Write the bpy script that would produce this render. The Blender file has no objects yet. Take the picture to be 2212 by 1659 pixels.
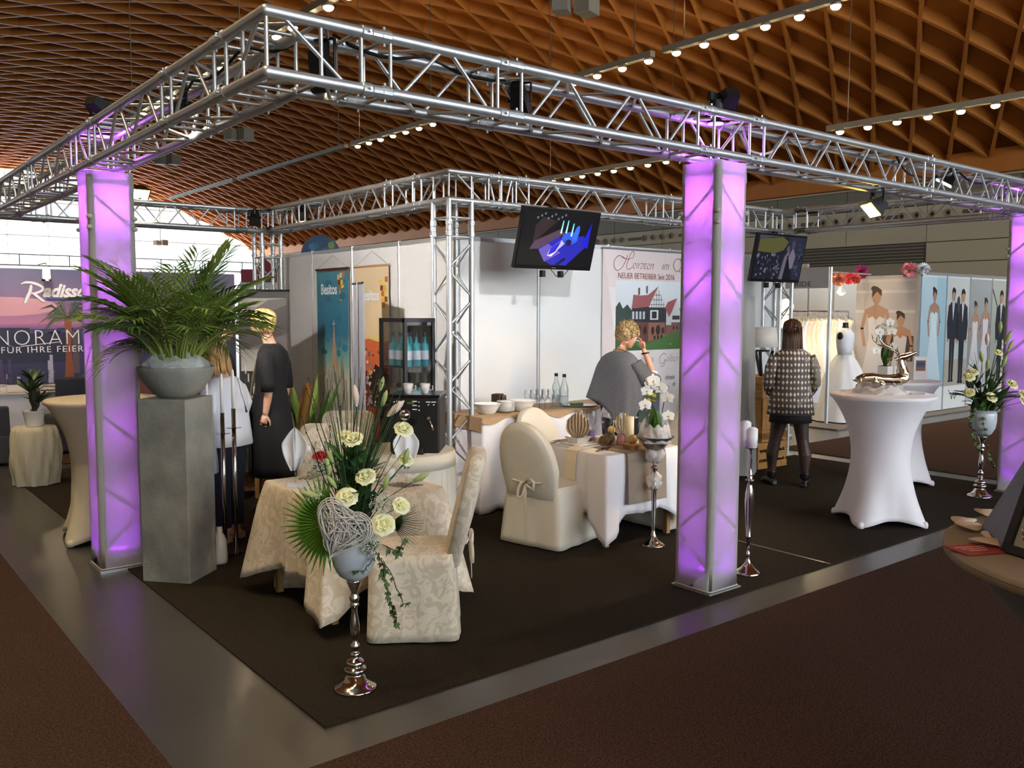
import bpy, bmesh, math, random
from math import sin, cos, pi, sqrt, atan2, radians
from mathutils import Vector, Matrix, Euler, noise as mnoise

scene = bpy.context.scene
COL = scene.collection

# ---------------------------------------------------------------- camera
CAM = Vector((-1.50146, -3.44770, 1.80536))
cam_data = bpy.data.cameras.new('camera')
cam = bpy.data.objects.new('camera', cam_data)
COL.objects.link(cam)
R_ = Vector((0.77963681, -0.62622678, 0.00254286))
U_ = Vector((0.05029531, 0.06666284, 0.99650712))
F_ = Vector((0.62420896, 0.77678574, -0.08346908))
mw = Matrix(((R_.x, U_.x, -F_.x, CAM.x), (R_.y, U_.y, -F_.y, CAM.y), (R_.z, U_.z, -F_.z, CAM.z), (0, 0, 0, 1)))
cam.matrix_world = mw
cam_data.sensor_fit = 'HORIZONTAL'
cam_data.sensor_width = 36.0
cam_data.lens = 1897.69 / 2212 * 36.0
cam_data.clip_start = 0.05
cam_data.clip_end = 400
scene.camera = cam

# ---------------------------------------------------------------- world: overcast daylight outside the hall
world = bpy.data.worlds.new('world'); scene.world = world
world.use_nodes = True
bg = world.node_tree.nodes['Background']
bg.inputs[0].default_value = (0.86, 0.93, 1.0, 1)
bg.inputs[1].default_value = 2.4

vs = scene.view_settings
vs.view_transform = 'Standard'; vs.look = 'None'; vs.gamma = 1.0
vs.use_curve_mapping = False
vs.exposure = 0.0
cy = scene.cycles
cy.max_bounces = 4; cy.diffuse_bounces = 3; cy.glossy_bounces = 2; cy.transmission_bounces = 3
cy.transparent_max_bounces = 8
cy.use_adaptive_sampling = True; cy.adaptive_threshold = 0.2; cy.adaptive_min_samples = 12
cy.caustics_reflective = False; cy.caustics_refractive = False
cy.sample_clamp_indirect = 3.0; cy.sample_clamp_direct = 0.0
cy.use_denoising = True
cy.use_light_tree = True

def area_light(name, loc, rot, sx, sy, power, col):
    d = bpy.data.lights.new(name, 'AREA'); d.shape = 'RECTANGLE'; d.size = sx; d.size_y = sy
    d.energy = power; d.color = col
    o = bpy.data.objects.new(name, d); COL.objects.link(o); o.location = loc; o.rotation_euler = rot
    return o
# daylight outside the two glazed gable ends of the hall
area_light('daylight_far_gable', (10, 68.6, 7.2), (radians(-90), 0, 0), 34, 9.0, 7000, (0.93, 0.97, 1.0))
area_light('daylight_near_gable', (10, -21.6, 6.4), (radians(90), 0, 0), 36, 9.0, 5200, (0.86, 0.94, 1.0))

# ---------------------------------------------------------------- helpers
def lin(c):
    if isinstance(c, str):
        c = c.lstrip('#'); c = tuple(int(c[i:i+2], 16) for i in (0, 2, 4))
    r = []
    for v in c[:3]:
        v = v / 255.0
        r.append(v / 12.92 if v <= 0.04045 else ((v + 0.055) / 1.055) ** 2.4)
    return tuple(r) + (1.0,)

MATS = {}
def M(key, col='#808080', rough=0.6, metal=0.0, noise=None, bump=None, col2=None, spec=None, sheen=0, emit=None,
      estr=0, trans=0, ior=1.45, coat=0, alpha=1.0, wave=None, coords='Object', stretch=(1, 1, 1)):
    """procedural principled material; noise=(scale, amount) mixes col/col2, bump=(scale, strength)"""
    if key in MATS: return MATS[key]
    m = bpy.data.materials.new(key); m.use_nodes = True
    nt = m.node_tree; N = nt.nodes; L = nt.links
    p = N['Principled BSDF']
    p.inputs['Base Color'].default_value = lin(col)
    p.inputs['Roughness'].default_value = rough
    p.inputs['Metallic'].default_value = metal
    if spec is not None: p.inputs['Specular IOR Level'].default_value = spec
    if sheen: p.inputs['Sheen Weight'].default_value = sheen
    if coat: p.inputs['Coat Weight'].default_value = coat
    if trans: p.inputs['Transmission Weight'].default_value = trans; p.inputs['IOR'].default_value = ior
    if alpha < 1: p.inputs['Alpha'].default_value = alpha
    if emit is not None:
        p.inputs['Emission Color'].default_value = lin(emit); p.inputs['Emission Strength'].default_value = estr
    if noise or bump or wave:
        tc = N.new('ShaderNodeTexCoord'); mp = N.new('ShaderNodeMapping'); mp.inputs['Scale'].default_value = stretch
        L.new(tc.outputs[coords], mp.inputs[0]); vec = mp.outputs[0]
    if noise:
        n = N.new('ShaderNodeTexNoise'); n.inputs['Scale'].default_value = noise[0]; n.inputs['Detail'].default_value = 4
        if len(noise) > 2: n.inputs['Distortion'].default_value = noise[2]
        L.new(vec, n.inputs['Vector'])
        r = N.new('ShaderNodeValToRGB'); r.color_ramp.elements[0].position = 0.5 - 0.28 * noise[1]; r.color_ramp.elements[1].position = 0.5 + 0.28 * noise[1]
        r.color_ramp.elements[0].color = lin(col); r.color_ramp.elements[1].color = lin(col2 or col)
        L.new(n.outputs[0], r.inputs[0]); L.new(r.outputs[0], p.inputs['Base Color'])
    if wave:
        w = N.new('ShaderNodeTexWave'); w.inputs['Scale'].default_value = wave[0]; w.inputs['Distortion'].default_value = wave[1]
        w.bands_direction = wave[2] if len(wave) > 2 else 'X'
        L.new(vec, w.inputs['Vector'])
        r = N.new('ShaderNodeValToRGB'); r.color_ramp.elements[0].color = lin(col); r.color_ramp.elements[1].color = lin(col2 or col)
        L.new(w.outputs[0], r.inputs[0]); L.new(r.outputs[0], p.inputs['Base Color'])
    if bump:
        b = N.new('ShaderNodeTexNoise'); b.inputs['Scale'].default_value = bump[0]; b.inputs['Detail'].default_value = 3
        L.new(vec, b.inputs['Vector'])
        bp = N.new('ShaderNodeBump'); bp.inputs['Strength'].default_value = bump[1]; bp.inputs['Distance'].default_value = 0.01
        L.new(b.outputs[0], bp.inputs['Height']); L.new(bp.outputs[0], p.inputs['Normal'])
    MATS[key] = m
    return m

def print_mat(key, rough=0.5, emit=0):
    if key in MATS: return MATS[key]
    m = bpy.data.materials.new(key); m.use_nodes = True
    nt = m.node_tree; p = nt.nodes['Principled BSDF']
    a = nt.nodes.new('ShaderNodeAttribute'); a.attribute_name = 'Col'
    p.inputs['Roughness'].default_value = rough
    if emit:
        p.inputs['Base Color'].default_value = (0.01, 0.01, 0.01, 1)
        nt.links.new(a.outputs['Color'], p.inputs['Emission Color']); p.inputs['Emission Strength'].default_value = emit
    else:
        nt.links.new(a.outputs['Color'], p.inputs['Base Color'])
    MATS[key] = m
    return m

WORLD = {}
def tag(o, label=None, cat=None, group=None, kind=None):
    if label: o['label'] = label
    if cat: o['category'] = cat
    if group: o['group'] = group
    if kind: o['kind'] = kind
    return o

def thing(name, label, cat, loc=(0, 0, 0), rz=0, group=None, world=False):
    o = bpy.data.objects.new(name, None); COL.objects.link(o)
    o.empty_display_size = 0.1
    o.location = loc; o.rotation_euler = (0, 0, rz)
    tag(o, label, cat, group)
    if world: WORLD[o] = Vector(loc)
    return o

def link_mesh(name, me, parent=None):
    o = bpy.data.objects.new(name, me); COL.objects.link(o)
    if parent is not None:
        o.parent = parent
        if parent in WORLD: o.location = -WORLD[parent]
    return o

def dup(root, loc, rz=None, label=None, group=None, scale=None):
    r = root.copy(); COL.objects.link(r); r.location = loc
    if rz is not None: r.rotation_euler = (0, 0, rz)
    if label: r['label'] = label
    if group: r['group'] = group
    if scale: r.scale = (scale, scale, scale)
    for ch in list(root.children):
        c = ch.copy(); COL.objects.link(c); c.parent = r
        for g in list(ch.children):
            d = g.copy(); COL.objects.link(d); d.parent = c
    return r

def basis(d):
    d = Vector(d).normalized()
    a = Vector((0, 0, 1)) if abs(d.z) < 0.9 else Vector((1, 0, 0))
    u = d.cross(a).normalized(); v = u.cross(d).normalized()
    return u, v

class MB:
    def __init__(s): s.v = []; s.f = []
    def add(s, vs, fs):
        b = len(s.v); s.v += [tuple(x) for x in vs]; s.f += [tuple(i + b for i in f) for f in fs]; return s
    def box(s, c, d, rz=0, rot=None):
        m = rot.to_matrix() if isinstance(rot, Euler) else (rot if rot is not None else Matrix.Rotation(rz, 3, 'Z'))
        c = Vector(c); h = [x / 2 for x in d]
        vs = [c + m @ Vector((x * h[0], y * h[1], z * h[2])) for x in (-1, 1) for y in (-1, 1) for z in (-1, 1)]
        return s.add(vs, [(0, 1, 3, 2), (4, 6, 7, 5), (0, 4, 5, 1), (2, 3, 7, 6), (0, 2, 6, 4), (1, 5, 7, 3)])
    def bb(s, x0, x1, y0, y1, z0, z1):
        return s.box(((x0+x1)/2, (y0+y1)/2, (z0+z1)/2), (x1-x0, y1-y0, z1-z0))
    def cyl(s, a, b, r, r2=None, n=10, cap=True):
        a = Vector(a); b = Vector(b); r2 = r if r2 is None else r2
        if (b - a).length < 1e-6: return s
        u, v = basis(b - a)
        vs = []
        for p, rr in ((a, r), (b, r2)):
            vs += [p + (u * cos(2*pi*i/n) + v * sin(2*pi*i/n)) * rr for i in range(n)]
        fs = [(i, (i+1) % n, n + (i+1) % n, n + i) for i in range(n)]
        if cap: fs += [tuple(range(n))[::-1], tuple(range(n, 2*n))]
        return s.add(vs, fs)
    def tube(s, pts, r, n=6, cap=True, closed=False):
        pts = [Vector(p) for p in pts]; m = len(pts)
        rr = r if isinstance(r, (list, tuple)) else [r] * m
        vs = []; pu = None
        for i, p in enumerate(pts):
            if closed: t = pts[(i+1) % m] - pts[i-1]
            else: t = pts[min(i+1, m-1)] - pts[max(i-1, 0)]
            if t.length < 1e-9: t = Vector((0, 0, 1))
            t.normalize()
            if pu is None: u, v = basis(t)
            else:
                u = pu - t * pu.dot(t)
                if u.length < 1e-6: u, v = basis(t)
                else: u.normalize(); v = t.cross(u)
            pu = u
            vs += [p + (u * cos(2*pi*k/n) + v * sin(2*pi*k/n)) * rr[i] for k in range(n)]
        fs = []
        for i in range(m if closed else m - 1):
            j = (i + 1) % m
            for k in range(n):
                fs.append((i*n + k, i*n + (k+1) % n, j*n + (k+1) % n, j*n + k))
        if cap and not closed: fs += [tuple(range(n))[::-1], tuple(range((m-1)*n, m*n))]
        return s.add(vs, fs)
    def lathe(s, prof, n=24, c=(0, 0, 0), cap=True):
        vs = []
        for r, z in prof:
            vs += [(c[0] + r * cos(2*pi*k/n), c[1] + r * sin(2*pi*k/n), c[2] + z) for k in range(n)]
        m = len(prof); fs = []
        for i in range(m - 1):
            for k in range(n):
                fs.append((i*n + k, i*n + (k+1) % n, (i+1)*n + (k+1) % n, (i+1)*n + k))
        if cap:
            if prof[0][0] > 1e-4: fs.append(tuple(range(n))[::-1])
            if prof[-1][0] > 1e-4: fs.append(tuple(range((m-1)*n, m*n)))
        return s.add(vs, fs)
    def grid(s, fn, nu, nv, wrapu=False):
        vs = [fn(i, j) for j in range(nv) for i in range(nu)]
        fs = []
        for j in range(nv - 1):
            for i in range(nu if wrapu else nu - 1):
                k = (i + 1) % nu
                fs.append((j*nu + i, j*nu + k, (j+1)*nu + k, (j+1)*nu + i))
        return s.add(vs, fs)
    def ell(s, c, r, n=16, m=10, rot=None):
        c = Vector(c); r = (r, r, r) if isinstance(r, (int, float)) else r
        vs = []
        for j in range(m + 1):
            a = pi * j / m
            for i in range(n):
                b = 2*pi*i/n
                p = Vector((r[0]*sin(a)*cos(b), r[1]*sin(a)*sin(b), r[2]*cos(a)))
                if rot is not None: p = rot @ p
                vs.append(c + p)
        fs = []
        for j in range(m):
            for i in range(n):
                fs.append((j*n + i, (j+1)*n + i, (j+1)*n + (i+1) % n, j*n + (i+1) % n))
        return s.add(vs, fs)
    def prism(s, poly, fn0, fn1):
        n = len(poly)
        vs = [fn0(p) for p in poly] + [fn1(p) for p in poly]
        fs = [tuple(range(n))[::-1], tuple(range(n, 2*n))] + [(i, (i+1) % n, n + (i+1) % n, n + i) for i in range(n)]
        return s.add(vs, fs)
    def mesh(s, name, mat, smooth=False):
        me = bpy.data.meshes.new(name); me.from_pydata(s.v, [], s.f); me.update()
        if mat is not None: me.materials.append(mat)
        if smooth: me.polygons.foreach_set('use_smooth', [True] * len(me.polygons))
        return me
    def build(s, name, mat, parent=None, smooth=False, fix=False, weld=False):
        me = s.mesh(name, mat, smooth)
        if fix or weld:
            b = bmesh.new(); b.from_mesh(me)
            if weld: bmesh.ops.remove_doubles(b, verts=b.verts, dist=1e-5)
            bmesh.ops.recalc_face_normals(b, faces=b.faces); b.to_mesh(me); b.free()
            if smooth: me.polygons.foreach_set('use_smooth', [True] * len(me.polygons))
        return link_mesh(name, me, parent)

def solidify(o, t, offset=0):
    m = o.modifiers.new('thickness', 'SOLIDIFY'); m.thickness = t; m.offset = offset; return o
def bevel(o, w, seg=2):
    m = o.modifiers.new('bevel', 'BEVEL'); m.width = w; m.segments = seg; m.limit_method = 'ANGLE'; return o
def subsurf(o, lv=1):
    m = o.modifiers.new('smooth', 'SUBSURF'); m.levels = lv; m.render_levels = lv; return o

class Print:
    """flat printed picture: coloured polygons in (u, v) metres, each layer a hair proud of the one before"""
    def __init__(s): s.v = []; s.f = []; s.c = []; s.k = 0
    def poly(s, pts, col, col2=None, new=True):
        """col2: colour of the upper vertices, for printed colour blends"""
        if new: s.k += 1
        b = len(s.v); z = s.k * 0.00025
        vs_ = [p[1] for p in pts]; lo, hi = min(vs_), max(vs_)
        c1 = lin(col); c2 = lin(col2) if col2 else c1
        for p in pts:
            t = 0 if hi == lo else (p[1] - lo) / (hi - lo)
            s.v.append((p[0], p[1], z)); s.c.append(tuple(c1[i]*(1-t) + c2[i]*t for i in range(4)))
        s.f.append(tuple(range(b, b + len(pts)))); return s
    def rect(s, x0, y0, x1, y1, col, col2=None, new=True): return s.poly([(x0, y0), (x1, y0), (x1, y1), (x0, y1)], col, col2, new)
    def ellp(s, x, y, rx, ry, col, n=14, rot=0, new=True):
        return s.poly([(x + rx*cos(2*pi*i/n)*cos(rot) - ry*sin(2*pi*i/n)*sin(rot), y + rx*cos(2*pi*i/n)*sin(rot) + ry*sin(2*pi*i/n)*cos(rot)) for i in range(n)], col, None, new)
    def line(s, pts, w, col, new=True):
        if new: s.k += 1
        for a, b in zip(pts[:-1], pts[1:]):
            d = Vector((b[0]-a[0], b[1]-a[1])); 
            if d.length < 1e-7: continue
            d.normalize(); n = Vector((-d.y, d.x)) * w / 2
            s.poly([(a[0]-n.x-d.x*w*.2, a[1]-n.y-d.y*w*.2), (b[0]-n.x+d.x*w*.2, b[1]-n.y+d.y*w*.2), (b[0]+n.x+d.x*w*.2, b[1]+n.y+d.y*w*.2), (a[0]+n.x-d.x*w*.2, a[1]+n.y-d.y*w*.2)], col, None, False)
        return s
    def build(s, name, mat, origin, u, v, parent=None):
        u = Vector(u).normalized(); v = Vector(v).normalized(); w = u.cross(v); o = Vector(origin)
        me = bpy.data.meshes.new(name)
        me.from_pydata([o + u*p[0] + v*p[1] + w*p[2] for p in s.v], [], s.f); me.update()
        at = me.color_attributes.new('Col', 'FLOAT_COLOR', 'POINT')
        for i, c in enumerate(s.c): at.data[i].color = c
        me.materials.append(mat)
        return link_mesh(name, me, parent)

def text_mesh(name, body, size, mat, origin, u, v, parent=None, align='LEFT', shear=0.0, depth=0.001, sx=1.0, spacing=1.0, offset=0.0):
    c = bpy.data.curves.new(name, 'FONT'); c.body = body; c.size = size; c.align_x = align; c.shear = shear
    c.extrude = depth / 2; c.space_character = spacing; c.resolution_u = 3; c.offset = offset
    o = bpy.data.objects.new(name + '_curve', c); COL.objects.link(o)
    dg = bpy.context.evaluated_depsgraph_get()
    me = bpy.data.meshes.new_from_object(o.evaluated_get(dg))
    bpy.data.objects.remove(o); bpy.data.curves.remove(c)
    u = Vector(u).normalized(); v = Vector(v).normalized(); w = u.cross(v); og = Vector(origin)
    for vt in me.vertices:
        p = vt.co.copy(); vt.co = og + u * p.x * sx + v * p.y + w * (p.z + depth / 2)
    me.materials.clear(); me.materials.append(mat); me.name = name
    return link_mesh(name, me, parent)

def spot(name, loc, target, power, col, size=60, blend=0.5, radius=0.05, parent=None):
    d = bpy.data.lights.new(name, 'SPOT'); d.energy = power; d.color = col; d.spot_size = radians(size); d.spot_blend = blend; d.shadow_soft_size = radius
    o = bpy.data.objects.new(name, d); COL.objects.link(o)
    o.location = loc; o.rotation_euler = (Vector(target) - Vector(loc)).to_track_quat('-Z', 'Y').to_euler()
    return o
def point(name, loc, power, col, radius=0.05):
    d = bpy.data.lights.new(name, 'POINT'); d.energy = power; d.color = col; d.shadow_soft_size = radius
    o = bpy.data.objects.new(name, d); COL.objects.link(o); o.location = loc
    return o
rng = random.Random(7)
# ================================================================ THE HALL
HX0, HX1, HY0, HY1 = -8.35, 28.0, -20.0, 67.0
CX, CZ, CR = 9.83, -22.88, 34.39
SMAX = 19.3
m_floor = M('polished_concrete', '#3c3a36', 0.30, noise=(1.3, 1.0), col2='#47443f', bump=(3.0, 0.03))
m_wood = M('lamella_timber', '#a9641f', 0.65, noise=(0.8, 1.0), col2='#b9762c', stretch=(1, 1, 1))
m_wood_b = M('roof_boarding', '#985a1e', 0.7, noise=(1.1, 1.0), col2='#a66826')
m_hallwall = M('hall_panel', '#b3ac94', 0.6, noise=(0.7, 1.0), col2='#bab39b')
m_hallwall_d = M('hall_panel_dark', '#6f6f64', 0.6, noise=(0.7, 1.0), col2='#77776b')
m_joint = M('panel_joint', '#4a473e', 0.8)
m_white = M('white_paint', '#e4e6e6', 0.5)
m_black = M('black_plastic', '#0d0d0e', 0.45)
m_blackm = M('black_metal', '#131314', 0.5, 0.3)
m_alu = M('aluminium', '#d2d5d7', 0.42, 0.85, noise=(30, 1.0), col2='#c4c8ca', bump=(60, 0.05))
m_alu_m = M('aluminium_matt', '#b9bdc0', 0.45, 0.9)
m_chrome = M('chrome', '#dcdad6', 0.08, 1.0)
m_grey = M('grey_enamel', '#8c887c', 0.5)
m_cable = M('steel_cable', '#7d6f5c', 0.5, 0.6)

def glass_pane_mat(key, tint=(1, 1, 1), refl=0.06):
    if key in MATS: return MATS[key]
    m = bpy.data.materials.new(key); m.use_nodes = True; nt = m.node_tree
    for n in list(nt.nodes): nt.nodes.remove(n)
    o = nt.nodes.new('ShaderNodeOutputMaterial'); t = nt.nodes.new('ShaderNodeBsdfTransparent'); g = nt.nodes.new('ShaderNodeBsdfGlossy')
    t.inputs[0].default_value = (*tint, 1); g.inputs['Roughness'].default_value = 0.02
    mx = nt.nodes.new('ShaderNodeMixShader'); lw = nt.nodes.new('ShaderNodeLayerWeight'); lw.inputs[0].default_value = 0.25
    mm = nt.nodes.new('ShaderNodeMath'); mm.operation = 'MULTIPLY_ADD'; mm.inputs[1].default_value = 0.5; mm.inputs[2].default_value = refl
    nt.links.new(lw.outputs['Fresnel'], mm.inputs[0]); nt.links.new(mm.outputs[0], mx.inputs[0])
    nt.links.new(t.outputs[0], mx.inputs[1]); nt.links.new(g.outputs[0], mx.inputs[2]); nt.links.new(mx.outputs[0], o.inputs[0])
    MATS[key] = m; return m
m_pane = glass_pane_mat('window_glass')
m_glass = glass_pane_mat('clear_glass', (0.97, 0.98, 0.98), 0.05)
m_tintglass = glass_pane_mat('greenish_glass', (0.86, 0.93, 0.93), 0.05)

floor = MB().bb(HX0 - 1, HX1 + 1, HY0 - 1, HY1 + 1, -0.2, 0).build('floor', m_floor); floor['kind'] = 'structure'

# carpets (flat strips laid on the hall floor)
def carpet_mat(key, c1, c2):
    return M(key, c1, 0.95, noise=(110, 0.75), col2=c2, bump=(160, 0.8), spec=0.1)
m_carp_s = carpet_mat('carpet_black', '#211c16', '#393127')
m_carp_a = carpet_mat('carpet_brown', '#281a15', '#5a4336')
def carpet(name, poly, mat, label, z=0.008):
    mb = MB(); mb.prism(poly, lambda p: (p[0], p[1], 0.0005), lambda p: (p[0], p[1], z))
    o = mb.build(name, mat); tag(o, label, 'carpet'); return o
carpet('stand_carpet', [(0.165, -0.09), (8.1, -0.09), (8.1, 3.5), (3.2, 3.5), (3.2, 7.4), (0.165, 7.4)], m_carp_s, 'black L-shaped carpet covering the trade fair stand under the truss')
carpet('aisle_carpet', [(-0.42, -0.36), (-0.42, -12), (24, -12), (24, -0.36)], m_carp_a, 'dark brown aisle carpet in the foreground in front of the stand')
carpet('aisle_carpet', [(-7.5, -0.2), (-0.46, -0.2), (-0.46, 40), (-7.5, 40)], m_carp_a, 'dark brown aisle carpet along the left side of the stand')
carpet('aisle_carpet', [(8.42, 0.02), (24, 0.02), (24, 3.3), (8.42, 3.3)], m_carp_a, 'dark brown aisle carpet between the stand and the bridal booth')
carpet('aisle_carpet', [(0.4, 7.75), (8.0, 7.75), (8.0, 10.4), (0.4, 10.4)], m_carp_a, 'dark brown aisle carpet behind the left arm of the stand')
m_tape = M('carpet_tape', '#8b8a84', 0.25, 0.2)
o = MB().prism([(4.12, 0.90), (4.11, -0.085), (4.13, -0.085), (4.14, 0.90)], lambda p: (p[0], p[1], 0.0085), lambda p: (p[0], p[1], 0.0092)).build('carpet_tape', m_tape)
tag(o, 'shiny strip of clear tape along the carpet seam beside the right lit column', 'tape')

# ---- timber lamella vault
def cylp(s, y, r): 
    a = s / CR
    return (CX + r * sin(a), y, CZ + r * cos(a))
mb = MB()
NS = 48
mb.grid(lambda i, j: cylp(-SMAX + 2*SMAX*i/NS, HY0 + (HY1-HY0)*j, CR + 0.36), NS + 1, 2)
mb.grid(lambda i, j: cylp(-SMAX + 2*SMAX*i/NS, HY0 + (HY1-HY0)*j, CR + 0.48), NS + 1, 2)
ceiling = mb.build('ceiling', m_wood_b, smooth=True); ceiling['kind'] = 'structure'
SL = 0.4914; PIT = 1.3133; T = 0.05; DEPTH = 0.36
def rib_mesh(sign, y0, s0, s1, n):
    nrm = sqrt(1 + SL*SL); os_, oy = -sign * SL / nrm * T, 1 / nrm * T
    mb = MB(); vs = []
    for i in range(n + 1):
        s = s0 + (s1 - s0) * i / n; y = y0 + sign * SL * s
        vs += [cylp(s + os_, y + oy, CR), cylp(s - os_, y - oy, CR), cylp(s - os_, y - oy, CR + DEPTH), cylp(s + os_, y + oy, CR + DEPTH)]
    fs = []
    for i in range(n):
        for k in range(4): fs.append((i*4 + k, i*4 + (k+1) % 4, i*4 + 4 + (k+1) % 4, i*4 + 4 + k))
    fs += [(3, 2, 1, 0), (n*4, n*4+1, n*4+2, n*4+3)]
    mb.add(vs, fs)
    return mb.mesh('lamella_rib', m_wood)
for sign in (1, -1):
    full = rib_mesh(sign, 0.0, -19.2, 19.2, 30)
    base = 0.456 - sign * SL * 12.02          # y at s = 0 of a rib through a measured node
    k0 = int((HY0 - 10 - base) / PIT); k1 = int((HY1 + 10 - base) / PIT)
    for k in range(k0, k1 + 1):
        y0 = base + k * PIT
        ya, yb = y0 - SL * 19.2, y0 + SL * 19.2
        if ya >= HY0 and yb <= HY1:
            r = link_mesh('lamella_rib', full, ceiling); r.location = (0, y0, 0)
        else:
            lo = (max(ya, HY0) - y0) / SL; hi = (min(yb, HY1) - y0) / SL
            if hi - lo < 0.3: continue
            s0, s1 = (lo, hi) if sign > 0 else (-hi, -lo)
            r = link_mesh('lamella_rib', rib_mesh(sign, y0, s0, s1, 16), ceiling)
for i, (x, dx) in enumerate(((HX1, -1), (HX0, 1))):
    o = MB().bb(min(x, x + dx*0.45), max(x, x + dx*0.45), HY0, HY1, 6.12, 6.85).build('trim_%d' % (i+1), m_wood); o['kind'] = 'structure'

# ---- long wall on the right with cladding panels, louvre vents and air nozzles
wr = MB().bb(HX1 + 0.02, HX1 + 0.3, HY0, HY1, 0, 6.2).build('wall_right', m_joint); wr['kind'] = 'structure'
rows = [(0.0, 3.42, m_hallwall), (3.45, 4.10, m_hallwall), (4.13, 4.72, m_hallwall), (4.75, 5.34, m_hallwall), (5.37, 6.1, m_hallwall_d)]
PW = 2.92
for ri, (z0, z1, mt) in enumerate(rows):
    me = MB().bb(-0.05, 0.02, 0.012, PW - 0.012, z0, z1).mesh('cladding_panel', mt)
    for k in range(-2, 18):
        y = 2.3 + k * PW
        if ri == 1 and 11.0 <= y < 16.8: continue
        o = link_mesh('cladding_panel', me, wr); o.location = (HX1, y, 0)
louv = MB()
for k in range(6): louv.box((HX1 + 0.02, 14.0, 3.5 + k * 0.11), (0.06, 5.8, 0.03), rot=Euler((0, 0.6, 0)))
o = louv.build('louvre_slats', M('louvre_light', '#8d8a7d', 0.5), wr); o['kind'] = 'stuff'
noz = MB(); noz.lathe([(0.13, 0), (0.13, 0.03), (0.10, 0.06), (0.06, 0.02)], 14)
nmesh = noz.mesh('air_nozzle', M('nozzle_grey', '#8e8a7a', 0.5, 0.3), True)
nd = MB(); nd.lathe([(0.001, 0.035), (0.062, 0.033)], 12, cap=False); ndm = nd.mesh('nozzle_opening', m_black)
gap = set()
y = 4.4; k = 0
while y < 30:
    if k % 5 < 4:
        o = link_mesh('air_nozzle', nmesh, wr); o.location = (HX1 - 0.05, y, 5.04); o.rotation_euler = (0, -pi/2, 0)
        d = link_mesh('nozzle_opening', ndm, o); d.location = (0, 0, 0.004)
    else:
        o = MB().bb(HX1 - 0.065, HX1 - 0.045, y - 0.42, y + 0.42, 4.97, 5.1).build('air_slot', M('slot_dark', '#57534a', 0.7), wr); y += 0.35
    y += 0.525; k += 1
o = MB().bb(HX1 - 0.16, HX1 + 0.02, HY0, HY1, 6.06, 6.12).build('wall_cornice', M('cornice', '#c9bd9f', 0.5), wr)
wl = MB().bb(HX0 - 0.3, HX0 - 0.02, HY0, HY1, 0, 6.2).build('wall_left', m_hallwall); wl['kind'] = 'structure'

# ---- glazed gable ends
def arch_z(x):
    return CZ + sqrt(max((CR + 0.55) ** 2 - (x - CX) ** 2, 0.1))
def gable(yy, zsill, n, wname, name):
    w = MB().bb(HX0, HX1, yy - 0.1, yy + 0.1, 0, zsill).build(wname, m_white); w['kind'] = 'structure'
    fr = MB()
    xs = [HX0 + (HX1 - HX0) * i / n for i in range(n + 1)]
    for x in xs: fr.box((x, yy, (zsill + arch_z(x)) / 2), (0.045, 0.10, arch_z(x) - zsill))
    for z in (7.0, 9.4):
        hw = sqrt((CR + 0.55) ** 2 - (z - CZ) ** 2)
        fr.bb(max(CX - hw, HX0), min(CX + hw, HX1), yy - 0.05, yy + 0.05, z - 0.035, z + 0.035)
    f = fr.build(name, M('window_frame', '#dfe3e4', 0.5)); f['kind'] = 'structure'
    for i in range(n):
        x0, x1 = xs[i] + 0.03, xs[i+1] - 0.03
        g = MB(); g.add([(x0, yy, zsill), (x1, yy, zsill), (x1, yy, arch_z(x1)), (x0, yy, arch_z(x0))], [(0, 1, 2, 3)])
        g.build('pane', m_pane, f)
gable(HY1, 0.6, 14, 'wall_back', 'window_1')
gable(HY0, 1.2, 14, 'wall_front', 'window_2')
# gallery with glass balustrade in front of the far gable
gal = MB().bb(HX0, HX1, 61.8, 66.8, 4.64, 4.72).build('wall_gallery', m_white); gal['kind'] = 'structure'
bal = thing('glass_balustrade', 'long glass balustrade along the far gallery under the bright gable window', 'balustrade', (10, 61.9, 4.72), world=True)
rail = MB(); rail.bb(HX0, HX1, 61.86, 61.94, 5.36, 5.42); rail.build('handrail', m_grey, bal)
pm = MB().bb(-1.42, 1.42, -0.008, 0.008, 4.8, 5.34).mesh('glass_panel', m_tintglass)
qm = MB().bb(-0.03, 0.03, -0.03, 0.03, 4.72, 5.38).mesh('baluster', m_grey)
for k in range(12):
    x = HX0 + 1.5 + k * 3.0
    o = link_mesh('glass_panel', pm, bal); o.location = Vector((x, 61.9, 0)) - Vector((10, 61.9, 4.72))
    o = link_mesh('baluster', qm, bal); o.location = Vector((x + 1.5, 61.9, 0)) - Vector((10, 61.9, 4.72))

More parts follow.
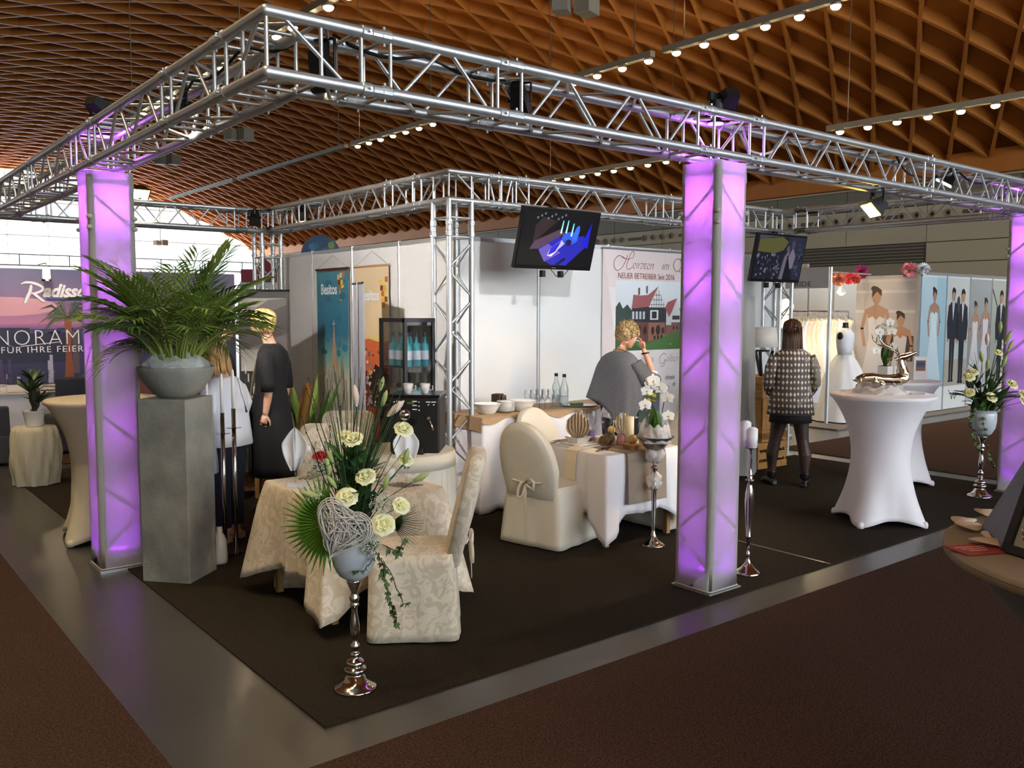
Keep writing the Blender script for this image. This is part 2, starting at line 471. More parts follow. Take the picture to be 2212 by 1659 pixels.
# ---- suspended light tracks with spotlights
m_lens = M('lamp_lens', '#fff0d0', 0.4, emit='#ffe2b0', estr=70)
lh = MB(); lh.lathe([(0.06, 0.0), (0.075, -0.015), (0.09, -0.05), (0.088, -0.055)], 14); lhm = lh.mesh('lamp_head', m_grey, True)
ll = MB(); ll.lathe([(0.0, -0.12), (0.05, -0.112), (0.08, -0.085), (0.088, -0.05)], 14, cap=False); llm = ll.mesh('lens', m_lens)
def track(x, z, y0, y1, lamps, label, light=True):
    t = thing('light_track', label, 'light track', (x, y0, z), world=True)
    MB().bb(x - 0.07, x + 0.07, y0, y1, z, z + 0.12).build('track_bar', m_grey, t)
    for i, y in enumerate(lamps):
        h = link_mesh('lamp_head', lhm, t); h.location = Vector((x, y, z)) - Vector((x, y0, z))
        link_mesh('lens', llm, h)
        if light and i % 2 == 0: spot('track_spot', (x, y, z - 0.13), (x - 0.6, y, 0), 420, (1.0, 0.80, 0.55), 75, 0.6, 0.06)
    if len(lamps) > 4 and x > 8:                                  # added upward spots, no part of the fitting, brightening the timber vault
        for y in (y0 + 1.0, y1 - 1.0): spot('added_uplight', (x, y, z + 0.2), (x, y, 20), 170, (1.0, 0.78, 0.50), 160, 1.0, 0.15)
    for y in (y0 + 0.5, y1 - 0.5):
        MB().cyl((x, y, z + 0.1), (x, y, arch_z(x) - 0.62), 0.012, n=5).build('suspension_cable', m_cable, t)
track(17.4, 6.0, 1.6, 8.3, [7.98 - 0.683*k for k in range(9)], 'grey ceiling light track with lit lamps over the bridal booth at the upper right')
track(17.45, 6.0, 12.6, 18.7, [13.3 + 0.68*k for k in range(8)], 'grey light track with lit lamps seen just left of the right lit column')
track(12.07, 6.9, 2.6, 8.65, [8.33 - 0.684*k for k in range(8)], 'grey light track with lit lamps crossing the top edge at the upper right')
track(12.07, 6.9, 8.95, 12.6, [9.06, 9.79, 10.54, 11.25], 'short light track with three lit lamps just above the front truss')
track(12.07, 6.9, 16.5, 21.45, [16.9 + 0.695*k for k in range(7)], 'light track with seven lit lamps between the front and rear truss')
track(12.07, 6.9, 21.8, 30.6, [], 'unlit grey light track rising behind the left part of the stand', False)
track(12.07, 6.9, 31.1, 38.9, [], 'unlit grey light track farthest away above the bright gable window', False)
track(5.58, 6.9, 8.2, 13.2, [8.9 + 0.69*k for k in range(6)], 'light track with lit lamps seen through the near truss corner')
track(5.58, 6.9, 13.6, 22.0, [14.0 + 1.1*k for k in range(7)], 'light track with lit lamps seen through the left truss arm')
track(-1.6, 6.9, -6.0, 12.0, [-5.5 + 1.3*k for k in range(14)], 'added unseen light track over the left aisle above the picture edge')  # unseen track, added to throw warm light on the left side
# hanging loudspeaker boxes
for (x, y, z), lb in (((11.0, 10.07, 8.0), 'pair of grey loudspeaker boxes hanging at the top edge above the front truss'),
                      ((10.85, 27.4, 8.0), 'pair of grey loudspeaker boxes hanging below the near truss corner'),
                      ((10.6, 34.4, 8.0), 'pair of grey loudspeaker boxes hanging right of the left lit column'),
                      ((19.4, 64.2, 6.75), 'small grey box hanging in front of the bright gable window')):
    t = thing('hanging_speaker', lb, 'loudspeaker', (x, y, z - 0.2), world=True)
    MB().box((x + 0.2, y - 0.1, z), (0.45, 0.35, 0.4), rz=0.3).build('speaker_box', m_grey, t)
    MB().box((x - 0.25, y + 0.15, z - 0.02), (0.4, 0.32, 0.36), rz=0.6).build('speaker_box', m_grey, t)
    MB().cyl((x, y, z), (x, y, arch_z(x) - 0.3), 0.015, n=5).build('suspension_cable', m_cable, t)
# ================================================================ TRUSS RIG
D = 0.24; ZB = 2.76; ZT = 3.0
def unit_cyl(name, n, mat):
    mb = MB(); mb.cyl((0, 0, 0), (0, 0, 1), 1.0, n=n); me = mb.mesh(name, mat)
    for p in me.polygons: p.use_smooth = len(p.vertices) == 4
    return me
ucyl = unit_cyl('chord', 16, m_alu); ucyl_b = unit_cyl('brace', 10, m_alu)
def bar(parent, name, a, b, r, me):
    a = Vector(a); b = Vector(b); d = b - a
    o = bpy.data.objects.new(name, me); COL.objects.link(o); o.parent = parent
    o.rotation_mode = 'QUATERNION'; o.rotation_quaternion = d.to_track_quat('Z', 'Y')
    o.location = a - (WORLD.get(parent, Vector((0, 0, 0)))); o.scale = (r, r, d.length)
    return o
cpl = MB(); cpl.lathe([(0.026, -0.075), (0.030, -0.07), (0.030, -0.028), (0.027, -0.022), (0.027, 0.022), (0.030, 0.028), (0.030, 0.07), (0.026, 0.075)], 14)
cpl.cyl((-0.042, 0, -0.045), (0.042, 0, -0.045), 0.006, n=6); cpl.cyl((0, -0.042, 0.045), (0, 0.042, 0.045), 0.006, n=6)
cplm = cpl.mesh('coupler', m_alu, False)
def coupler(parent, p, d):
    o = bpy.data.objects.new('coupler', cplm); COL.objects.link(o); o.parent = parent
    o.location = Vector(p) - WORLD[parent]; o.rotation_mode = 'QUATERNION'; o.rotation_quaternion = Vector(d).to_track_quat('Z', 'Y')

def segment(label, c4, d, s0, s1, couple=True, name='truss_segment', par=None, zz=0.25, base=None):
    """c4: four chord origins in order round the box, d: unit direction"""
    c4 = [Vector(c) for c in c4]; d = Vector(d)
    t = par or thing(name, label, 'truss', tuple(c4[0] + d * s0), world=True, group='aluminium truss of the stand')
    for c in c4: bar(t, 'chord', c + d*s0, c + d*s1, 0.025, ucyl)
    L = s1 - s0; e = 0.075
    for k in range(4):
        a, b = c4[k], c4[(k+1) % 4]
        for s in ((s0 + e), (s1 - e)): bar(t, 'brace', a + d*s, b + d*s, 0.009, ucyl_b)
        n = max(1, round((L - 2*e - 0.06) / zz)); st = (L - 2*e - 0.06) / n; x = s0 + e + 0.03; flip = k % 2
        for i in range(n):
            p, q = (a, b) if (i + flip) % 2 == 0 else (b, a)
            bar(t, 'brace', p + d*(x + 0.02), q + d*(x + st - 0.02), 0.009, ucyl_b); x += st
    if couple:
        for c in c4: coupler(t, c + d*s1, d)
    return t
def box4x(y, z=ZB): return [(0, y, z), (0, y, z + D), (0, y + D, z + D), (0, y + D, z)]
def box4y(x, z=ZB): return [(x, 0, z), (x, 0, z + D), (x + D, 0, z + D), (x + D, 0, z)]
DX, DY, DZ = (1, 0, 0), (0, 1, 0), (0, 0, 1)
def corner(label, x, y, sx, sy):
    """corner block at box [x, x+D] x [y, y+D] with arms of 0.5 m total towards sx / sy"""
    t = thing('truss_corner', label, 'truss', (x, y, ZB), world=True, group='aluminium truss of the stand')
    xi, xo = (x + D, x) if sx > 0 else (x, x + D)     # inner / outer chord lines
    yi, yo = (y + D, y) if sy > 0 else (y, y + D)
    for z in (ZB, ZT):
        ex = xo + sx * 0.5; ey = yo + sy * 0.5
        bar(t, 'chord', (xo - sx*0.0, yo, z), (ex, yo, z), 0.025, ucyl); bar(t, 'chord', (xo, yo, z), (xo, ey, z), 0.025, ucyl)
        bar(t, 'chord', (xi, yi, z), (ex, yi, z), 0.025, ucyl); bar(t, 'chord', (xi, yi, z), (xi, ey, z), 0.025, ucyl)
        for q in ((xo, yo, z), (xi, yi, z)): MB().ell(q, 0.0255, 12, 8).build('joint', m_alu, t, True)
        bar(t, 'brace', (xo, yi, z), (xi, yi, z), 0.009, ucyl_b); bar(t, 'brace', (xi, yo, z), (xi, yi, z), 0.009, ucyl_b)
        bar(t, 'brace', (xo, yi, z), (xi, yo, z), 0.009, ucyl_b)
        bar(t, 'brace', (ex - sx*.07, yo, z), (ex - sx*.07, yi, z), 0.009, ucyl_b); bar(t, 'brace', (xo, ey - sy*.07, z), (xi, ey - sy*.07, z), 0.009, ucyl_b)
        bar(t, 'brace', (xi + sx*.02, yo, z), (ex - sx*.1, yi, z), 0.009, ucyl_b); bar(t, 'brace', (xo, yi + sy*.02, z), (xi, ey - sy*.1, z), 0.009, ucyl_b)
        for p in ((ex, yo, z), (ex, yi, z)): coupler(t, p, DX)
        for p in ((xo, ey, z), (xi, ey, z)): coupler(t, p, DY)
    for px, py in ((xo, yo), (xi, yi), (xi, yo), (xo, yi), (xo + sx*.43, yo), (xo + sx*.43, yi), (xo, yo + sy*.43), (xi, yo + sy*.43)):
        bar(t, 'brace', (px, py, ZB), (px, py, ZT), 0.009, ucyl_b)
    for (a, b) in (((xo + sx*.06, yo), (xo + sx*.36, yo)), ((xo, yo + sy*.06), (xo, yo + sy*.36))):
        bar(t, 'brace', (a[0], a[1], ZT), (b[0], b[1], ZB), 0.009, ucyl_b)
    return t
corner('near corner block of the truss at the top left of the picture', 0, 0, 1, 1)
corner('far right truss corner block above the rightmost lit column', 8.0 - D, 0, -1, 1)
corner('truss corner block at the far left end of the left truss arm', 0, 7.1 - D, 1, -1)
corner('inner truss corner block on top of the bare post by the white walls', 2.88, 2.88, 1, 1)
corner('truss corner block on the bare post at the rear left of the stand', 2.88, 6.86, -1, -1)
corner('truss corner block on the bare post behind the smaller television', 8.0 - D, 2.88, -1, -1)
for lb, a, b in (('short front truss piece next to the near corner block', 0.5, 1.25), ('front truss piece left of the right lit column', 1.25, 2.75),
                 ('short truss piece on top of the right lit column', 2.75, 3.25), ('front truss piece right of the right lit column', 3.25, 5.5),
                 ('front truss piece leading to the rightmost lit column', 5.5, 7.5)):
    segment(lb, box4x(0), DX, a, b)
for lb, a, b in (('short left truss piece next to the near corner block', 0.5, 1.25), ('left truss piece right of the left lit column', 1.25, 2.75),
                 ('short truss piece on top of the left lit column', 2.75, 3.25), ('left truss piece left of the left lit column', 3.25, 4.75),
                 ('far left truss piece running out at the left picture edge', 4.75, 6.6)):
    segment(lb, box4y(0), DY, a, b)
segment('rear left truss across the bright gable window', box4x(6.86), DX, 0.5, 2.62)
segment('rear truss arm left part, ending at the rear left bare post', box4y(2.88), DY, 5.75, 6.6)
segment('long rear truss arm left of the inner bare post', box4y(2.88), DY, 3.88, 5.75)
segment('short rear truss piece left of the inner corner block', box4y(2.88), DY, 3.38, 3.88)
segment('short rear truss piece right of the inner corner block', box4x(2.88), DX, 3.38, 3.7)
segment('long rear truss carrying the large television', box4x(2.88), DX, 3.7, 5.7)
segment('rear truss piece behind the right lit column', box4x(2.88), DX, 5.7, 7.5)
segment('truss on the right with the rear wall nozzles behind it', box4y(8.0 - D), DY, 0.5, 2.62)
def post(label, x, y, z0, z1, name='truss_post'):
    t = thing(name, label, 'truss post', (x, y, z0), world=True)
    MB().box((x + D/2, y + D/2, z0 + 0.01), (0.36, 0.36, 0.012)).build('base_plate', m_alu_m, t)
    c4 = [(x, y, 0), (x + D, y, 0), (x + D, y + D, 0), (x, y + D, 0)]
    segment('', c4, DZ, z0 + 0.015, z1 - 0.24, True, par=t)
    for c in c4: bar(t, 'chord', (c[0], c[1], z1 - 0.24), (c[0], c[1], z1), 0.025, ucyl)
    for k in range(4):
        a, b = Vector(c4[k]), Vector(c4[(k+1) % 4]); bar(t, 'brace', a + Vector((0, 0, z1 - 0.15)), b + Vector((0, 0, z1 - 0.15)), 0.009, ucyl_b)
    return t
post('bare aluminium truss post in front of the white wall corner', 2.88, 2.88, 0.008, ZB)
post('bare aluminium truss post behind the palm at the rear left', 2.88, 6.86, 0.008, ZB)
post('bare aluminium truss post behind the woman in the patterned jacket', 8.0 - D, 2.88, 0.008, ZB)

# ---- lit columns: truss tower in a stretch-fabric sleeve with purple LED lamps inside
def sleeve_mat():
    m = bpy.data.materials.new('stretch_sleeve'); m.use_nodes = True; nt = m.node_tree
    for n in list(nt.nodes): nt.nodes.remove(n)
    o = nt.nodes.new('ShaderNodeOutputMaterial'); d = nt.nodes.new('ShaderNodeBsdfDiffuse'); t = nt.nodes.new('ShaderNodeBsdfTranslucent'); mx = nt.nodes.new('ShaderNodeMixShader')
    tr = nt.nodes.new('ShaderNodeBsdfTransparent'); m2 = nt.nodes.new('ShaderNodeMixShader')
    d.inputs[0].default_value = lin('#d8d4cc'); t.inputs[0].default_value = lin('#e6e0e4'); mx.inputs[0].default_value = 0.5; m2.inputs[0].default_value = 0.03
    nt.links.new(d.outputs[0], mx.inputs[1]); nt.links.new(t.outputs[0], mx.inputs[2]); nt.links.new(mx.outputs[0], m2.inputs[1]); nt.links.new(tr.outputs[0], m2.inputs[2]); nt.links.new(m2.outputs[0], o.inputs[0])
    return m
m_sleeve = sleeve_mat()
m_hem = M('sleeve_hem', '#b9b3a8', 0.8)
PURPLE = (0.60, 0.13, 1.0)
m_led = M('led_lens', '#b060ff', 0.3, emit='#b030ff', estr=25)
def rrect(x0, x1, y0, y1, r, n=4):
    pts = []
    for cx_, cy_, a0 in ((x1 - r, y1 - r, 0), (x0 + r, y1 - r, 90), (x0 + r, y0 + r, 180), (x1 - r, y0 + r, 270)):
        for i in range(n + 1):
            a = radians(a0 + 90*i/n); pts.append((cx_ + r*cos(a), cy_ + r*sin(a)))
    return pts
def lit_column(label, x, y, pw):
    W = 0.297; x1, y1 = x + W, y + W
    t = thing('lit_column', label, 'column', (x + W/2, y + W/2, 0.0), world=True, group='fabric covered lit truss columns')
    MB().box((x + W/2, y + W/2, 0.009), (0.318, 0.318, 0.018)).build('base_plate', m_alu_m, t)
    o = 0.0285; c4 = [(x + o, y + o, 0), (x1 - o, y + o, 0), (x1 - o, y1 - o, 0), (x + o, y1 - o, 0)]
    segment('', c4, DZ, 0.02, 2.70, False, par=t)
    p = rrect(x, x1, y, y1, 0.03); n = len(p)
    def zlow(q):          # hem arches a little between the corners
        fx = abs((q[0] - (x + x1)/2) / (W/2)); fy = abs((q[1] - (y + y1)/2) / (W/2)); c = min(fx, fy)
        return 0.025 + 0.02 * (1 - c) ** 2
    zs = [0.0, 0.01, 0.02, 0.2, 0.6, 1.0, 1.4, 1.8, 2.2, 2.5, 2.60, 2.615, 2.70, 2.725]
    def sl(i, j):
        q = p[i]; z = zs[j]; zz = max(z, zlow(q)) if j < 3 else z
        if j < 2: zz = zlow(q) + 0.004 * j
        dip = 0.018 * (1 - min(abs((q[0]-(x+x1)/2)/(W/2)), abs((q[1]-(y+y1)/2)/(W/2)))) ** 2
        if j >= 12: zz -= dip
        cx_, cy_ = (x + x1)/2, (y + y1)/2
        g = 1.0 + (0.03 if j == 0 else 0) + (0.02 if j == 11 else 0)
        return (cx_ + (q[0]-cx_)*g, cy_ + (q[1]-cy_)*g, zz)
    MB().grid(sl, n, len(zs), True).build('fabric_sleeve', m_sleeve, t, True)
    hm = MB(); hm.tube([(q[0], q[1], zlow(q)) for q in p], 0.006, 6, closed=True); hm.build('hem', m_hem, t, True)
    kn = MB()
    for zz in (2.42, 2.35):
        for c in c4: kn.ell((c[0] + (0.022 if c[0] > x + W/2 else -0.022), c[1] + (0.022 if c[1] > y + W/2 else -0.022), zz), (0.022, 0.022, 0.016), 10, 6)
    kn.build('sleeve_bulge', m_hem, t, True)
    cx_, cy_ = x + W/2, y + W/2
    lp = MB(); lp.cyl((cx_, cy_, ZT - 0.02), (cx_, cy_, ZT + 0.12), 0.055, 0.045, 14); lp.box((cx_, cy_, ZT + 0.14), (0.14, 0.03, 0.05)); lp.build('led_lamp', m_blackm, t)
    MB().cyl((cx_, cy_, ZT - 0.026), (cx_, cy_, ZT - 0.021), 0.05, n=14).build('led_lens', m_led, t)
    lp = MB(); lp.cyl((cx_, cy_, 0.02), (cx_, cy_, 0.12), 0.06, 0.06, 14); lp.build('floor_led_lamp', m_blackm, t)
    MB().cyl((cx_, cy_, 0.121), (cx_, cy_, 0.125), 0.055, n=14).build('led_lens', m_led, t)
    mb = MB(); mb.cyl((cx_, cy_, 0.13), (cx_, cy_, 2.62), 0.012, n=8); mb.build('added_led_tube', M('added_led_tube', '#c9a0ff', .3, emit='#b050ff', estr=1.5), t)  # tube added inside the sleeve to even out the purple
    for zz, k in ((2.5, 0.8), (2.0, 0.42), (1.5, 0.24), (1.0, 0.14), (0.5, 0.10)): point('added_column_light', (cx_, cy_, zz), pw * k, PURPLE, 0.05)  # added point lights along the tube, fading downwards
    point('column_led_glow', (cx_, cy_, ZT - 0.1), pw * 0.35, PURPLE, 0.05)
    return t
lit_column('purple lit fabric column on the left beside the concrete pedestal', 0.0, 2.9, 10)
lit_column('purple lit fabric column standing right of the set white table', 2.876, 0.0, 10)
lit_column('purple lit fabric column cut by the right picture edge', 7.74, 0.0, 10)

# ---- stage lamps on the truss
def par_can(label, loc, target, col, power, size=70, lens='#fff4dd', es=30, body=(0.26, 0.2, 0.16), on=True, hang=0.12, rad=0.06, cat='flood lamp'):
    loc = Vector(loc); d = (Vector(target) - loc).normalized(); u, v = basis(d)
    t = thing('flood_lamp', label, cat, tuple(loc), world=True)
    m3 = Matrix((u, v, d)).transposed()
    b = MB(); w, h, L = body
    fr = [(-w/2, -h/2), (w/2, -h/2), (w/2, h/2), (-w/2, h/2)]
    q = [loc + m3 @ Vector((x*0.6, y*0.6, -L)) for x, y in fr] + [loc + m3 @ Vector((x, y, 0)) for x, y in fr] + [loc + m3 @ Vector((x*1.06, y*1.06, 0.015)) for x, y in fr]
    b.add(q, [(3, 2, 1, 0), (0, 1, 5, 4), (1, 2, 6, 5), (2, 3, 7, 6), (3, 0, 4, 7), (4, 5, 9, 8), (5, 6, 10, 9), (6, 7, 11, 10), (7, 4, 8, 11), (8, 9, 10, 11)])
    b.build('housing', m_blackm, t)
    g = MB(); g.add([loc + m3 @ Vector((x*0.92, y*0.9, 0.018)) for x, y in fr], [(0, 1, 2, 3)])
    g.build('lamp_glass', M('flood_glass_' + lens + str(es), lens, 0.3, emit=lens, estr=es if on else 0.0), t)
    k = MB(); k.tube([loc + m3 @ Vector((-w/2 - 0.01, 0, -0.05)), loc + m3 @ Vector((-w/2 - 0.01, 0, -0.05)) + Vector((0, 0, hang)), loc + m3 @ Vector((w/2 + 0.01, 0, -0.05)) + Vector((0, 0, hang)), loc + m3 @ Vector((w/2 + 0.01, 0, -0.05))], 0.008, 6)
    k.cyl(loc + Vector((0, 0, hang - 0.02)), loc + Vector((0, 0, hang + 0.05)), 0.02, n=8); k.build('yoke', m_blackm, t)
    if on: spot('flood_light', tuple(loc + d * 0.03), target, power, col, size, 0.5, rad)
    return t
WARM = (1.0, 0.74, 0.42); COOL = (0.95, 0.98, 1.0)
par_can('glowing yellow halogen flood lamp hanging under the right front truss', (5.2, 0.3, 2.62), (3.3, 1.7, 0.5), WARM, 170, 90, '#ffc850', 60, (0.2, 0.14, 0.1))
par_can('white flood lamp inside the left truss arm above the pedestal', (0.17, 1.5, 2.86), (1.35, 1.6, 0.5), (1.0, 0.76, 0.46), 90, 90, '#fff6e6', 30, (0.16, 0.10, 0.08))
par_can('yellow flood lamp on the rear left truss beside the left lit column', (1.5, 6.95, 3.1), (1.7, 4.4, 0.6), WARM, 120, 90, '#ffd860', 18, (0.2, 0.14, 0.1), hang=-0.1)
par_can('black stage lamp on top of the truss above the right lit column', (3.10, 0.16, 3.10), (4.15, 3.4, 1.35), COOL, 260, 66, '#ffffff', 10, (0.15, 0.10, 0.13), hang=-0.07)
par_can('black stage lamp on top of the truss above the left lit column', (0.16, 3.05, 3.14), (3.3, 4.9, 1.4), (1, 0.96, 0.9), 950, 80, '#ffffff', 10, (0.15, 0.10, 0.13), hang=-0.07)
par_can('small black stage lamp hanging in the near truss corner block', (0.36, 0.2, 2.80), (1.4, 0.9, 0.4), WARM, 45, 70, '#2a2a2a', 0, (0.1, 0.1, 0.16), hang=0.15)
par_can('small black stage lamp clamped in the front truss above the set table', (1.52, 0.24, 2.86), (3.3, 1.6, 0.6), (1, 0.82, 0.6), 60, 60, '#2a2a2a', 0, (0.1, 0.1, 0.16), hang=0.1)
par_can('black stage lamp inside the rear left truss arm', (2.98, 5.95, 2.88), (2.0, 4.0, 0.8), WARM, 50, 70, '#2a2a2a', 0, (0.12, 0.12, 0.18), hang=0.1)
par_can('black stage lamp at the rear left truss corner', (2.75, 6.75, 2.86), (1.8, 4.6, 0.8), WARM, 40, 70, '#2a2a2a', 0, (0.12, 0.12, 0.18), hang=0.1)
par_can('white lamp behind the front truss near the right lit column', (6.4, 0.3, 2.95), (5.8, 1.6, 0.6), (1, 0.85, 0.7), 60, 80, '#fff0e0', 8, (0.2, 0.16, 0.12), hang=0.1)
# cables along the truss
m_rub = M('rubber_cable', '#111111', 0.7)
def cable(label, pts, r=0.008, mat=None):
    p = [Vector(x) for x in pts]; q = []
    for i in range(len(p) - 1):
        for k in range(6):
            t = k / 6; q.append(p[i].lerp(p[i+1], t) + Vector((0, 0, -0.05 * sin(pi * t))))
    q.append(p[-1])
    o = MB().tube(q, r, 6).build('power_cable', mat or m_rub, smooth=True); tag(o, label, 'cable'); return o
cable('black cable hanging inside the left truss arm near the corner', [(0.3, 0.25, 3.02), (0.15, 0.6, 3.03), (0.12, 1.2, 2.98), (0.2, 1.9, 3.02)])
cable('black cable lying on the front truss near the corner', [(0.4, 0.2, 3.03), (0.9, 0.22, 3.03), (1.5, 0.22, 3.02)])
cable('pale grey cable hanging in loops in the front truss right of the lit column', [(3.3, 0.15, 3.0), (3.5, 0.2, 2.86), (3.75, 0.12, 2.98), (4.2, 0.2, 3.02)], 0.009, M('pale_cable', '#c9c6c0', 0.5))
cable('black cable on the far right end of the front truss', [(5.2, 0.12, 3.02), (5.7, 0.2, 2.92), (6.2, 0.12, 3.02), (7.0, 0.2, 2.98)])

# ================================================================ PARTITION WALLS
m_pwall = M('melamine_panel', '#dfe0de', 0.45, noise=(0.6, 1.0), col2='#e3e4e2')
m_post = M('anodised_post', '#c3c6c8', 0.4, 0.7)
HW = 2.52
def partition(label, x, y, dx, n, ang):
    t = thing('partition_wall', label, 'partition wall', (x, y, 0), rz=ang)
    pme = MB().bb(0.022, 0.978, -0.012, 0.012, 0.03, HW - 0.05).mesh('wall_panel', m_pwall)
    qme = MB().prism([(0.02*cos(2*pi*i/8 + pi/8), 0.02*sin(2*pi*i/8 + pi/8)) for i in range(8)], lambda p: (p[0], p[1], 0), lambda p: (p[0], p[1], HW)).mesh('wall_post', m_post)
    rme = MB().bb(0.02, 0.98, -0.016, 0.016, HW - 0.05, HW - 0.01).mesh('top_rail', m_post)
    for i in range(n):
        for nm, me in (('wall_panel', pme), ('top_rail', rme)):
            o = link_mesh(nm, me, t); o.location = (i, 0, 0)
    for i in range(n + 1):
        o = link_mesh('wall_post', qme, t); o.location = (i, 0, 0)
    return t
partition('white partition wall behind the buffet carrying the wedding banner', 3.35, 3.42, 1, 5, 0)
partition('grey-white partition wall with two tapestry banners on the left', 3.35, 3.46, 1, 4, pi/2)
# ================================================================ TABLES, CLOTHS, CHAIRS
def damask(key, c1, c2):
    if key in MATS: return MATS[key]
    m = M(key, c1, 0.5, noise=(11, 0.12, 2.6), col2=c2, bump=(300, 0.12), sheen=0.3)
    return m
m_dam = damask('damask_ivory', '#cfc0a6', '#e2d5bf')
m_cloth = M('white_linen', '#eceaee', 0.8, bump=(350, 0.1))
m_cover = M('chair_cover_ivory', '#e2dbc9', 0.7, noise=(5, 0.6), col2='#dad3c1', bump=(300, 0.1))
m_brownpaper = M('kraft_runner', '#a98a68', 0.8, noise=(40, 0.8), col2='#b39572')
m_linen = M('taupe_linen', '#9c8c7c', 0.85, noise=(200, 1), col2='#8c7c6c')
m_napk = M('napkin_white', '#e8eaf0', 0.75)
m_napb = M('napkin_beige', '#d8c4a6', 0.75)
m_woodl = M('light_wood', '#b08a58', 0.6, wave=(6, 3), col2='#8e6a3e')
m_porc = M('porcelain', '#f0eee8', 0.18, coat=0.3)
m_silver = M('silverware', '#d4d0c8', 0.14, 1.0)

def table(label, x0, x1, y0, y1, h):
    t = thing('square_table', label, 'table', ((x0+x1)/2, (y0+y1)/2, 0.008), world=True)
    MB().bb(x0 + 0.01, x1 - 0.01, y0 + 0.01, y1 - 0.01, h - 0.03, h - 0.004).build('tabletop', m_woodl, t)
    for x in (x0 + .06, x1 - .06):
        for y in (y0 + .06, y1 - .06): MB().box((x, y, (h - .03)/2 + .004), (.04, .04, h - .04)).build('leg', m_woodl, t)
    return t

def tablecloth(name, label, x0, x1, y0, y1, h, zs, zc, mat, seed=1, flare=0.05, amp=0.012, cw=0.2, nfold=5):
    r = random.Random(seed); per = rrect(x0, x1, y0, y1, 0.025, 3)
    # densify the outline
    pts = []
    for i in range(len(per)):
        a = Vector(per[i]); b = Vector(per[(i+1) % len(per)]); n = max(1, int((b - a).length / 0.035))
        for k in range(n): pts.append(a.lerp(b, k / n))
    cx_, cy_ = (x0+x1)/2, (y0+y1)/2; corners = [(x0, y0), (x1, y0), (x1, y1), (x0, y1)]
    ph = r.random() * 6; K = 12
    cz = {c: zc + r.uniform(-0.03, 0.03) for c in corners}
    def fn(i, j):
        p = pts[i]; f = j / K
        c = min(corners, key=lambda q: (Vector(q) - p).length); dcn = (Vector(c) - p).length
        e = max(0.0, 1 - dcn / cw)
        zend = zs + (cz[c] - zs) * e ** 1.1
        # outward normal of the side
        ox = -1 if abs(p.x - x0) < 0.026 else (1 if abs(p.x - x1) < 0.026 else 0)
        oy = -1 if abs(p.y - y0) < 0.026 else (1 if abs(p.y - y1) < 0.026 else 0)
        nv = Vector((ox, oy)); nv = nv.normalized() if nv.length else Vector((0, 0))
        s = atan2(p.y - cy_, p.x - cx_)
        w = amp * sin(s * nfold * 4 + ph) * f + 0.5 * amp * sin(s * nfold * 7.3 + ph * 2) * f
        dg = (Vector(c) - Vector((cx_, cy_))).normalized()
        q = p + nv * (0.006 + 0.012 * min(1, f * 4) + w + flare * 0.4 * f) + dg * flare * 2.2 * e * f - nv * 0.05 * f * (max(0, 1 - abs(dcn - cw * 1.05) / (cw * 0.6)))
        z = h - (h - zend) * f
        if j == 0: z = h; q = p.copy()
        elif j == 1: z = h - 0.012; q = p + nv * 0.008
        return (q.x, q.y, z)
    mb = MB(); mb.grid(fn, len(pts), K + 1, True)
    n = len(pts)
    mb.f.append(tuple(range(n)))
    o = mb.build(name, mat, smooth=True, fix=True); solidify(o, 0.003, 1)
    for pl in o.data.polygons:
        if len(pl.vertices) > 4: pl.use_smooth = False
    tag(o, label, 'tablecloth'); return o

T1 = (0.724, 1.508, 0.965, 1.829); T2 = (3.117, 3.93, 1.17, 1.987)
table('square table hidden under the damask cloth behind the flower stand', *T1, 0.716)
table('square table hidden under the white cloth with the taupe runner', *T2, 0.716)
tablecloth('tablecloth', 'ivory damask cloth on the left table behind the flower stand', *T1, 0.722, 0.22, 0.07, m_dam, 3, 0.075, 0.02, 0.26)
tablecloth('tablecloth', 'white cloth on the set table with the taupe runner', *T2, 0.722, 0.25, 0.04, m_cloth, 5, 0.05, 0.012, 0.2)
# inner longer undercloth showing at the left foot of table one
# taupe runner across table two, hanging down the front
def ribbon(mb, pts, w, wv):
    """pts: centre line, w: half-width vector"""
    wv = Vector(wv); vs = []
    for p in pts: vs += [Vector(p) - wv * w, Vector(p) + wv * w]
    fs = [(2*i, 2*i + 1, 2*i + 3, 2*i + 2) for i in range(len(pts) - 1)]
    return mb.add(vs, fs)
rx = (3.30 + 3.74) / 2; rw = 0.215
mb = MB(); ribbon(mb, [(rx, 1.115, 0.335), (rx, 1.122, 0.5), (rx, 1.13, 0.68), (rx, 1.14, 0.722), (rx, 1.165, 0.7275), (rx, 1.3, 0.7275), (rx, 1.99, 0.7275), (rx, 2.02, 0.70), (rx, 2.03, 0.4)], rw, (1, 0, 0))
o = mb.build('table_runner', m_linen); solidify(o, 0.002, 0); tag(o, 'taupe linen runner hanging over the front of the white table', 'table runner')

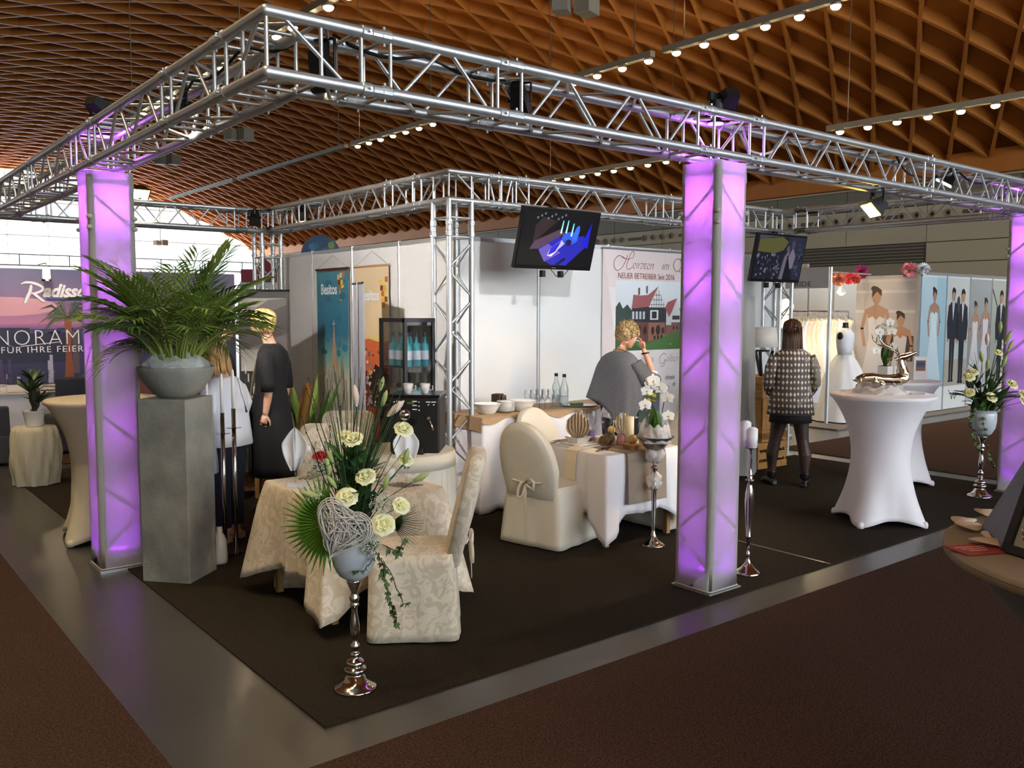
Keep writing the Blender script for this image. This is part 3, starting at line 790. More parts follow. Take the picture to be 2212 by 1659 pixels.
# ---- chair covers
def chair(label, x, y, ang, mat, style='square', hb=1.0, w=0.46, d=0.46, hs=0.47, bow=True, seed=0, group='covered banquet chairs', flare=1.16):
    """front faces local +X"""
    r = random.Random(seed); t = thing('covered_chair', label, 'chair', (x, y, 0.008), rz=ang, group=group)
    per = rrect(-d/2, d/2, -w/2, w/2, 0.04, 3); pts = []
    for i in range(len(per)):
        a = Vector(per[i]); b = Vector(per[(i+1) % len(per)]); n = max(1, int((b - a).length / 0.03))
        for k in range(n): pts.append(a.lerp(b, k / n))
    ph = r.random() * 6; K = 10
    def fn(i, j):
        p = pts[i]; f = j / K; s = atan2(p.y, p.x)
        g = 1 + (flare - 1) * f + (0.018 * sin(s * 7 + ph) + 0.012 * sin(s * 13 + ph * 3)) * f
        if j == 0: g = 0.985
        z = hs - (hs - 0.012) * f - (0.0 if j else -0.012)
        return (p.x * g, p.y * g, z)
    mb = MB(); mb.grid(fn, len(pts), K + 1, True); mb.f.append(tuple(range(len(pts))))
    o = mb.build('skirt', mat, t, True, fix=True); solidify(o, 0.003, 1)
    for pl in o.data.polygons:
        if len(pl.vertices) > 4: pl.use_smooth = False
    cu = MB(); cu.grid(lambda i, j: ((-0.5 + i/10) * d * 0.93, (-0.5 + j/10) * w * 0.93, hs + 0.01 + 0.028 * (1 - abs(2*i/10 - 1) ** 3) * (1 - abs(2*j/10 - 1) ** 3)), 11, 11)
    cu.build('seat', mat, t, True)
    # back: slab following an outline in the local YZ plane, leaning backwards
    ol = []
    if style == 'round':
        for i in range(25):
            a = pi * i / 24; ol.append((w * 0.50 * cos(a) * (1.0), hs + 0.13 + (hb - hs - 0.13) * max(0, sin(a)) ** 0.85))
        ol = [(w*0.43, hs - 0.08)] + ol + [(-w*0.43, hs - 0.08)]
    else:
        rc = 0.06; wt = w * 0.46
        ol = [(w*0.47, hs - 0.06)] + [(wt - rc + rc*cos(a), hb - rc + rc*sin(a)) for a in (0, .5, 1.0, pi/2)] + [(-wt + rc - rc*sin(a), hb - rc + rc*cos(a)) for a in (0, .5, 1.0, pi/2)] + [(-w*0.47, hs - 0.06)]
    th = 0.036
    def bk(p, side):
        z = p[1]; lean = 0.14 * (z - hs) / (hb - hs) if z > hs else 0
        curve = 0.04 * (1 - (p[0] / (w*.5)) ** 2)
        return (-d/2 + 0.02 - lean - curve * 0.6 + side * th, p[0], z)
    # subdivide: rings shrink to centre for a soft puffed panel
    cy_ = 0.0; cz_ = (hs + hb) / 2 + 0.03
    def ring(sc, side, puff):
        return [Vector(bk((p[0]*sc, cz_ + (p[1]-cz_)*sc), side)) + Vector((puff, 0, 0)) for p in ol]
    rings = [ring(1.0, -1, 0.012), ring(0.97, -1, -0.004), ring(0.7, -1, -0.012), ring(0.35, -1, -0.014)]
    ringf = [ring(1.0, 1, -0.012), ring(0.97, 1, 0.004), ring(0.7, 1, 0.010), ring(0.35, 1, 0.012)]
    seq = rings[::-1] + ringf; n = len(ol)
    mb = MB(); vs = [q for rg in seq for q in rg]; fs = []
    for a in range(len(seq) - 1):
        for k in range(n): fs.append((a*n + k, a*n + (k+1) % n, (a+1)*n + (k+1) % n, (a+1)*n + k))
    fs += [tuple(range(n))[::-1], tuple(range((len(seq)-1)*n, len(seq)*n))]
    mb.add(vs, fs); mb.build('backrest', mat, t, True, fix=True)
    if bow:
        bx = -d/2 - 0.05; bz = hs + 0.05
        tie = MB(); tie.tube([(bx + 0.04, -w*.46, bz + .02), (bx - .01, -w*.25, bz), (bx - 0.022, 0, bz - .01), (bx - .01, w*.25, bz), (bx + 0.04, w*.46, bz + .02)], 0.008, 6)
        tie.build('tie', mat, t, True)
        for sgn in (1, -1):
            lp = MB(); c = Vector((bx - 0.03, 0, bz - .01))
            path = [c, c + Vector((-.012, sgn*.05, .045)), c + Vector((-.016, sgn*.095, .02)), c + Vector((-.016, sgn*.09, -.035)), c + Vector((-.01, sgn*.04, -.02)), c]
            if sgn > 0: path = [c, c + Vector((-.012, .03, .0)), c + Vector((-.016, .055, -.05)), c + Vector((-.016, .06, -.11)), c + Vector((-.012, .02, -.10)), c + Vector((0, -.005, -.02))]
            lp.tube(path, [.006, .011, .012, .012, .01, .006], 6); lp.build('bow_loop', mat, t, True)
        tl = MB(); ribbon(tl, [c, c + Vector((-.01, -.01, -.08)), c + Vector((-.015, -.012, -.22))], 0.014, (0.1, 1, 0)); o = tl.build('bow_tail', mat, t); solidify(o, 0.002)
    return t
chair('damask covered chair turned sideways beside the flower stand', 1.10, 0.665, radians(145), m_dam, 'square', 1.02, 0.42, 0.46, 0.47, True, 1, flare=1.1)
chair('ivory covered chair with round back and bow at the white table', 2.98, 1.66, radians(13.8), m_cover, 'round', 0.97, 0.50, 0.48, 0.46, True, 2)
chair('damask covered chair on the far side of the left table', 1.13, 1.86, radians(232), m_dam, 'square', 1.0, 0.46, 0.44, 0.47, False, 3)
chair('ivory covered chair standing behind the damask chair near the coffee table', 1.62, 2.50, radians(232), m_dam, 'square', 1.0, 0.44, 0.42, 0.47, False, 4)
chair('ivory covered chair half hidden behind the right lit column', 4.15, 1.52, radians(180), m_cover, 'round', 0.97, 0.48, 0.46, 0.46, False, 5)
chair('ivory covered chair on the far side of the white table', 3.56, 2.22, radians(270), m_cover, 'round', 0.93, 0.46, 0.44, 0.46, False, 6)

# ---- round coffee table with pleated skirt
t = thing('round_table', 'round table with pleated white skirt under the coffee machine', 'table', (2.03, 2.29, 0.008))
MB().lathe([(0.0, 0.70), (0.385, 0.70), (0.385, 0.725), (0.0, 0.725)], 40).build('tabletop', m_woodl, t)
MB().cyl((0, 0, 0.02), (0, 0, 0.7), 0.04, n=12).build('pedestal', m_woodl, t); MB().lathe([(0.25, 0), (0.25, 0.02), (0.05, 0.05)], 24).build('foot', m_woodl, t)
mb = MB(); n = 180
mb.grid(lambda i, j: tuple((0.392 + (0.02 * j/6 + 0.010 * (sin(2*pi*i*36/n)) * min(1, j/2))) * c for c in (cos(2*pi*i/n), sin(2*pi*i/n))) + (0.722 - 0.71 * j/6,), n, 7, True)
o = mb.build('pleated_skirt', m_cover, t, True); solidify(o, 0.002)
mb = MB(); mb.lathe([(0.0, 0.731), (0.39, 0.731), (0.402, 0.725), (0.408, 0.70), (0.41, 0.62)], 48, cap=False)
o = mb.build('top_cloth', m_cover, t, True); solidify(o, 0.002)

# ---- buffet table along the white wall
BX0, BX1, BY0, BY1, BH = 3.10, 5.0, 2.68, 3.32, 0.86
t = thing('buffet_table', 'long buffet table under the floor-length white cloth', 'table', ((BX0+BX1)/2, (BY0+BY1)/2, 0.008), world=True)
MB().bb(BX0 + .02, BX1 - .02, BY0 + .02, BY1 - .02, BH - 0.03, BH - 0.004).build('tabletop', m_woodl, t)
for x in (BX0 + .08, BX1 - .08):
    for y in (BY0 + .08, BY1 - .08): MB().box((x, y, BH/2 - 0.01), (.045, .045, BH - .04)).build('leg', m_woodl, t)
tablecloth('tablecloth', 'floor-length white cloth with fold creases on the buffet table', BX0, BX1, BY0, BY1, BH, 0.03, 0.02, m_cloth, 9, 0.03, 0.016, 0.15, 7)
mb = MB(); n = 60
def run(i, j):
    f = i / n; x = BX0 - 0.03 + (BX1 - BX0 + 0.06) * f
    hang = 0.035 + 0.018 * sin(f * 31) + 0.012 * sin(f * 13 + 1)
    rows_ = [(BY0 - 0.022 - 0.008*sin(f*31), BH + 0.006 - hang), (BY0 - 0.012, BH + 0.004), (BY0 + 0.03, BH + 0.007), (BY1 - 0.05, BH + 0.007)]
    y, z = rows_[j]
    return (x, y, z)
mb.grid(run, n + 1, 4)
mb.add([(BX0 - 0.03, BY0 - 0.02, BH + .006), (BX0 - 0.03, BY1 - .05, BH + .006), (BX0 - 0.035, BY1 - .05, BH - 0.10), (BX0 - 0.035, BY0 - 0.02, BH - 0.12)], [(0, 1, 2, 3)])
o = mb.build('paper_runner', m_brownpaper, smooth=False); solidify(o, 0.002); tag(o, 'brown paper runner with a wavy edge on the buffet', 'table runner')

# ================================================================ TABLEWARE
GL = {}
def wine_glass_mesh(kind):
    if kind in GL: return GL[kind]
    prof = {'wine': [(0.034, 0.0), (0.033, 0.003), (0.006, 0.008), (0.004, 0.03), (0.004, 0.085), (0.010, 0.095), (0.032, 0.118), (0.041, 0.145), (0.040, 0.175), (0.032, 0.215)],
            'water': [(0.034, 0.0), (0.033, 0.003), (0.006, 0.007), (0.004, 0.02), (0.004, 0.06), (0.015, 0.07), (0.034, 0.092), (0.040, 0.12), (0.034, 0.17)],
            'flute': [(0.032, 0.0), (0.031, 0.003), (0.005, 0.007), (0.004, 0.02), (0.004, 0.10), (0.012, 0.12), (0.028, 0.17), (0.030, 0.20), (0.025, 0.24)],
            'goblet': [(0.036, 0.0), (0.035, 0.003), (0.007, 0.008), (0.005, 0.03), (0.006, 0.075), (0.018, 0.095), (0.034, 0.135), (0.038, 0.16), (0.036, 0.17)],
            'tumbler': [(0.028, 0.0), (0.030, 0.002), (0.033, 0.04), (0.036, 0.09)]}[kind]
    outer = MB(); outer.lathe(prof, 18, cap=False); me = outer.mesh('glass', m_glass, True)
    GL[kind] = me; return me
def glass(kind, label, loc, group=None, s=1.0):
    o = link_mesh({'wine': 'wine_glass', 'water': 'water_glass', 'flute': 'champagne_flute', 'goblet': 'goblet', 'tumbler': 'tumbler'}[kind], wine_glass_mesh(kind)); o.location = loc; o.scale = (s, s, s)
    tag(o, label, 'glass', group); return o
def cutlery(label, loc, ang, kind='fork', group=None):
    mb = MB(); mb.tube([(0, 0, .004), (0, .10, .007), (0, .125, .008)], [.004, .0035, .0025], 6)
    if kind == 'fork':
        for k in (-1.5, -.5, .5, 1.5): mb.tube([(0, .125, .008), (k*.004, .145, .006), (k*.0055, .185, .009)], .0017, 5)
    elif kind == 'spoon': mb.ell((0, .155, .008), (.018, .032, .006), 10, 6)
    else: mb.box((0.004, .165, .007), (.016, .085, .002))
    o = mb.build(kind, m_silver, smooth=True); o.location = loc; o.rotation_euler = (0, 0, ang); tag(o, label, 'cutlery', group); return o
def plate_mesh(r): 
    mb = MB(); mb.lathe([(0.0, 0.004), (r*.62, 0.004), (r*.66, 0.008), (r, 0.018), (r, 0.021), (r*.64, 0.011), (r*.6, 0.008), (0, 0.008)], 32); return mb.mesh('plate', m_porc, True)
def napkin_fan(name, label, loc, ang, mat, h=0.26, w=0.11, n=7, spread=1.0, parent=None):
    """pleated upright napkin: folds radiate from a pinched foot"""
    mb = MB(); vs = []; K = 8
    for i in range(2*n + 1):
        a = (-0.5 + i / (2*n)) * spread; off = (0.016 if i % 2 else -0.016)
        for k in range(K + 1):
            f = k / K; rr = h * f; wid = sin(min(1, f * 1.25) * pi * 0.62)
            top = 1 - 0.28 * abs(2 * i / (2*n) - 1) ** 1.5
            vs.append((a * w * 2.0 * wid, off * (0.3 + wid), rr * top))
    fs = []
    for i in range(2*n):
        for k in range(K): fs.append((i*(K+1) + k, (i+1)*(K+1) + k, (i+1)*(K+1) + k + 1, i*(K+1) + k + 1))
    mb.add(vs, fs); o = mb.build(name, mat, parent); solidify(o, 0.0025); o.location = loc; o.rotation_euler = (0, 0, ang)
    if label: tag(o, label, 'napkin')
    return o
def napkin_lily(label, loc, ang, mat, h=0.24, w=0.075):
    """two pointed petals standing in a glass"""
    t = thing('folded_napkin', label, 'napkin', loc, rz=ang)
    for sgn in (-1, 1):
        mb = MB(); K = 14; J = 8
        def fn(i, j):
            f = j / K; u = -1 + 2 * i / J
            wd = w * (sin(min(1.0, f * 1.15 + 0.08) * pi) ** 0.8 if f < 0.86 else 0.38 * (1 - f) / 0.14)
            wd = w * (0.25 + 0.75 * sin(pi * min(f / 0.62, 1) / 2) if f < 0.62 else max(0.0, (1 - f) / 0.38) ** 0.8)
            x = sgn * (-0.004 + wd * (0.5 + 0.5 * u)); y = 0.022 * cos(u * 2.6) * (1 - f) + 0.008 * sgn
            return (x + sgn * 0.004 * f * f, y, h * f)
        mb.grid(fn, J + 1, K + 1); o = mb.build('petal_fold', mat, t, True); solidify(o, 0.002)
    return t
ZTOP = 0.726
# table one (left, damask)
glass('goblet', 'goblet holding the folded white napkin at the left of the damask table', (0.83, 1.60, ZTOP))
napkin_lily('tall folded white napkin standing in a goblet at the left', (0.83, 1.60, ZTOP + 0.085), radians(-50), m_napk, 0.27, 0.085)
glass('goblet', 'goblet holding the folded white napkin right of the flowers', (1.40, 1.22, ZTOP))
napkin_lily('tall folded white napkin right of the tall flowers', (1.40, 1.22, ZTOP + 0.085), radians(-40), m_napk, 0.28, 0.085)
glass('wine', 'wine glass behind the red rose posy, left one', (0.98, 1.74, ZTOP)); glass('wine', 'wine glass behind the red rose posy, right one', (1.08, 1.76, ZTOP), s=1.05)
glass('wine', 'wine glass standing behind the tall flowers on the damask table', (1.30, 1.50, ZTOP), s=1.1)
o = MB().box((0, 0, .012), (.13, .05, .024)).build('place_card_box', M('card_white', '#dfe2ea', 0.5)); o.location = (0.80, 1.50, ZTOP); o.rotation_euler = (0, 0, -.7); bevel(o, .002); tag(o, 'flat white favour box on the corner of the damask table', 'box')
for k in range(3):
    cutlery('fork lying on the left side of the damask table', (0.90 + .025*k, 1.70 - 0.02*k, ZTOP), radians(-60), 'fork', 'forks left on damask table')
for k in range(5):
    cutlery('fork lying at the right edge of the damask table', (1.30 + .03*k, 1.06 - .0*k, ZTOP), radians(30), 'fork', 'forks right on damask table')
o = link_mesh('plate', plate_mesh(.10)); o.location = (1.32, 1.38, ZTOP); tag(o, 'white plate right of centre on the damask table', 'plate')
t = thing('coffee_cup', 'white cup on the damask table behind the tall flowers', 'cup', (1.36, 1.36, ZTOP + .02))
mb = MB(); mb.lathe([(0.018, 0), (0.022, .003), (0.036, .03), (0.040, .06), (0.037, .06), (0.033, .03), (0.015, .006)], 20, cap=False); mb.build('bowl', m_porc, t, True)
mb = MB(); mb.tube([(0.036, 0, .05), (0.06, 0, .05), (0.062, 0, .025), (0.034, 0, .018)], .004, 6); mb.build('handle', m_porc, t, True)

# table two (white, set)
o = MB().box((0, 0, .006), (.27, .27, .012)).build('charger_plate', m_porc); bevel(o, .003); o.location = (3.30, 1.66, ZTOP); o.rotation_euler = (0, 0, .05); tag(o, 'large square white plate under the napkin fan', 'plate')
o = MB().box((0, 0, .006), (.22, .22, .010)).build('dinner_plate', m_porc); bevel(o, .003); o.location = (3.30, 1.66, ZTOP + .013); tag(o, 'smaller square white plate stacked on the large one', 'plate')
mb = MB(); q = [(-1, -1), (1, -1), (1, 1), (-1, 1)]
b0 = [(x*.05, y*.05, 0) for x, y in q]; b1 = [(x*.078, y*.078, .05) for x, y in q]; b2 = [(x*.07, y*.07, .048) for x, y in q]; b3 = [(x*.046, y*.046, .008) for x, y in q]
mb.add(b0 + b1 + b2 + b3, [(3, 2, 1, 0)] + [(4*a + i, 4*a + (i+1) % 4, 4*a + 4 + (i+1) % 4, 4*a + 4 + i) for a in range(3) for i in range(4)] + [(12, 13, 14, 15)])
o = mb.build('square_bowl', m_porc); o.location = (3.30, 1.68, ZTOP + .022); tag(o, 'square white bowl holding the beige napkin fan', 'bowl')
napkin_fan('napkin_fan', 'beige napkin folded to a fan in the square bowl', (3.30, 1.68, ZTOP + .035), radians(-50), m_napb, 0.23, 0.095)
napkin_fan('napkin_fan', 'beige napkin fan behind the pillar candle', (3.86, 1.72, ZTOP + .01), radians(-40), m_napb, 0.21, 0.09)
mb = MB(); ribbon(mb, [(3.20, 1.53, ZTOP + .02), (3.13, 1.53, ZTOP + .012), (3.098, 1.53, ZTOP), (3.082, 1.53, .64), (3.072, 1.53, .50)], .062, (0, 1, 0))
o = mb.build('napkin_strip', M('napkin_cream', '#efe2c8', .75)); solidify(o, .002); tag(o, 'cream napkin strip hanging over the table edge', 'napkin')
for k in range(3): cutlery('fork beside the plate stack at the front of the white table', (3.17 + .03*k, 1.34, ZTOP), radians(-62), 'fork', 'forks front of plates')
cutlery('spoon beside the front forks on the white table', (3.27, 1.33, ZTOP), radians(-58), 'spoon'); 
for k in range(2): cutlery('fork at the back left edge of the white table', (3.17 + .03*k, 1.86, ZTOP), radians(-62), 'fork', 'forks back left of white table')
glass('wine', 'tall wine glass behind the purple candle, left one', (3.55, 1.93, ZTOP), s=1.15); glass('wine', 'tall wine glass behind the purple candle, right one', (3.62, 1.86, ZTOP), s=1.15)
glass('wine', 'large wine glass beside the birch log', (3.60, 1.66, ZTOP), s=1.12); glass('wine', 'large wine glass left of the pillar candle', (3.68, 1.60, ZTOP), s=1.15); glass('water', 'small glass in front of the pink lantern', (3.46, 1.40, ZTOP), s=.95)
m_wax = M('ivory_wax', '#f1e6c6', .5, noise=(8, .5), col2='#efe1bd')
t = thing('purple_candle', 'purple cube tealight on a wooden block', 'candle', (3.50, 1.76, ZTOP))
MB().box((0, 0, .012), (.10, .10, .024), rz=.3).build('wood_block', m_woodl, t); o = MB().box((0, 0, .062), (.075, .075, .074), rz=.3).build('candle_cube', M('purple_wax', '#7d6aa6', .5), t); bevel(o, .004)
t = thing('birch_log', 'short birch log lying on the runner', 'log', (3.50, 1.55, ZTOP), rz=.5)
mb = MB(); mb.tube([(-.09, 0, .045), (0, 0, .046), (.09, 0, .045)], .044, 14); mb.build('log', M('birch_bark', '#8a7656', .8, noise=(18, 1), col2='#3a2f22', stretch=(.4, 3, 3)), t)
o = MB().ell((3.55, 1.55, ZTOP + .118), .032).build('decor_ball', M('yellow_ball', '#e6cf86', .6), smooth=True); tag(o, 'small yellow ball lying on the birch log', 'ball')
t = thing('wood_disc', 'sawn wooden disc at the front of the runner', 'wood slice', (3.52, 1.285, ZTOP))
mb = MB(); mb.lathe([(0, 0), (.075, 0), (.078, .035), (0, .035)], 20); mb.build('disc', m_woodl, t)
o = MB().ell((3.52, 1.285, ZTOP + .075), .038).build('decor_ball', M('wood_ball', '#c2a060', .6), smooth=True); tag(o, 'beige wooden ball on the sawn wooden disc', 'ball')
t = thing('pillar_candle', 'tall ivory pillar candle on the white table', 'candle', (3.62, 1.42, ZTOP))
MB().cyl((0, 0, 0), (0, 0, .235), .038, n=20).build('wax', m_wax, t, True); mb = MB(); mb.cyl((0, 0, .235), (0.002, 0, .25), .0015, n=5); mb.build('wick', m_black, t)
t = thing('glass_lantern', 'small pink glass lantern on the runner', 'lantern', (3.58, 1.47, ZTOP)); mb = MB(); mb.lathe([(.03, 0), (.038, .02), (.036, .08), (.028, .09)], 16, cap=False); mb.build('lantern_glass', M('pink_glass', '#d99a9a', .2, alpha=.75), t, True)
o = dup(t, (3.66, 1.30, ZTOP), 0, 'small pink glass lantern beside the silver bowl stand')
# buffet items
BT = BH + .009
mb = MB(); mb.lathe([(.0, .004), (.075, .0), (.08, .006), (.115, .06), (.132, .095), (.136, .098), (.128, .098), (.105, .055), (.07, .012), (0, .01)], 32); bowlm = mb.mesh('serving_bowl', m_porc, True)
for p, lb, sx in (((3.31, 2.90, BT), 'white serving bowl at the left end of the buffet', 0.95), ((3.72, 2.90, BT), 'wide white bowl beside the stack of plates', 1.0)):
    o = link_mesh('serving_bowl', bowlm); o.location = p; o.scale = (sx, sx, sx); tag(o, lb, 'bowl')
for k in range(9):
    o = link_mesh('small_plate', plate_mesh(.085) if k == 0 else sp); sp = o.data; o.location = (3.51, 2.88, BT + k * .0105); tag(o, 'small white plate in the stack on the buffet', 'plate', 'stack of small plates')
mb = MB(); mb.box((0, 0, .05), (.11, .08, .08)); mb.cyl((0.0, -.045, .05), (0.02, -.08, .055), .028, n=10); mb.box((0.07, 0, .035), (.06, .06, .05)); o = mb.build('brown_object', M('dark_leather', '#4a3a2c', .6)); o.location = (3.60, 3.12, BT); o.rotation_euler = (0, 0, .5); tag(o, 'small dark brown bag behind the stack of plates', 'bag')
MB_ = MB(); MB_.cyl((0, 0, 0), (0, 0, .1), .05, n=14); 
o = MB_.build('bowl_stand', m_porc); o.location = (3.60, 3.12, BT - .0); o.scale = (1, 1, .55); tag(o, 'low white dish under the dark brown bag', 'dish')
bpy.data.objects['brown_object'].location.z += .056
for i in range(12):
    glass('wine', 'empty glass in the cluster on the buffet beside the bottles', (3.88 + .075*(i % 4), 2.84 + .085*(i//4), BT), 'glasses on buffet', .82)
def water_bottle(label, loc, cap='#111111'):
    t = thing('water_bottle', label, 'bottle', loc); mb = MB(); mb.lathe([(.034, 0), (.036, .005), (.036, .10), (.034, .12), (.036, .14), (.034, .17), (.018, .215), (.014, .255), (.015, .26)], 18)
    mb.build('bottle_glass', m_tintglass, t, True); MB().cyl((0, 0, .256), (0, 0, .282), .016, n=12).build('cap', M('cap' + cap, cap, .4), t)
    mb = MB(); mb.lathe([(.0368, .04), (.0368, .095)], 18, cap=False); mb.build('label_band', M('bottle_label', '#c9d4de', .5, alpha=.8), t, True); return t
b = water_bottle('glass water bottle on the buffet, left one of the two', (4.22, 2.98, BT)); b.scale = (1.15,)*3
b = dup(b, (4.20, 2.84, BT), 0, 'glass water bottle on the buffet, right one of the two', scale=1.15)
mb = MB(); mb.lathe([(0, 0), (.15, 0), (.17, .012), (.168, .014), (.148, .004), (0, .004)], 32); o = mb.build('serving_tray', m_silver, smooth=True); o.location = (4.42, 2.86, BT); tag(o, 'round silver tray at the right end of the buffet', 'tray')
o = MB().box((0, 0, .01), (.13, .06, .02)).build('green_box', M('green_card', '#2f6a3c', .5)); o.location = (4.42, 2.90, BT + .006); tag(o, 'flat green box lying on the silver tray', 'box')

# ---- coffee machine and cups
t = thing('coffee_machine', 'black coffee machine with chrome buttons on the round table', 'coffee machine', (2.12, 2.20, 0.741), rz=radians(-42))
W, Dp, Hh = .37, .36, .42
o = MB().bb(-W/2, W/2, -Dp/2, Dp/2, .0, Hh).build('body', m_black, t); bevel(o, .012)
o = MB().bb(-W/2 - .005, W/2 + .005, -Dp/2 - .01, Dp/2, Hh, Hh + .018).build('lid', M('black_gloss', '#0a0a0b', .2), t); bevel(o, .005)
MB().bb(-W/2 + .015, W/2 - .1, -Dp/2 - .008, -Dp/2, Hh - .115, Hh - .015).build('control_panel', M('panel_black', '#151517', .35), t)
for i in range(3):
    for x in (-.15, .035):
        mb = MB(); mb.cyl((x, -Dp/2 - .006, Hh - .035 - .03*i), (x, -Dp/2 - .02, Hh - .035 - .03*i), .008, n=12); mb.build('button', m_chrome, t, True)
        mb = MB(); mb.box((x + (.032 if x < 0 else -.032), -Dp/2 - .009, Hh - .03 - .03*i), (.034, .003, .008)); mb.build('button_label', m_napk, t)
for x in (.105, .145):
    mb = MB(); mb.cyl((x, -Dp/2 - .0, Hh - .055), (x, -Dp/2 - .014, Hh - .055), .008, n=12); mb.build('button', m_chrome, t, True)
    mb = MB(); mb.box((x, -Dp/2 - .002, Hh - .035), (.034, .004, .008)); mb.build('button_label', m_napk, t)
MB().bb(-.052, .0, -Dp/2 - .011, -Dp/2 - .007, Hh - .05, Hh - .035).build('display', M('lcd', '#2c3a18', .2, emit='#5a7a20', estr=.3), t)
mb = MB(); mb.cyl((.10, -Dp/2 - .01, Hh - .15), (.115, -Dp/2 - .04, Hh - .15), .014, n=10); mb.cyl((.115, -Dp/2 - .035, Hh - .15), (.15, -Dp/2 - .06, Hh - .24), .006, n=8); mb.build('steam_wand', m_chrome, t, True)
o = MB().bb(-W/2 + .03, W/2 - .11, -Dp/2 - .07, -Dp/2, .0, .05).build('drip_tray', m_black, t); bevel(o, .006)
o = MB().bb(-.06, .02, -Dp/2 - .06, -Dp/2, Hh - .20, Hh - .14).build('spout', M('black_gloss', '#0a0a0b', .2), t); bevel(o, .006)
def cup(label, loc, a):
    t = thing('coffee_cup', label, 'cup', loc, rz=a); mb = MB(); mb.lathe([(0.02, 0), (0.022, .003), (0.033, .03), (0.038, .075), (0.035, .075), (0.03, .03), (0.015, .006)], 20, cap=False); mb.build('bowl', m_porc, t, True)
    mb = MB(); mb.tube([(0.034, 0, .06), (0.058, 0, .058), (0.058, 0, .03), (0.032, 0, .024)], .0045, 6); mb.build('handle', m_porc, t, True); return t
cup('white cup on the coffee machine, left one', (2.03, 2.20, .741 + Hh + .018), radians(-45)); cup('white cup on the coffee machine, right one', (2.13, 2.12, .741 + Hh + .018), radians(-45))

# ---- black glass display cabinet with bottles
t = thing('display_cabinet', 'black glass display cabinet with turquoise bottles behind the coffee machine', 'cabinet', (2.52, 3.12, 0.008), world=True)
cx0, cx1, cy0, cy1 = 2.54, 2.86, 3.07, 3.50
MB().bb(cx0, cx1, cy0, cy1, 0.008, .82).build('base_cabinet', m_black, t)
fr = .03
for x in (cx0, cx1 - fr):
    for y in (cy0, cy1 - fr): MB().bb(x, x + fr, y, y + fr, .82, 1.735).build('frame_post', m_black, t)
for z in (.82, 1.70): MB().bb(cx0, cx1, cy0, cy1, z, z + .035).build('frame_plate', m_black, t)
MB().bb(cx0 + .01, cx1 - .01, cy0 + .01, cy1 - .01, 1.30, 1.308).build('glass_shelf', m_tintglass, t)
MB().bb(cx0 + fr, cx1 - fr, cy0 + .008, cy0 + .012, .86, 1.70).build('glass_door', m_glass, t)
MB().bb(cx0 + .008, cx0 + .012, cy0 + fr, cy1 - fr, .86, 1.70).build('glass_side', m_glass, t)
MB().bb(cx1 - .01, cx1, cy0, cy1, .86, 1.70).build('back_panel', m_grey, t)
def gin(loc, lb, grp):
    t = thing('spirits_bottle', lb, 'bottle', loc, group=grp); mb = MB(); mb.lathe([(.036, 0), (.04, .006), (.04, .17), (.034, .195), (.015, .215), (.014, .26), (.016, .265)], 16)
    mb.build('bottle_glass', M('turquoise_glass', '#3fa3ac', .12, alpha=.82), t, True); MB().cyl((0, 0, .262), (0, 0, .30), .018, n=12).build('cap', M('capdark', '#1a1d22', .4), t)
    mb = MB(); mb.lathe([(.0408, .06), (.0408, .14)], 16, cap=False); mb.build('label_band', M('gin_label', '#d5d9e4', .5), t, True); return t
g0 = gin((2.62, 3.15, 1.309), 'turquoise bottle on the upper shelf of the display cabinet', 'bottles upper shelf')
for p in ((2.71, 3.15), (2.80, 3.15), (2.62, 3.27), (2.62, 3.39), (2.73, 3.27), (2.79, 3.36)): dup(g0, (*p, 1.309), 0)
for i, p in enumerate(((2.65, 3.15), (2.75, 3.17), (2.62, 3.30), (2.73, 3.32))): dup(g0, (*p, .858), 0, 'turquoise bottle on the lower shelf of the display cabinet', 'bottles lower shelf')
# ================================================================ PEDESTAL, BOWL, STANDS
m_conc = M('cast_concrete', '#6c6d67', .75, noise=(4.0, .8), col2='#97958b', bump=(40, .25))
# square concrete pedestal
t = thing('concrete_pedestal', 'square grey concrete pedestal beside the left lit column', 'pedestal', (0.408, 2.52, 0.0), rz=radians(-49.5 + 90))
o = MB().bb(-.172, .172, -.172, .172, 0.0, 1.222).build('pedestal_block', m_conc, t); bevel(o, .006)
# shallow concrete bowl on it
t = thing('planter_bowl', 'round concrete planter bowl on top of the pedestal', 'planter', (0.42, 2.53, 1.2235))
mb = MB(); mb.lathe([(0, 0), (.10, 0), (.12, .006), (.17, .05), (.215, .11), (.243, .18), (.248, .203), (.232, .203), (.20, .12), (.10, .05), (0, .04)], 40); mb.build('bowl', m_conc, t, True)
mb = MB(); mb.lathe([(0, .165), (.222, .165)], 24, cap=False); mb.build('soil', M('soil', '#2a1d12', .95), t)
m_tulle = M('tulle', '#e6ecee', .7, alpha=.30)
m_tulle_w = M('tulle_dense', '#f2eeea', .7, alpha=.55)
def tulle(label, loc, r, h, seed, mat=m_tulle, n=90, sq=1.0, cat='tulle', parent=None):
    """crumpled net fabric"""
    mb = MB(); m = 14
    for lay in range(2):
        def fn(i, j):
            a = 2*pi*i/n; f = j / (m - 1); nz = lambda k, o: mnoise.noise(Vector((cos(a)*k + seed + o, sin(a)*k + lay*7, f*k*.9)))
            q = r * (1.0 - .16*lay + .24*nz(2.0, 0) + .12*nz(4, 3) + .03*nz(9, 5)) * (1 - .30*f*f)
            return (q*cos(a), q*sin(a)*sq, h * (f*(.75 + .5*nz(2.0, 9)) + .10*nz(4, 11)*f))
        mb.grid(fn, n, m, True)
    o = mb.build('tulle_wrap', mat, parent, True); o.location = loc
    if label: tag(o, label, cat)
    return o
tulle('crumpled white net fabric around the palm in the planter bowl', (0.42, 2.53, 1.38), .215, .15, 3)
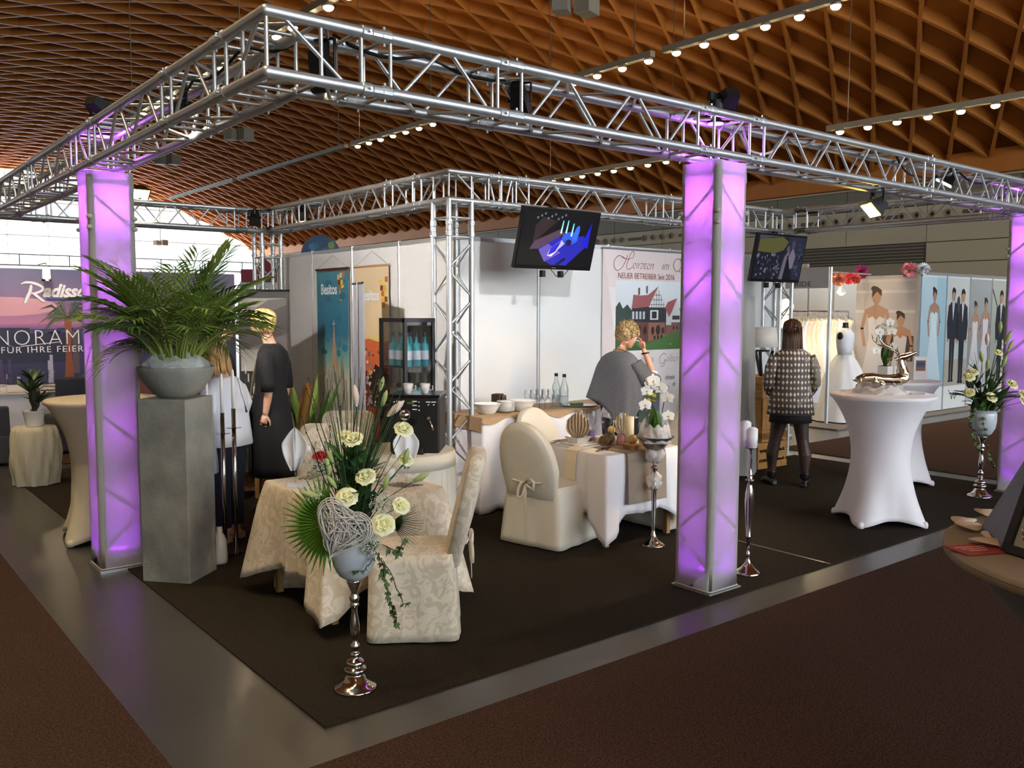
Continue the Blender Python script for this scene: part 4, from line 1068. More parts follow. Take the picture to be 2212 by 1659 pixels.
# palm
m_palm = M('palm_green', '#5d7d2a', .45, noise=(6, 1.0), col2='#8aa045'); m_palm_d = M('palm_green_dark', '#3a5a20', .45, noise=(6, 1), col2='#577832'); m_palmstem = M('palm_stem', '#7a8a3c', .5)
def frond_mesh(L, droop, nl, lw, ll, rr, mat, stemmat):
    K = 18; pts = [Vector((0, 0, 0))]; e0 = 1.42 - .40*droop; e1 = .95 - 1.55*droop       # elevation at foot / tip
    for k in range(K):
        f = (k + .5) / K; e = e0 + (e1 - e0) * max(0, (f - .12)/.88) ** 1.25
        pts.append(pts[-1] + Vector((cos(e), 0, sin(e))) * L / K)
    def at(f):
        x = f * K; i = min(int(x), K - 1); return pts[i].lerp(pts[i+1], x - i), (pts[i+1] - pts[i]).normalized()
    st = MB(); st.tube(pts, [0.006*(1 - .75*k/K) + .0012 for k in range(K + 1)], 5)
    lf = MB()
    for s in (-1, 1):
        for i in range(nl):
            f = 0.34 + 0.66 * (i + .5*(s > 0)) / nl; p, tg = at(min(f, 1)); 
            l = ll * (0.45 + 0.75*sin(pi * min(1, (f - .2)/.85)) ) * rr.uniform(.85, 1.1); side = Vector((0, s, 0))
            dirv = (tg * (0.42 + 0.45*f) + side * (1.0 - .40*f) + Vector((0, 0, .12))).normalized(); up = Vector((0, 0, 1)); wv = dirv.cross(up).normalized()
            a = p; b = p + dirv*l*.45; c = p + dirv*l - Vector((0, 0, l*(.12 + .18*droop)*rr.uniform(.6, 1.4)))
            w = lw * rr.uniform(.8, 1.15)
            lf.add([a, b + wv*w, b - Vector((0, 0, w*.6)), b - wv*w, c], [(0, 2, 1), (0, 3, 2), (1, 2, 4), (2, 3, 4)])
    return lf, st
def palm(label, loc, fronds, seed, spread=.10, scale=1.0, L=(.55, .85), name='palm', cat='plant', nl=14):
    r = random.Random(seed); t = thing(name, label, cat, loc)
    for k in range(fronds):
        az = 2*pi*k/fronds*2.4 + r.uniform(-.3, .3); lay = k / fronds
        droop = 0.02 + .86 * lay ** 0.9 + r.uniform(-.08, .12) + (.3 if lay > .86 else 0); l = r.uniform(*L) * scale * (1.32 - .40*lay)
        lf, st = frond_mesh(l, droop, nl, .0115*scale, .235*scale, r, None, None)
        b = Vector((spread * r.uniform(.1, 1) * cos(az), spread * r.uniform(.1, 1) * sin(az), 0))
        o = lf.build('frond', m_palm if r.random() > .4 else m_palm_d, t); o.location = b; o.rotation_euler = (r.uniform(-.1, .1), r.uniform(-.1, .1), az)
        s = st.build('stalk', m_palmstem, o)
    return t
palm('bushy green areca palm in the concrete bowl', (0.42, 2.53, 1.385), 60, 11, .12, 1.0, (.50, .72))

# ---- baroque silver stands
m_sil = M('polished_nickel', '#cfccc6', .12, 1.0)
def flower_stand(name, label, loc, s=1.0):
    t = thing(name, label, 'flower stand', loc); 
    prof = [(0, 0), (.100, 0), (.104, .004), (.098, .012), (.075, .022), (.052, .045), (.046, .062), (.040, .066), (.036, .078), (.052, .086), (.055, .094), (.050, .102), (.036, .106), (.034, .112), (.042, .118), (.044, .128), (.036, .140), (.020, .146), (.016, .156), (.022, .162), (.023, .170), (.015, .176), (.012, .186), (.022, .200), (.023, .212), (.012, .226), (.010, .236), (.016, .248), (.022, .275), (.024, .30), (.018, .34), (.013, .37), (.013, .40), (.021, .404), (.021, .412), (.014, .418), (.022, .43), (.024, .442), (.016, .456), (.014, .468), (.024, .49), (.034, .52), (.036, .53), (0, .53)]
    mb = MB(); mb.lathe(prof, 28); mb.build('stem', m_sil, t, True)
    mb = MB(); mb.lathe([(0, .53), (.035, .53), (.07, .553), (.096, .60), (.106, .66), (.106, .72), (.100, .76), (.094, .755), (.0, .74)], 32); mb.build('vase', M('frosted_vase', '#b9c2cc', .35, .1, noise=(5, 1), col2='#cdd2d6'), t, True)
    return t
fs1 = flower_stand('flower_stand', 'tall silver vase stand with the rose arrangement in the foreground', (0.461, 0.182, 0.008))
fs2 = dup(fs1, (7.36, 0.285, 0.008), 0, 'tall silver vase stand with yellow roses near the rightmost column', scale=1.12)
# silver trumpet bowl stand by table two
t = thing('bowl_stand', 'slim silver trumpet stand with a bowl in front of the white table', 'stand', (3.513, 1.05, 0.008))
mb = MB(); mb.lathe([(0, 0), (.092, 0), (.094, .004), (.07, .015), (.035, .04), (.018, .085), (.015, .11), (.013, .12), (.019, .30), (.020, .46), (.019, .50), (.012, .505), (.012, .53), (.022, .55), (.014, .57), (.03, .60), (.03, .606), (.012, .62), (.010, .66), (.02, .69), (.03, .70), (.012, .715), (.02, .73)], 24, cap=False); mb.build('stem', m_sil, t, True)
mb = MB(); mb.lathe([(0, .73), (.04, .73), (.08, .76), (.12, .82), (.148, .842), (.146, .846), (.115, .828), (.07, .775), (0, .77)], 32); mb.build('bowl', M('aged_silver', '#8f8678', .3, .9), t, True)
tulle(None, (0, 0, .80), .12, .17, 5, m_tulle_w, parent=t).name = 'tulle_wrap'
for z, r_, sd in ((.71, .07, 6), (.50, .055, 7)):
    mb = MB(); rr = random.Random(sd)
    mb.grid(lambda i, j: tuple(r_*(1 + .5*mnoise.noise(Vector((cos(2*pi*i/28)*2.5 + sd, sin(2*pi*i/28)*2.5, j*.5)))) * sin(pi*j/12)*c for c in (cos(2*pi*i/28), sin(2*pi*i/28))) + (z + .07*cos(pi*j/12) + .01*sin(i*2.2),), 28, 13, True)
    o = mb.build('tulle_puff', m_tulle_w, t, True)
# orchid in that bowl
m_orch = M('orchid_white', '#f3efe2', .5); m_leaf = M('leaf_green', '#3f6a2a', .4, noise=(8, 1), col2='#557f38'); m_leaf_d = M('leaf_dark', '#26401f', .4, noise=(8, 1), col2='#36552a'); m_stick = M('plant_stick', '#25301a', .6)
def leaf(mb, base, d, L, W, bend=.3, up=None, K=6, fold=.15):
    base = Vector(base); d = Vector(d).normalized(); up = Vector(up or (0, 0, 1)); wv = d.cross(up)
    if wv.length < 1e-3: wv = Vector((1, 0, 0))
    wv.normalize(); nv = wv.cross(d).normalized(); vs = []
    for k in range(K + 1):
        f = k / K; w = W * sin(pi * min(1, f*.92 + .08)) ** .8 * (1 if k < K else 0.02); c = base + d*L*f - nv*(-bend*L*f*f)*-1
        vs += [c - wv*w + nv*w*fold, c, c + wv*w + nv*w*fold]
    fs = []
    for k in range(K):
        for i in range(2): fs.append((3*k + i, 3*k + i + 1, 3*k + 4 + i, 3*k + 3 + i))
    return mb.add(vs, fs)
def orchid_flower(mb, c, d, s):
    c = Vector(c); d = Vector(d).normalized(); u, v = basis(d)
    for a, w, l in ((90, .5, 1), (210, .5, .95), (330, .5, .95), (20, .95, 1.0), (160, .95, 1.0)):
        dr = u*cos(radians(a)) + v*sin(radians(a)); leaf(mb, c, dr + d*.12, s*l, s*w*.55, .12, d, 5, .1)
def orchid(label, loc, az, stems, seed, s=.042, pot=False):
    r = random.Random(seed); t = thing('orchid', label, 'plant', loc, rz=az)
    for i in range(6):
        mb = MB(); a = r.uniform(-1.2, 1.2) + (pi if i % 2 else 0); leaf(mb, (0, 0, 0), (cos(a)*.4, sin(a)*.4, 1), r.uniform(.17, .24), .038, .25, (cos(a), sin(a), 0.2)); o = mb.build('leaf', m_leaf, t, True)
    for (x0, x1, h, fl) in stems:
        mb = MB(); mb.tube([(x0, 0, 0), (x0*1.1, 0, h*.5), (x0*1.2 + x1*.2, 0, h*.85), (x1*.6, 0, h), (x1, 0, h - .03)], .0035, 6); mb.build('flower_stem', m_stick, t, True)
        for k in range(fl):
            f = k / max(1, fl - 1); p = (x1*(.2 + .8*f) + r.uniform(-.01, .01), r.uniform(-.03, .01) - .015, h - .12*f*f*2 + r.uniform(-.04, .04))
            fb = MB(); orchid_flower(fb, p, (r.uniform(-.4, .4), -1, r.uniform(-.1, .3)), s*r.uniform(.9, 1.1)); fo = fb.build('blossom', m_orch, t, True)
            MB().ell((p[0], p[1] - .008, p[2]), (.006, .008, .007), 8, 6).build('blossom_centre', M('orchid_yellow', '#d8c040', .5), fo, True)
    return t
orchid('white orchid plant standing in the silver bowl', (3.513, 1.05, .86), radians(-38), ((-.02, -.09, .44, 5), (.05, .10, .40, 4)), 4, .058)
# candle holder right of the right column
t = thing('candle_stand', 'slim silver candle stand right of the right lit column', 'candle stand', (3.475, 0.15, 0.008))
mb = MB(); mb.lathe([(0, 0), (.088, 0), (.090, .004), (.075, .018), (.045, .04), (.02, .075), (.014, .10), (.012, .12), (.018, .13), (.012, .14), (.010, .17), (.012, .25), (.018, .251), (.018, .258), (.016, .262), (.026, .40), (.030, .50), (.028, .56), (.018, .61), (.012, .63), (.03, .645), (.03, .65), (.014, .66), (.022, .68), (.012, .70), (.009, .74), (.014, .78), (.008, .82), (.010, .86), (.05, .872), (.052, .876), (0, .876)], 24); mb.build('stem', m_sil, t, True)
for k in range(4):
    a = k*pi/2; mb = MB(); mb.tube([(.05*cos(a), .05*sin(a), .872), (.06*cos(a), .06*sin(a), .89), (.055*cos(a), .055*sin(a), .93)], .003, 5); mb.build('candle_clip', m_sil, t)
m_wwax = M('white_wax', '#f4f1ee', .5)
for i, (dx, dy, h) in enumerate(((-.012, -.02, .125), (-.02, .03, .165))):
    c = thing('white_candle', ('shorter' if i == 0 else 'taller') + ' white pillar candle on the slim silver candle stand', 'candle', (3.475 + dx, .15 + dy, .885))
    MB().cyl((0, 0, 0), (0, 0, h), .036, n=20).build('wax', m_wwax, c, True); mb = MB(); mb.lathe([(.036, h), (.02, h + .012), (0, h + .014)], 16); mb.build('melted_top', m_wwax, c, True); MB().cyl((0, 0, h), (0.003, 0, h + .03), .0018, n=5).build('wick', m_black, c)
# twin tube candle stands beside the pedestal
for i, (x, y, h) in enumerate(((0.80, 2.735, 1.06), (0.885, 2.74, 1.085))):
    t = thing('tube_candle_stand', ('left' if i == 0 else 'right') + ' one of two tall silver tube stands beside the pedestal', 'candle stand', (x, y, 0.008), rz=.2)
    MB().box((0, 0, .008), (.085, .055, .016)).build('foot', m_sil, t); MB().cyl((0, 0, .016), (0, 0, h), .0155, n=14).build('tube', m_sil, t, True)
    mb = MB(); mb.lathe([(0, 0), (.052, 0), (.054, .004), (0, .005)], 20); o = mb.build('drip_ring', m_sil, t); o.location = (0, 0, h - .15 if i == 0 else h - .14)
    c = thing('taper_candle', 'white taper candle in the ' + ('left' if i == 0 else 'right') + ' tube stand', 'candle', (x, y, h + .0085)); mb = MB(); mb.lathe([(.012, 0), (.012, .22), (.009, .27), (.003, .285), (0, .286)], 12); mb.build('wax', m_wwax, c, True)
t = thing('tube_candle_stand', 'tall silver tube stand hidden behind the pedestal edge', 'candle stand', (0.715, 2.80, 0.008)); MB().box((0, 0, .008), (.07, .055, .016)).build('foot', m_sil, t); MB().cyl((0, 0, .016), (0, 0, 1.10), .0155, n=14).build('tube', m_sil, t, True)
c = thing('taper_candle', 'white taper candle closest to the planter bowl', 'candle', (0.715, 2.80, 1.109)); mb = MB(); mb.lathe([(.012, 0), (.012, .22), (.009, .27), (.003, .285), (0, .286)], 12); mb.build('wax', m_wwax, c, True)
# white drum stand with yucca at the left
t = thing('draped_plinth', 'low round cream plinth with sculpted drapery on the left', 'plinth', (0.295, 6.655, 0.0))
mb = MB(); n = 72
def dr(i, j):
    a = 2*pi*i/n; f = j / 14; z = .60*f
    r_ = .205 + .03*sin(pi*f)*1.0 + (.010*sin(a*9 + 5*f) + .008*sin(a*14 - 7*f + 2) + .006*sin(23*a))*(1 - .4*f)
    if j == 14: r_ -= .012
    return (r_*cos(a), r_*sin(a), z + .012*sin(a*5)*(1 - f)*.4 + (.0 if j else .006))
mb.grid(dr, n, 15, True); mb.f.append(tuple(range(14*n, 15*n))); mb.build('drapery', M('cream_plaster', '#d8cfb2', .7, noise=(12, 1), col2='#cfc5a6'), t, True)
t = thing('yucca_plant', 'yucca in a white pot on the draped plinth', 'plant', (0.295, 6.655, .602))
mb = MB(); mb.lathe([(0, 0), (.075, 0), (.08, .01), (.105, .155), (.11, .165), (.10, .165), (.095, .14), (0, .13)], 28); mb.build('pot', m_porc, t, True)
rr = random.Random(3)
for i, (x, y, h, L) in enumerate(((-.015, 0, .24, .26), (.03, .01, .14, .2), (.0, -.02, .36, .22))):
    mb = MB(); mb.tube([(x*.6, y, .12), (x, y, .12 + h*.6), (x*1.4, y, .12 + h)], [.028, .025, .022], 8); tr = mb.build('trunk', M('yucca_bark', '#4a4630', .9, noise=(40, 1), col2='#2d2a1c'), t)
    for k in range(16):
        a = 2*pi*k/16 + rr.random(); el = rr.uniform(.2, 1.6); lf = MB(); leaf(lf, (x*1.4, y, .12 + h - .02), (cos(a), sin(a), el), L*rr.uniform(.7, 1.1), .022, .18); lf.build('leaf', m_leaf_d, tr, True)
# ================================================================ FLOWER ARRANGEMENTS
RH = Vector((0.78, -0.626, 0)); FH = Vector((0.626, 0.78, 0)); UP = Vector((0, 0, 1))   # the arrangement's own right / back axes
m_rose = M('rose_cream', '#e6e6a8', .5, noise=(20, .6), col2='#efedc4'); m_rose_y = M('rose_yellow', '#f0ea9a', .5, noise=(20, .6), col2='#f4f0c0'); m_rose_r = M('rose_red', '#a3121c', .5)
m_bud = M('lily_bud', '#8aa04e', .5, noise=(15, .8), col2='#b6c283'); m_bud_p = M('lily_bud_pink', '#d9b7ae', .5, noise=(10, .8), col2='#e9e0c8'); m_grass = M('steel_grass', '#2c4a2c', .5, noise=(5, 1), col2='#3d5d36')
m_twig = M('twig_brown', '#2e2119', .8); m_gyp = M('gypsophila', '#dfe2d2', .7); m_ivy = M('ivy_green', '#39542a', .5, noise=(30, 1), col2='#5d7440')
def rose_mesh(key, mat):
    mb = MB(); r = random.Random(5)
    for lay, (n, rad, h, tilt, w) in enumerate(((3, .010, .036, .12, .016), (5, .019, .036, .3, .022), (5, .027, .033, .55, .028), (6, .034, .026, .85, .03))):
        for i in range(n):
            a = 2*pi*i/n + lay*.7; c, s = cos(a), sin(a); vs = []
            for j in range(5):
                f = j / 4; rr = rad*(.35 + .65*f**.7) + (.010*tilt*max(0, f - .6)*2.5); z = h*(f ** .8) - .014*tilt*max(0, f - .65)*3
                for k in range(5):
                    u = (-1 + k/2); wd = w*(.4 + .9*sin(pi*min(1, f*.75 + .15)))
                    da = u*wd/max(rr, .012)*.8; rq = rr + .004*abs(u)**2*(1 if lay % 2 else -1)
                    vs.append((rq*cos(a + da), rq*sin(a + da), z - .006*u*u*f))
            mb.add(vs, [(j*5 + k, j*5 + k + 1, j*5 + 6 + k, j*5 + 5 + k) for j in range(4) for k in range(4)])
    mb.ell((0, 0, .012), (.014, .014, .02), 8, 6)
    return mb.mesh(key, mat, True)
rm_c = rose_mesh('rose', m_rose); rm_y = rose_mesh('rose', m_rose_y); rm_r = rose_mesh('rose', m_rose_r)
budm = MB(); budm.tube([(0, 0, 0), (0, 0, .012), (0, 0, .04), (0, 0, .065), (0, 0, .082)], [.003, .009, .014, .010, .002], 8); bud_g = budm.mesh('lily_bud', m_bud, True); bud_p = bpy.data.meshes.new_from_object(bpy.data.objects.new('tmp', bud_g)); bud_p.materials.clear(); bud_p.materials.append(m_bud_p)
def put(me, name, parent, p, d, s=1.0, spin=0):
    o = link_mesh(name, me, parent); o.location = p; o.rotation_mode = 'QUATERNION'; o.rotation_quaternion = Vector(d).to_track_quat('Z', 'Y'); o.scale = (s, s, s); return o
def ivy(t, pts, n, seed, size=.038):
    r = random.Random(seed); pts = [Vector(p) for p in pts]; mb = MB(); q = []
    for i in range(len(pts) - 1):
        for k in range(5): q.append(pts[i].lerp(pts[i+1], k/5) + Vector((r.uniform(-.004, .004), r.uniform(-.004, .004), 0)))
    q.append(pts[-1]); mb.tube(q, .0022, 5); v = mb.build('ivy_vine', m_twig, t)
    lf = MB(); lf.add([(0, 0, 0), (-.45, .15, .1), (-.5, .6, 0), (-.2, .55, .08), (0, 1.15, -.05), (.2, .55, .08), (.5, .6, 0), (.45, .15, .1)], [(0, 1, 2, 3), (0, 3, 4, 5), (0, 5, 6, 7)]); lm = lf.mesh('ivy_leaf', m_ivy)
    for k in range(n):
        p = q[int((k + .5)/n*len(q))]; d = Vector((r.uniform(-1, 1), r.uniform(-1, 1), r.uniform(-1, .3))); o = link_mesh('ivy_leaf', lm, v); o.location = p; s = size*r.uniform(.7, 1.25); o.scale = (s, s, s); o.rotation_euler = (r.uniform(-2.6, -.8), r.uniform(-.6, .6), r.uniform(-1.2, 1.8) - .6)
def gypsophila(t, c, R, n, seed):
    r = random.Random(seed); mb = MB(); st = MB()
    for k in range(n):
        d = Vector((r.gauss(0, 1), r.gauss(0, 1), r.gauss(0, .7))).normalized() * R * r.uniform(.5, 1); p = Vector(c) + d
        s = r.uniform(.002, .0042); mb.add([p + Vector((s, 0, 0)), p + Vector((-s, 0, 0)), p + Vector((0, s, 0)), p + Vector((0, -s, 0)), p + Vector((0, 0, s)), p + Vector((0, 0, -s))], [(0, 2, 4), (2, 1, 4), (1, 3, 4), (3, 0, 4), (2, 0, 5), (1, 2, 5), (3, 1, 5), (0, 3, 5)])
        if k % 5 == 0: st.tube([Vector(c) + d*.1, p], .0008, 3)
    o = mb.build('gypsophila', m_gyp, t); o['kind'] = 'stuff'; st.build('gypsophila_stems', m_leaf, o)['kind'] = 'stuff'
def fan_leaf(t, c, nrm, up, R, n, a0, a1, mat, cut=.62, seed=1):
    r = random.Random(seed); c = Vector(c); nrm = Vector(nrm).normalized(); u = nrm.cross(Vector(up)).normalized(); v = u.cross(nrm); mb = MB()
    for i in range(n):
        a = radians(a0 + (a1 - a0)*(i + .5)/n); h = radians((a1 - a0)/n)*.5; L = R*r.uniform(.9, 1.05)
        d = lambda an, q, w: c + (u*cos(an) + v*sin(an))*q + nrm*w
        mb.add([c, d(a - h, R*cut, -.006), d(a, R*cut*.98, .008), d(a + h, R*cut, -.006), d(a, L, -.02 - .02*r.random())], [(0, 1, 2), (0, 2, 3), (1, 4, 2), (2, 4, 3)])
    return mb.build('fan_leaf', mat, t)
def arrangement(label, loc, PX, K, roses, buds, seed, rmat, grass=True):
    """PX(px, z, toward) gives the local position"""
    r = random.Random(seed); t = thing('flower_arrangement', label, 'flowers', loc)
    top = Vector((0, 0, .76*K))
    stems = MB()
    for (p, s, lb) in roses:
        d = (Vector((0, 0, .55)) - FH*.8 + RH*r.uniform(-.3, .3) + (p - top).normalized()*.5)
        o = put(rmat, 'rose', t, p, d, s)
        b = MB(); b.tube([Vector((0, 0, -.004)), Vector((0, 0, -.06))], [.004, .003], 5); 
        stems.tube([p, p.lerp(top, .5) + Vector((r.uniform(-.02, .02), r.uniform(-.02, .02), 0)), top - Vector((0, 0, .05))], .003, 5)
    for (p, s, pink, dv) in buds:
        put(bud_p if pink else bud_g, 'lily_bud', t, p, dv, s); stems.tube([p, p.lerp(top, .45) + Vector((r.uniform(-.02, .02), r.uniform(-.02, .02), .03)), top - Vector((0, 0, .05))], .003, 5)
    o = stems.build('flower_stems', m_leaf_d, t); o['kind'] = 'stuff'
    return t, r, top
# --- foreground arrangement
def P1(px, py, tw=0.0):
    return RH*((px - 769)*.00221) + UP*(.717 - .008 + (1170 - py)*.00222) - FH*tw
rs = [(P1(777, 950, .05), 1.05, ''), (P1(754, 945, .02), .9, ''), (P1(878, 930, .03), 1.05, ''), (P1(804, 1025, .09), 1.1, ''), (P1(766, 1066, .11), 1.2, ''), (P1(840, 1122, .11), 1.25, ''), (P1(874, 1085, .08), 1.0, ''), (P1(878, 1000, -.05), .9, '')]
bd = [(P1(833, 880, .02), 1.0, False, (.2, -.3, 1)), (P1(828, 850, 0), .9, False, (.3, 0, 1)), (P1(845, 900, .03), 1.3, True, (.9, -.6, 1)), (P1(781, 880, .02), 1.25, True, (-.1, 0, 1)), (P1(840, 1050, .1), 1.0, False, (.2, -.3, 1)), (P1(880, 1000, .05), 1.0, False, (.2, -.2, 1)), (P1(898, 1035, .07), 1.1, False, (1, -.8, .7)), (P1(736, 1000, .06), .95, False, (-.4, .2, 1)), (P1(727, 1020, .07), 1.0, False, (-.2, 0, 1)), (P1(742, 1048, .08), .95, False, (-.6, .3, 1)), (P1(705, 1068, .05), 1.2, False, (-1, .8, .3))]
fa, r, top = arrangement('rose, lily and grass arrangement with a wicker heart in the foreground', (0.461, 0.182, 0.008), P1, 1.0, rs, bd, 21, rm_c)
for k in range(64):                                              # tall steel grass
    a = r.uniform(-1, 1); b = r.uniform(-1, 1); h = r.uniform(.38, .78); mb = MB()
    q0 = top + RH*a*.03 + FH*b*.03; lean = RH*(a*.16 + .06) + FH*b*.10
    mb.tube([q0, q0 + UP*h*.5 + lean*.3, q0 + UP*h + lean], [.0032, .0026, .001], 4); mb.build('grass_blade', m_grass, fa)
for k in range(9):                                               # twigs with knots
    a = r.uniform(-1, 1); h = r.uniform(.35, .74); mb = MB(); q0 = top + RH*a*.03; pts = [q0]
    for j in range(1, 8): pts.append(q0 + UP*h*j/7 + RH*((a*.22)*j/7 + r.uniform(-.008, .008)) + FH*r.uniform(-.01, .01))
    mb.tube(pts, [.0035 - .0003*j for j in range(8)], 5)
    for j in range(2, 8): mb.ell(pts[j], .0045, 6, 4)
    mb.build('twig', m_twig, fa)
for k in range(84):                                              # broad dark leaves
    a = r.uniform(0, 2*pi); el = r.uniform(-.1, 1.6); f = r.random(); q0 = top + RH*r.uniform(-.05, .08) + UP*(r.uniform(.0, .36)) - FH*r.uniform(-.06, .07)
    mb = MB(); leaf(mb, q0, RH*cos(a) + FH*sin(a)*.8 + UP*el, r.uniform(.09, .16), r.uniform(.018, .032), r.uniform(-.2, .3)); mb.build('leaf', m_leaf_d if k % 3 else m_leaf, fa, True)
fan_leaf(fa, P1(722, 1125, .04), -FH - RH*.15 + UP*.15, UP, .25, 34, -150, 88, M('fan_green', '#4f7a22', .4, noise=(8, 1), col2='#648f30'), .6)
fan_leaf(fa, P1(850, 1125, .03), -FH + UP*.5, UP, .16, 16, 140, 235, m_leaf_d, .3, 3)
gypsophila(fa, P1(812, 1165, .10), .055, 420, 5); gypsophila(fa, P1(838, 1080, .06), .07, 420, 6); gypsophila(fa, P1(690, 1065, .03), .045, 160, 7)
MB().ell(P1(882, 897, .03), .025, 18, 12).build('silver_ball', m_silver, fa, True)
ivy(fa, [P1(815, 1165, .09), P1(838, 1200, .12), P1(846, 1250, .12), P1(858, 1300, .11), P1(864, 1330, .10)], 22, 1); ivy(fa, [P1(825, 1160, .08), P1(870, 1180, .1), P1(885, 1150, .1)], 8, 2); ivy(fa, [P1(820, 1190, .12), P1(800, 1215, .13), P1(780, 1215, .13)], 6, 3, .02)
ivy(fa, [P1(835, 1190, .1), P1(858, 1230, .11), P1(880, 1290, .1), P1(893, 1285, .1)], 10, 4, .022)
# wicker heart
def heart_pt(tt):
    x = 16*sin(tt)**3; y = 13*cos(tt) - 5*cos(2*tt) - 2*cos(3*tt) - cos(4*tt); return x/16, y/16
hc = P1(760, 1122, .17); ha = radians(-26); hs = .132
def H2(x, y, z): 
    xr, yr = x*cos(ha) - y*sin(ha), x*sin(ha) + y*cos(ha); return hc + RH*xr*hs + UP*yr*hs*1.15 - FH*z
hb = MB(); m_wick = M('white_wicker', '#cfcbc6', .7, noise=(25, 1), col2='#b5b0aa')
for lay in range(5):
    s = 1 - .06*lay; hb.tube([H2(heart_pt(2*pi*i/40)[0]*s, heart_pt(2*pi*i/40)[1]*s, .012*(lay % 3) + .006*sin(i*1.3 + lay)) for i in range(40)], .0033, 5, closed=True)
hb.build('heart_rim', m_wick, fa, True)['kind'] = 'stuff'
for k in range(84):
    a = r.uniform(0, 2*pi); b = a + r.uniform(1.2, 4.4); A = heart_pt(a); B = heart_pt(b); sA, sB = r.uniform(.75, .99), r.uniform(.75, .99); pts = []
    bow = r.uniform(.012, .05); sd = r.uniform(-.12, .12)
    for j in range(7):
        f = j / 6; pts.append(H2(A[0]*sA*(1-f) + B[0]*sB*f + sd*sin(pi*f), A[1]*sA*(1-f) + B[1]*sB*f + sd*sin(pi*f), .004 + bow*sin(pi*f)))
    mb = MB(); mb.tube(pts, .0028, 5); mb.build('wicker_strand', m_wick, fa, True)
# --- arrangement near the rightmost column
def P2(px, py, tw=0.0): return RH*((px - 2115)*.0045) + UP*(.86 + (885 - py)*.0045) - FH*tw
rs = [(P2(2074, 818, .05), 1.3, ''), (P2(2073, 850, .08), 1.2, ''), (P2(2110, 858, .16), 1.3, ''), (P2(2157, 832, .12), 1.35, ''), (P2(2182, 853, .12), 1.25, ''), (P2(2180, 866, .15), 1.25, ''), (P2(2085, 808, .02), 1.2, ''), (P2(2130, 765, .08), 1.0, '')]
bd = [(P2(2148, 745, .05), 1.7, False, (.3, -.3, 1)), (P2(2110, 750, .05), 1.6, True, (-.1, 0, 1)), (P2(2100, 785, .06), 1.5, False, (-.4, 0, 1)), (P2(2137, 795, .1), 1.5, False, (.1, -.3, 1)), (P2(2155, 760, .05), 1.4, False, (.4, -.2, 1)), (P2(2142, 722, .0), 1.5, False, (0, 0, 1)), (P2(2105, 800, .1), 1.4, False, (-.2, -.2, 1))]
fb_, r, top = arrangement('yellow rose arrangement on the silver stand near the rightmost column', (7.36, 0.285, 0.008), P2, 1.1, rs, bd, 33, rm_y)
for k in range(90):
    a = r.uniform(0, 2*pi); el = r.uniform(.1, 2.2); q0 = top + RH*r.uniform(-.12, .12) + UP*r.uniform(0, .38)*r.random() - FH*r.uniform(-.1, .1)
    mb = MB(); leaf(mb, q0, RH*cos(a) + FH*sin(a) + UP*el, r.uniform(.10, .22), r.uniform(.014, .03), .1); mb.build('leaf', m_leaf_d if k % 3 else m_leaf, fb_, True)
for k in range(26):
    a = r.uniform(-1, 1); h = r.uniform(.3, .6); mb = MB(); q0 = top + RH*a*.04; mb.tube([q0, q0 + UP*h*.5 + RH*a*.06, q0 + UP*h + RH*a*.2], [.003, .0025, .001], 4); mb.build('grass_blade', m_grass, fb_)
for k in range(10):                                              # fern fronds spread flat around the rim
    a = 2*pi*k/10; lf, st = frond_mesh(r.uniform(.28, .42), .35, 14, .007, .085, r, None, None); o = lf.build('fern_frond', m_leaf if k % 2 else m_leaf_d, fb_); o.location = top + UP*.02; o.rotation_euler = (0, .5, a); st.build('fern_stalk', m_leaf_d, o)
ivy(fb_, [P2(2085, 880, .08), P2(2075, 905, .1), P2(2085, 940, .1), P2(2100, 975, .1)], 22, 8, .045); ivy(fb_, [P2(2100, 900, .12), P2(2110, 960, .12), P2(2130, 1005, .1)], 18, 9, .04)
# --- posy with red rose on the damask table
t = thing('rose_posy', 'small round posy with a red rose on the damask table', 'flowers', (1.0, 1.60, .727))
mb = MB(); mb.lathe([(.03, 0), (.035, .003), (.008, .01), (.007, .03), (.05, .04), (.085, .055), (.083, .057), (.0, .045)], 24); mb.build('glass_foot', m_glass, t, True)
gypsophila(t, (0, 0, .10), .075, 900, 12); gypsophila(t, (0, 0, .09), .06, 500, 13); MB().ell((0, 0, .085), (.05, .05, .03), 14, 8).build('foliage_core', m_leaf_d, t, True)
put(rm_r, 'rose', t, (0.0, 0, .145), (-.2, -.4, 1), 1.2)

